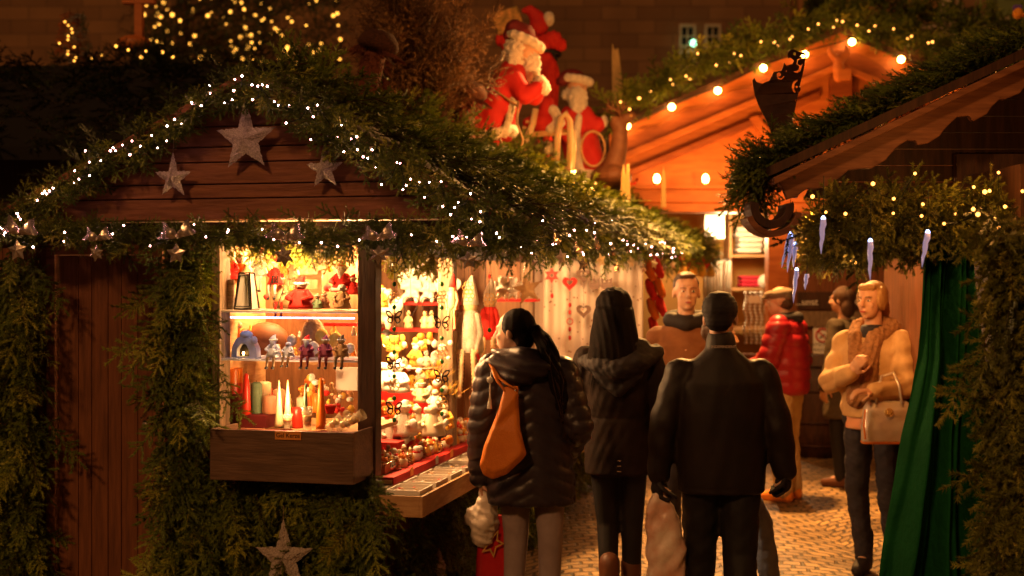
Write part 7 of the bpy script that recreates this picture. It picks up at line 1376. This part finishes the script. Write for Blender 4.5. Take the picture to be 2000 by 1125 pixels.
# 2. woman in dark parka
def g2(t, D, V, k, R, T):
    b = MB(); loftz(b, [(0, 0, .77, .178, .135), (0, 0, .9, .176, .135), (0, 0, 1.03, .163, .125), (0, 0, 1.1, .158, .12), (0, 0, 1.25, .185, .13), (0, 0, 1.36, .18, .12), (0, 0, 1.44, .11, .09)], k); sleeves(b, V, k, .072, .064, .05, .96); rbuild(b, .010, 'parka', M['parka'], t, 3, lambda v: .005 * vnoise(v, 20, 11) + .004 * vnoise(v, 45, 12) - .006 * np.exp(-((v[:, 2] - 1.075 * k) / .008) ** 2))
    b = MB(); b.chain([(-.19 * k, -.03, 1.375 * k), (-.1 * k, -.11, 1.36 * k), (0, -.15, 1.33 * k), (.1 * k, -.12, 1.37 * k), (.2 * k, -.02, 1.42 * k)], [.035, .055, .06, .06, .045]); b.chain([(-.1 * k, -.08, 1.44 * k), (0, -.1, 1.45 * k), (.12 * k, -.05, 1.45 * k)], [.05, .055, .05]); b.chain([(-.1 * k, -.12, 1.3 * k), (0, -.15, 1.22 * k), (.1 * k, -.12, 1.3 * k)], [.03, .03, .03]); rbuild(b, .011, 'hood', M['blackcloth'], t, 2, lambda v: .005 * vnoise(v, 60, 13))
    b = MB(); b.ell(T(0, -.022, .032), (.102 * k, .108 * k, .102 * k), R); b.loft([(V['hd'].x, -.11, V['hd'].z - .34, .10, .04), (V['hd'].x, -.10, V['hd'].z - .25, .14, .065), (V['hd'].x, -.07, V['hd'].z - .12, .125, .075), (V['hd'].x, -.03, V['hd'].z + .02, .102, .094)], 24); rbuild(b, .009, 'hair', M['hairblack'], t, 3, lambda v: .0014 * np.sin(v[:, 0] * 190 + 6 * np.sin(v[:, 2] * 8)) + .002 * vnoise(v * [1, 1, .3], 50, 8))
    h0 = V['hd']
    def sp_(g): x = g.uniform(-.1, .1); return [((h0.x + x * .6, h0.y - .11 + abs(x) * .4, h0.z + .07), .006), ((h0.x + x, h0.y - .12 + abs(x) * .4, h0.z - .05), .006), ((h0.x + x * 1.25, h0.y - .14 + abs(x) * .3, h0.z - .2), .01), ((h0.x + x * 1.35, -.15 + abs(x) * .3, h0.z - .37), .014)]
    strands(t, T, 90, sp_, 'hairblack', 4)
    b = MB(); legs(b, V, k, .088, .06, .046); rbuild(b, .011, 'leggings', M['blackleg'], t, 2); shoes(t, V, k, 'bootbrown', .17, .05)
    for i in range(3):
        e = MB(); z = (.80 + .028 * i) * k; e.box((-.004, -.137 * k - .004, z), (.016, -.137 * k, z + .004)); e.build('rivet', M['silver'], t)
k2 = 1.71 / 1.75
w2, D2 = person('slim woman with long black hair in a dark brown parka and black leggings', (1207 - 1000) / F * 7.12, 7.12, -.08, 1.71, dict(hd=(-.02, .02, 1.635), shl=(-.168, 0, 1.38), shr=(.172, 0, 1.38), ell=(-.205, .03, 1.10), wrl=(-.16, .2, .93), elr=(.245, -.03, 1.12), wrr=(.19, .13, .96), fdl=(.2, .8, -.4), fdr=(-.4, .8, -.2), knl=(-.055, .02, .5), knr=(.075, .04, .5), anl=(-.045, -.10, .12), anr=(.07, .05, .09), tol=(-.045, .0, .03), tor=(.075, .19, .03), hil=(-.078, 0, .9), hir=(.08, 0, .9)), g2)
# 3. man in dark jacket, near
def g3(t, D, V, k, R, T):
    b = MB(); loftz(b, [(0, 0, .80, .205, .145), (0, 0, .9, .212, .15), (0, 0, 1.05, .218, .15), (0, 0, 1.2, .225, .15), (0, 0, 1.33, .215, .14), (0, 0, 1.42, .15, .11), (0, -.01, 1.485, .075, .075)], k); sleeves(b, V, k, .078, .072, .058, .95); b.cap((0, -.01, 1.44 * k), (0, -.0, 1.52 * k), .075, .072)
    rbuild(b, .0105, 'jacket', M['jacketman'], t, 3, lambda v: .007 * vnoise(v * [1.5, 1, .45], 8, 21) + .003 * np.sin(v[:, 2] * 48 + v[:, 0] * 30) * (np.abs(v[:, 0]) > .21) - .004 * np.exp(-((v[:, 2] - .83 * k) / .006) ** 2))
    b = MB(); b.ell(T(0, -.02, .045), (.088 * k, .104 * k, .09 * k), R); b.ell(T(0, -.055, -.005), (.070 * k, .062 * k, .06 * k), R); rbuild(b, .009, 'cap', M['blackcloth'], t, 2, lambda v: .002 * np.sin(v[:, 2] * 300))
    b = MB(); legs(b, V, k, .105, .082, .068); rbuild(b, .011, 'trousers', M['blackleg'], t, 2, wr(b, 23, .006, 20)); shoes(t, V, k, 'blackcloth')
    for q, sd in (('l', -1), ('r', 1)): b = MB(); hand(b, V['wr' + q], V['fd' + q], V['pn' + q], sd * -1, D['c' + q], k * 1.12); b.ell(V['wr' + q] + V['fd' + q].normalized() * .05, (.04, .032, .05)); b.cap(V['wr' + q].lerp(V['el' + q], .12), V['wr' + q], .045, .038); rbuild(b, .0065, 'glove', M['blackcloth'], t, 1)
    text('INDEPENDENT', .017, 'collar_lettering', mat('reflective_print', (.6, .45, .35), .4), t, WM[t.name] @ Matrix.Translation((.0, -.0845 * k - .008, 1.50 * k)) @ Matrix.Rotation(pi / 2, 4, 'X'))
k3 = 1.70 / 1.75
w3, D3 = person('broad man in a plain dark jacket and black cap walking away in the foreground', (1408 - 1000) / F * 6.36, 6.36, -.02, 1.70, dict(hs=.78, hd=(.0, .015, 1.632), yaw=-.3, shl=(-.195, 0, 1.365), shr=(.195, 0, 1.365), ell=(-.275, -.03, 1.13), wrl=(-.30, .0, .87), elr=(.265, -.05, 1.12), wrr=(.30, -.02, .90), fdl=(.1, .05, -1), fdr=(-.1, .1, -1), cl=1.35, cr=1.25, knl=(-.095, .05, .5), knr=(.085, -.03, .5), anl=(-.1, .12, .09), anr=(.08, -.22, .14), tol=(-.11, .27, .03), tor=(.09, -.10, .05)), g3)
def at(px, py, Y): return P(px, py, Y)
t = thing('shopping_bag', 'crumpled white and red plastic bag in the left hand of the dark jacketed man', 'bag', loc=Q(1300, 1130, 6.36)); b = MB(); b.loft([(at(1306, 0, 6.36).x, 6.36, at(0, 1135, 6.36).z, .075, .05), (at(1306, 0, 6.36).x, 6.36, at(0, 1080, 6.36).z, .08, .055), (at(1300, 0, 6.36).x, 6.36, at(0, 1010, 6.36).z, .062, .04), (at(1290, 0, 6.36).x, 6.36, at(0, 965, 6.36).z, .03, .015)], 20, 3); b.chain([at(1287, 945, 6.37), at(1284, 965, 6.36), at(1275, 1000, 6.36), at(1278, 1060, 6.36), at(1285, 1128, 6.36)], [.012, .02, .035, .04, .05]); M['bagprint'] = mat('printed_plastic', (.8, .66, .55), .35, col2=(.6, .26, .16), nscale=7, bump=.5, bscale=16); rbuild(b, .009, 'bag', M['bagprint'], t, 1, lambda v: .008 * vnoise(v * [1.5, 1, .6], 30, 6) + .004 * vnoise(v, 70, 7), M_=I4)
# 4. man coming towards the camera
def short_hair(t, T, R, k, m, top=.05): b = MB(); b.ell(T(0, -.028, .042), (.081 * k, .092 * k, .086 * k), R); b.ell(T(0, .045, .098), (.05 * k, .03 * k, .018 * k), R); rbuild(b, .008, 'hair', M[m], t, 1, lambda v: .003 * vnoise(v, 120, 31))
def g4(t, D, V, k, R, T):
    b = MB(); loftz(b, [(0, 0, .78, .18, .13), (0, 0, .95, .18, .13), (0, 0, 1.15, .185, .13), (0, 0, 1.32, .18, .12), (0, 0, 1.42, .12, .09), (0, .0, 1.49, .07, .07)], k); sleeves(b, V, k, .062, .056, .048); rbuild(b, .0125, 'jacket', M['suede'], t, 2, wr(b, 33, .008, 16)); short_hair(t, T, R, k, 'hairbrown')
    b = MB(); b.chain([V['neck'] + Vector((-.1, .02, 0)), V['neck'] + Vector((0, .09, -.02)), V['neck'] + Vector((.1, .02, 0))], [.05, .05, .05]); b.chain([V['neck'] + Vector((-.09, -.03, .01)), V['neck'] + Vector((.09, -.03, .01))], [.055, .055]); rbuild(b, .012, 'scarf', M['blackcloth'], t, 2)
    b = MB(); legs(b, V, k, .1, .075, .062); rbuild(b, .013, 'jeans', M['jeansdark'], t, 2, wr(b, 34, .006, 20)); shoes(t, V, k, 'bootbrown', 0, .05)
person('man with short dark hair in a brown jacket walking towards the camera, face lit orange', (1341 - 1000) / F * 8.48, 8.48, pi - .15, 1.81, dict(yaw=.15, shl=(-.175, 0, 1.36), shr=(.175, 0, 1.36), anl=(-.1, .2, .09), tol=(-.1, .36, .03), knl=(-.1, .15, .5), anr=(.1, -.2, .1), tor=(.1, -.06, .03)), g4, face=True)
# 5. person hidden behind the near man: jeans
def g5(t, D, V, k, R, T):
    b = MB(); loftz(b, [(0, 0, .85, .18, .13), (0, 0, 1.1, .19, .135), (0, 0, 1.32, .185, .13), (0, 0, 1.44, .1, .08)], k); sleeves(b, V, k, .07, .06, .05); rbuild(b, .013, 'jacket', M['olive'], t, 2, wr(b, 35, .006, 16)); short_hair(t, T, R, k, 'hairbrown')
    b = MB(); legs(b, V, k, .1, .078, .066); rbuild(b, .011, 'jeans', M['jeans'], t, 2, lambda v: .007 * vnoise(v, 22, 41) + .004 * vnoise(v * [1, 1, 2.2], 40, 42)); shoes(t, V, k, 'bootbrown')
person('person in faded blue jeans almost hidden behind the man in the dark jacket', (1400 - 1000) / F * 7.35, 7.35, -1.35, 1.56, dict(knr=(.07, .25, .52), anr=(.07, .33, .09), tor=(.07, .49, .03), knl=(-.07, -.05, .5), anl=(-.07, -.25, .15), tol=(-.07, -.12, .05), hir=(.07, 0.02, .9), wrr=(.2, .1, .95)), g5)
# 6. man in flat cap and red puffer
def g6(t, D, V, k, R, T):
    b = MB(); loftz(b, [(0, 0, .86, .19, .16), (0, 0, .95, .2, .17), (0, 0, 1.1, .205, .17), (0, 0, 1.28, .205, .16), (0, 0, 1.4, .15, .12), (0, .0, 1.48, .09, .09)], k); sleeves(b, V, k, .088, .08, .062); rbuild(b, .012, 'puffer_jacket', M['redpuff'], t, 2, lambda v: .016 * np.abs(np.sin(pi * v[:, 2] / .095)) ** .5 + .005 * vnoise(v, 20, 51))
    b = MB(); b.chain([V['neck'] + Vector((-.09, .0, .0)), V['neck'] + Vector((0, -.09, .01)), V['neck'] + Vector((.09, .0, .0))], [.05, .055, .05]); rbuild(b, .012, 'collar', M['blackcloth'], t, 2)
    b = MB(); b.ell(T(0, -.015, .058), (.094 * k, .11 * k, .052 * k), R @ Matrix.Rotation(-.12, 3, 'X')); b.ell(T(0, .05, .068), (.088 * k, .07 * k, .03 * k), R); b.ell(T(0, .098, .046), (.07 * k, .05 * k, .014 * k), R @ Matrix.Rotation(-.25, 3, 'X')); b.ell(T(0, -.07, .04), (.08 * k, .05 * k, .045 * k), R); rbuild(b, .009, 'flat_cap', M['tweed'], t, 1)
    b = MB(); b.ell(T(0, -.05, -.02), (.076 * k, .06 * k, .06 * k), R); rbuild(b, .009, 'hair', M['hairbrown'], t, 1); b = MB(); legs(b, V, k, .115, .085, .075); rbuild(b, .012, 'trousers', M['khaki'], t, 2, wr(b, 52, .009, 18)); shoes(t, V, k, 'orangeleather', 0, .055)
person('man in a flat cap and red puffer jacket with beige trousers facing left', (1536 - 1000) / F * 10.9, 10.9, 1.0, 1.727, dict(hd=(0, .06, 1.60), yaw=.25, pitch=-.1, shr=(.2, 0, 1.38), elr=(.27, -.02, 1.12), wrr=(.16, .22, 1.02), fdr=(-.5, .8, 0), pnr=(0, 0, -1), ell=(-.24, .05, 1.15), wrl=(-.12, .25, 1.05), fdl=(.5, .8, .1)), g6, face=True)
# 7. blonde woman
def g7(t, D, V, k, R, T):
    b = MB(); loftz(b, [(0, 0, .93, .19, .15), (0, 0, 1.05, .195, .15), (0, 0, 1.2, .195, .15), (0, 0, 1.33, .19, .14), (0, 0, 1.42, .13, .1)], k); sleeves(b, V, k, .07, .064, .055, .92); rbuild(b, .0105, 'coat', M['shearling'], t, 3, lambda v: .006 * vnoise(v, 15, 61) + .007 * np.sin(v[:, 2] * 60 + v[:, 0] * 25) * (np.abs(v[:, 0]) > .15))
    b = MB(); b.chain([V['neck'] + Vector((-.11, -.03, -.01)), V['neck'] + Vector((-.05, .09, -.06)), V['neck'] + Vector((-.03, .14, -.2)), V['neck'] + Vector((-.04, .16, -.4))], [.05, .055, .06, .055]); b.chain([V['neck'] + Vector((.11, -.03, -.01)), V['neck'] + Vector((.07, .09, -.06)), V['neck'] + Vector((.05, .14, -.2)), V['neck'] + Vector((.05, .15, -.42))], [.05, .05, .05, .055]); b.chain([V['neck'] + Vector((-.1, -.04, .0)), V['neck'] + Vector((0, -.1, .02)), V['neck'] + Vector((.1, -.04, 0))], [.055, .06, .055]); rbuild(b, .011, 'fur_collar', M['furcollar'], t, 1, lambda v: .008 * vnoise(v, 110, 62))
    b = MB(); b.loft([(0, .03, 1.40 * k, .08, .09), (0, .02, 1.48 * k, .062, .065)], 20); rbuild(b, .011, 'scarf', M['jeansdark'], t, 2); b = MB(); loftz(b, [(0, 0, .86, .165, .135), (0, 0, 1.0, .16, .13)], k); rbuild(b, .012, 'sweater', M['waxpink'], t, 1)
    b = MB(); b.ell(T(0, -.03, .038), (.083 * k, .093 * k, .09 * k), R); b.ell(T(0, .05, .085), (.062 * k, .035 * k, .026 * k), R); b.chain([T(.0, -.1, .0), T(.0, -.125, -.06), T(.0, -.12, -.16)], [.05, .045, .02]); b.ell(T(.066, -.01, .02), (.026, .055, .075), R); b.ell(T(-.066, -.01, .02), (.026, .055, .075), R);  rbuild(b, .008, 'hair', M['hairblonde'], t, 2, lambda v: .003 * vnoise(v * [1, 1, .4], 80, 63))
    b = MB(); legs(b, V, k, .092, .07, .052); rbuild(b, .010, 'jeans', M['jeansdark'], t, 2, lambda v: .006 * vnoise(v, 24, 64) + .004 * vnoise(v * [1, 1, 2.5], 45, 65)); shoes(t, V, k, 'blackcloth', .12, .052)
person('blonde woman in a beige fur collared coat with a hand raised, smiling to the left', (1706 - 1000) / F * 8.2, 8.2, 2.5, 1.765, dict(fem=True, hd=(0, .03, 1.615), yaw=-.15, shl=(-.175, 0, 1.38), shr=(.175, 0, 1.38), elr=(.235, .1, 1.13), wrr=(.02, .27, 1.21), fdr=(-.5, .3, .6), pnr=(0, -1, .1), cr=.7, ell=(-.23, .08, 1.12), wrl=(-.1, .26, 1.10), fdl=(.6, .7, .1), pnl=(0, -.3, -1), knl=(-.1, .02, .5), knr=(.09, .03, .5), anl=(-.14, .0, .09), anr=(.06, .0, .09), tol=(-.18, .12, .03), tor=(.04, .14, .03)), g7, face=True)
t = thing('handbag', 'silver handbag with orange edge and gold emblem on the arm of the blonde woman', 'handbag', loc=Q(1733, 866, 7.95)); b = MB(); p, q = at(1683, 864, 7.95), at(1784, 782, 7.95); hx = (q.x - p.x) / 2; cx_ = (p.x + q.x) / 2
b.loft([(cx_, 7.95, p.z + .004, hx, .055), (cx_, 7.95, p.z + .08, hx * .99, .06), (cx_, 7.95, p.z + .19, hx * .93, .05), (cx_, 7.95, q.z - .01, hx * .8, .03), (cx_, 7.95, q.z, hx * .7, .012)], 32, 4); rbuild(b, .007, 'body', M['silverleather'], t, 3, lambda v: .004 * vnoise(v, 30, 71), M_=I4)
b = MB(); b.loft([(cx_, 7.95, p.z - .004, hx * 1.0, .058), (cx_, 7.95, p.z + .006, hx * 1.03, .062)], 32, 4); b.build('trim', M['orangeleather'], t, M_=I4); b = MB(); b.tube([at(1690, 800, 7.89), at(1687, 830, 7.89), at(1690, 858, 7.89)], .006, 6); b.tube([at(1778, 800, 7.89), at(1781, 830, 7.89)], .006, 6); b.build('piping', M['orangeleather'], t, M_=I4)
for dy in (-.05, .05):
    b = MB(); b.tube([at(1712, 790, 7.95 + dy), at(1714, 760, 7.95 + dy), at(1722, 735, 7.97), at(1745, 728, 7.98), at(1756, 750, 7.95 + dy), at(1762, 790, 7.95 + dy)], .008, 8); b.build('handle', M['silverleather'], t, M_=I4, smooth=True)
b = MB(); c = at(1737, 806, 7.885); b.ring(c, .024, .003, n=20); b.ell(c + Vector((0, .002, 0)), (.02, .003, .02))
for i in range(5): b.ell(c + Vector((.010 * cos(i * 1.256), -.002, .010 * sin(i * 1.256))), (.007, .003, .007), n=8, m=5)
b.build('emblem', M['gold'], t, M_=I4, smooth=True)
# 8. dark figure behind her
def g8(t, D, V, k, R, T):
    b = MB(); loftz(b, [(0, 0, .6, .2, .16), (0, 0, .9, .195, .16), (0, 0, 1.2, .19, .15), (0, 0, 1.36, .18, .13), (0, 0, 1.45, .1, .09)], k); sleeves(b, V, k, .08, .07, .055); rbuild(b, .014, 'coat', M['olive'], t, 2, wr(b, 81, .008, 14)); b = MB(); b.ell(T(0, -.02, .03), (.09 * k, .1 * k, .095 * k), R); b.ell(T(0, -.06, -.06), (.09 * k, .06 * k, .1 * k), R); rbuild(b, .01, 'hair', M['hairbrown'], t, 2)
    b = MB(); legs(b, V, k); rbuild(b, .014, 'trousers', M['blackleg'], t, 2); shoes(t, V, k, 'bootbrown')
person('person in a long dark olive coat standing behind the blonde woman', (1648 - 1000) / F * 11.6, 11.6, .9, 1.70, {}, g8)
person('person with brown hair in an olive coat partly hidden behind the green curtain', (1812 - 1000) / F * 12.4, 12.4, 2.6, 1.76, {}, g8, face=True)
# 9. knitted hat
def g9(t, D, V, k, R, T):
    b = MB(); loftz(b, [(0, 0, .78, .19, .15), (0, 0, 1.0, .19, .15), (0, 0, 1.25, .185, .14), (0, 0, 1.38, .16, .12), (0, 0, 1.46, .08, .08)], k); sleeves(b, V, k, .078, .07, .055); rbuild(b, .013, 'jacket', M['paleyellow'], t, 2, lambda v: .009 * np.abs(np.sin(pi * v[:, 2] / .1)))
    b = MB(); b.ell(T(0, -.015, .055), (.092 * k, .104 * k, .085 * k), R); b.ell(T(0, -.03, .0), (.09 * k, .09 * k, .05 * k), R); rbuild(b, .009, 'knit_hat', M['knit'], t, 2, lambda v: .004 * np.sin(v[:, 2] * 160) * np.sin(v[:, 0] * 140 + v[:, 1] * 140)); b = MB(); b.chain([T(.05, -.03, -.06), T(.06, -.02, -.16)], [.035, .03]); b.chain([T(-.05, -.03, -.06), T(-.06, -.02, -.16)], [.035, .03]); rbuild(b, .01, 'hair', M['hairblonde'], t, 1)
    b = MB(); legs(b, V, k); rbuild(b, .014, 'trousers', M['pinkcloth'], t, 2); shoes(t, V, k, 'blackcloth')
person('young person in grey knitted hat and pale jacket with pink trousers beside the green curtain', (1776 - 1000) / F * 10.2, 10.2, 2.2, 1.63, dict(hd=(.0, .03, 1.62)), g9, face=True)
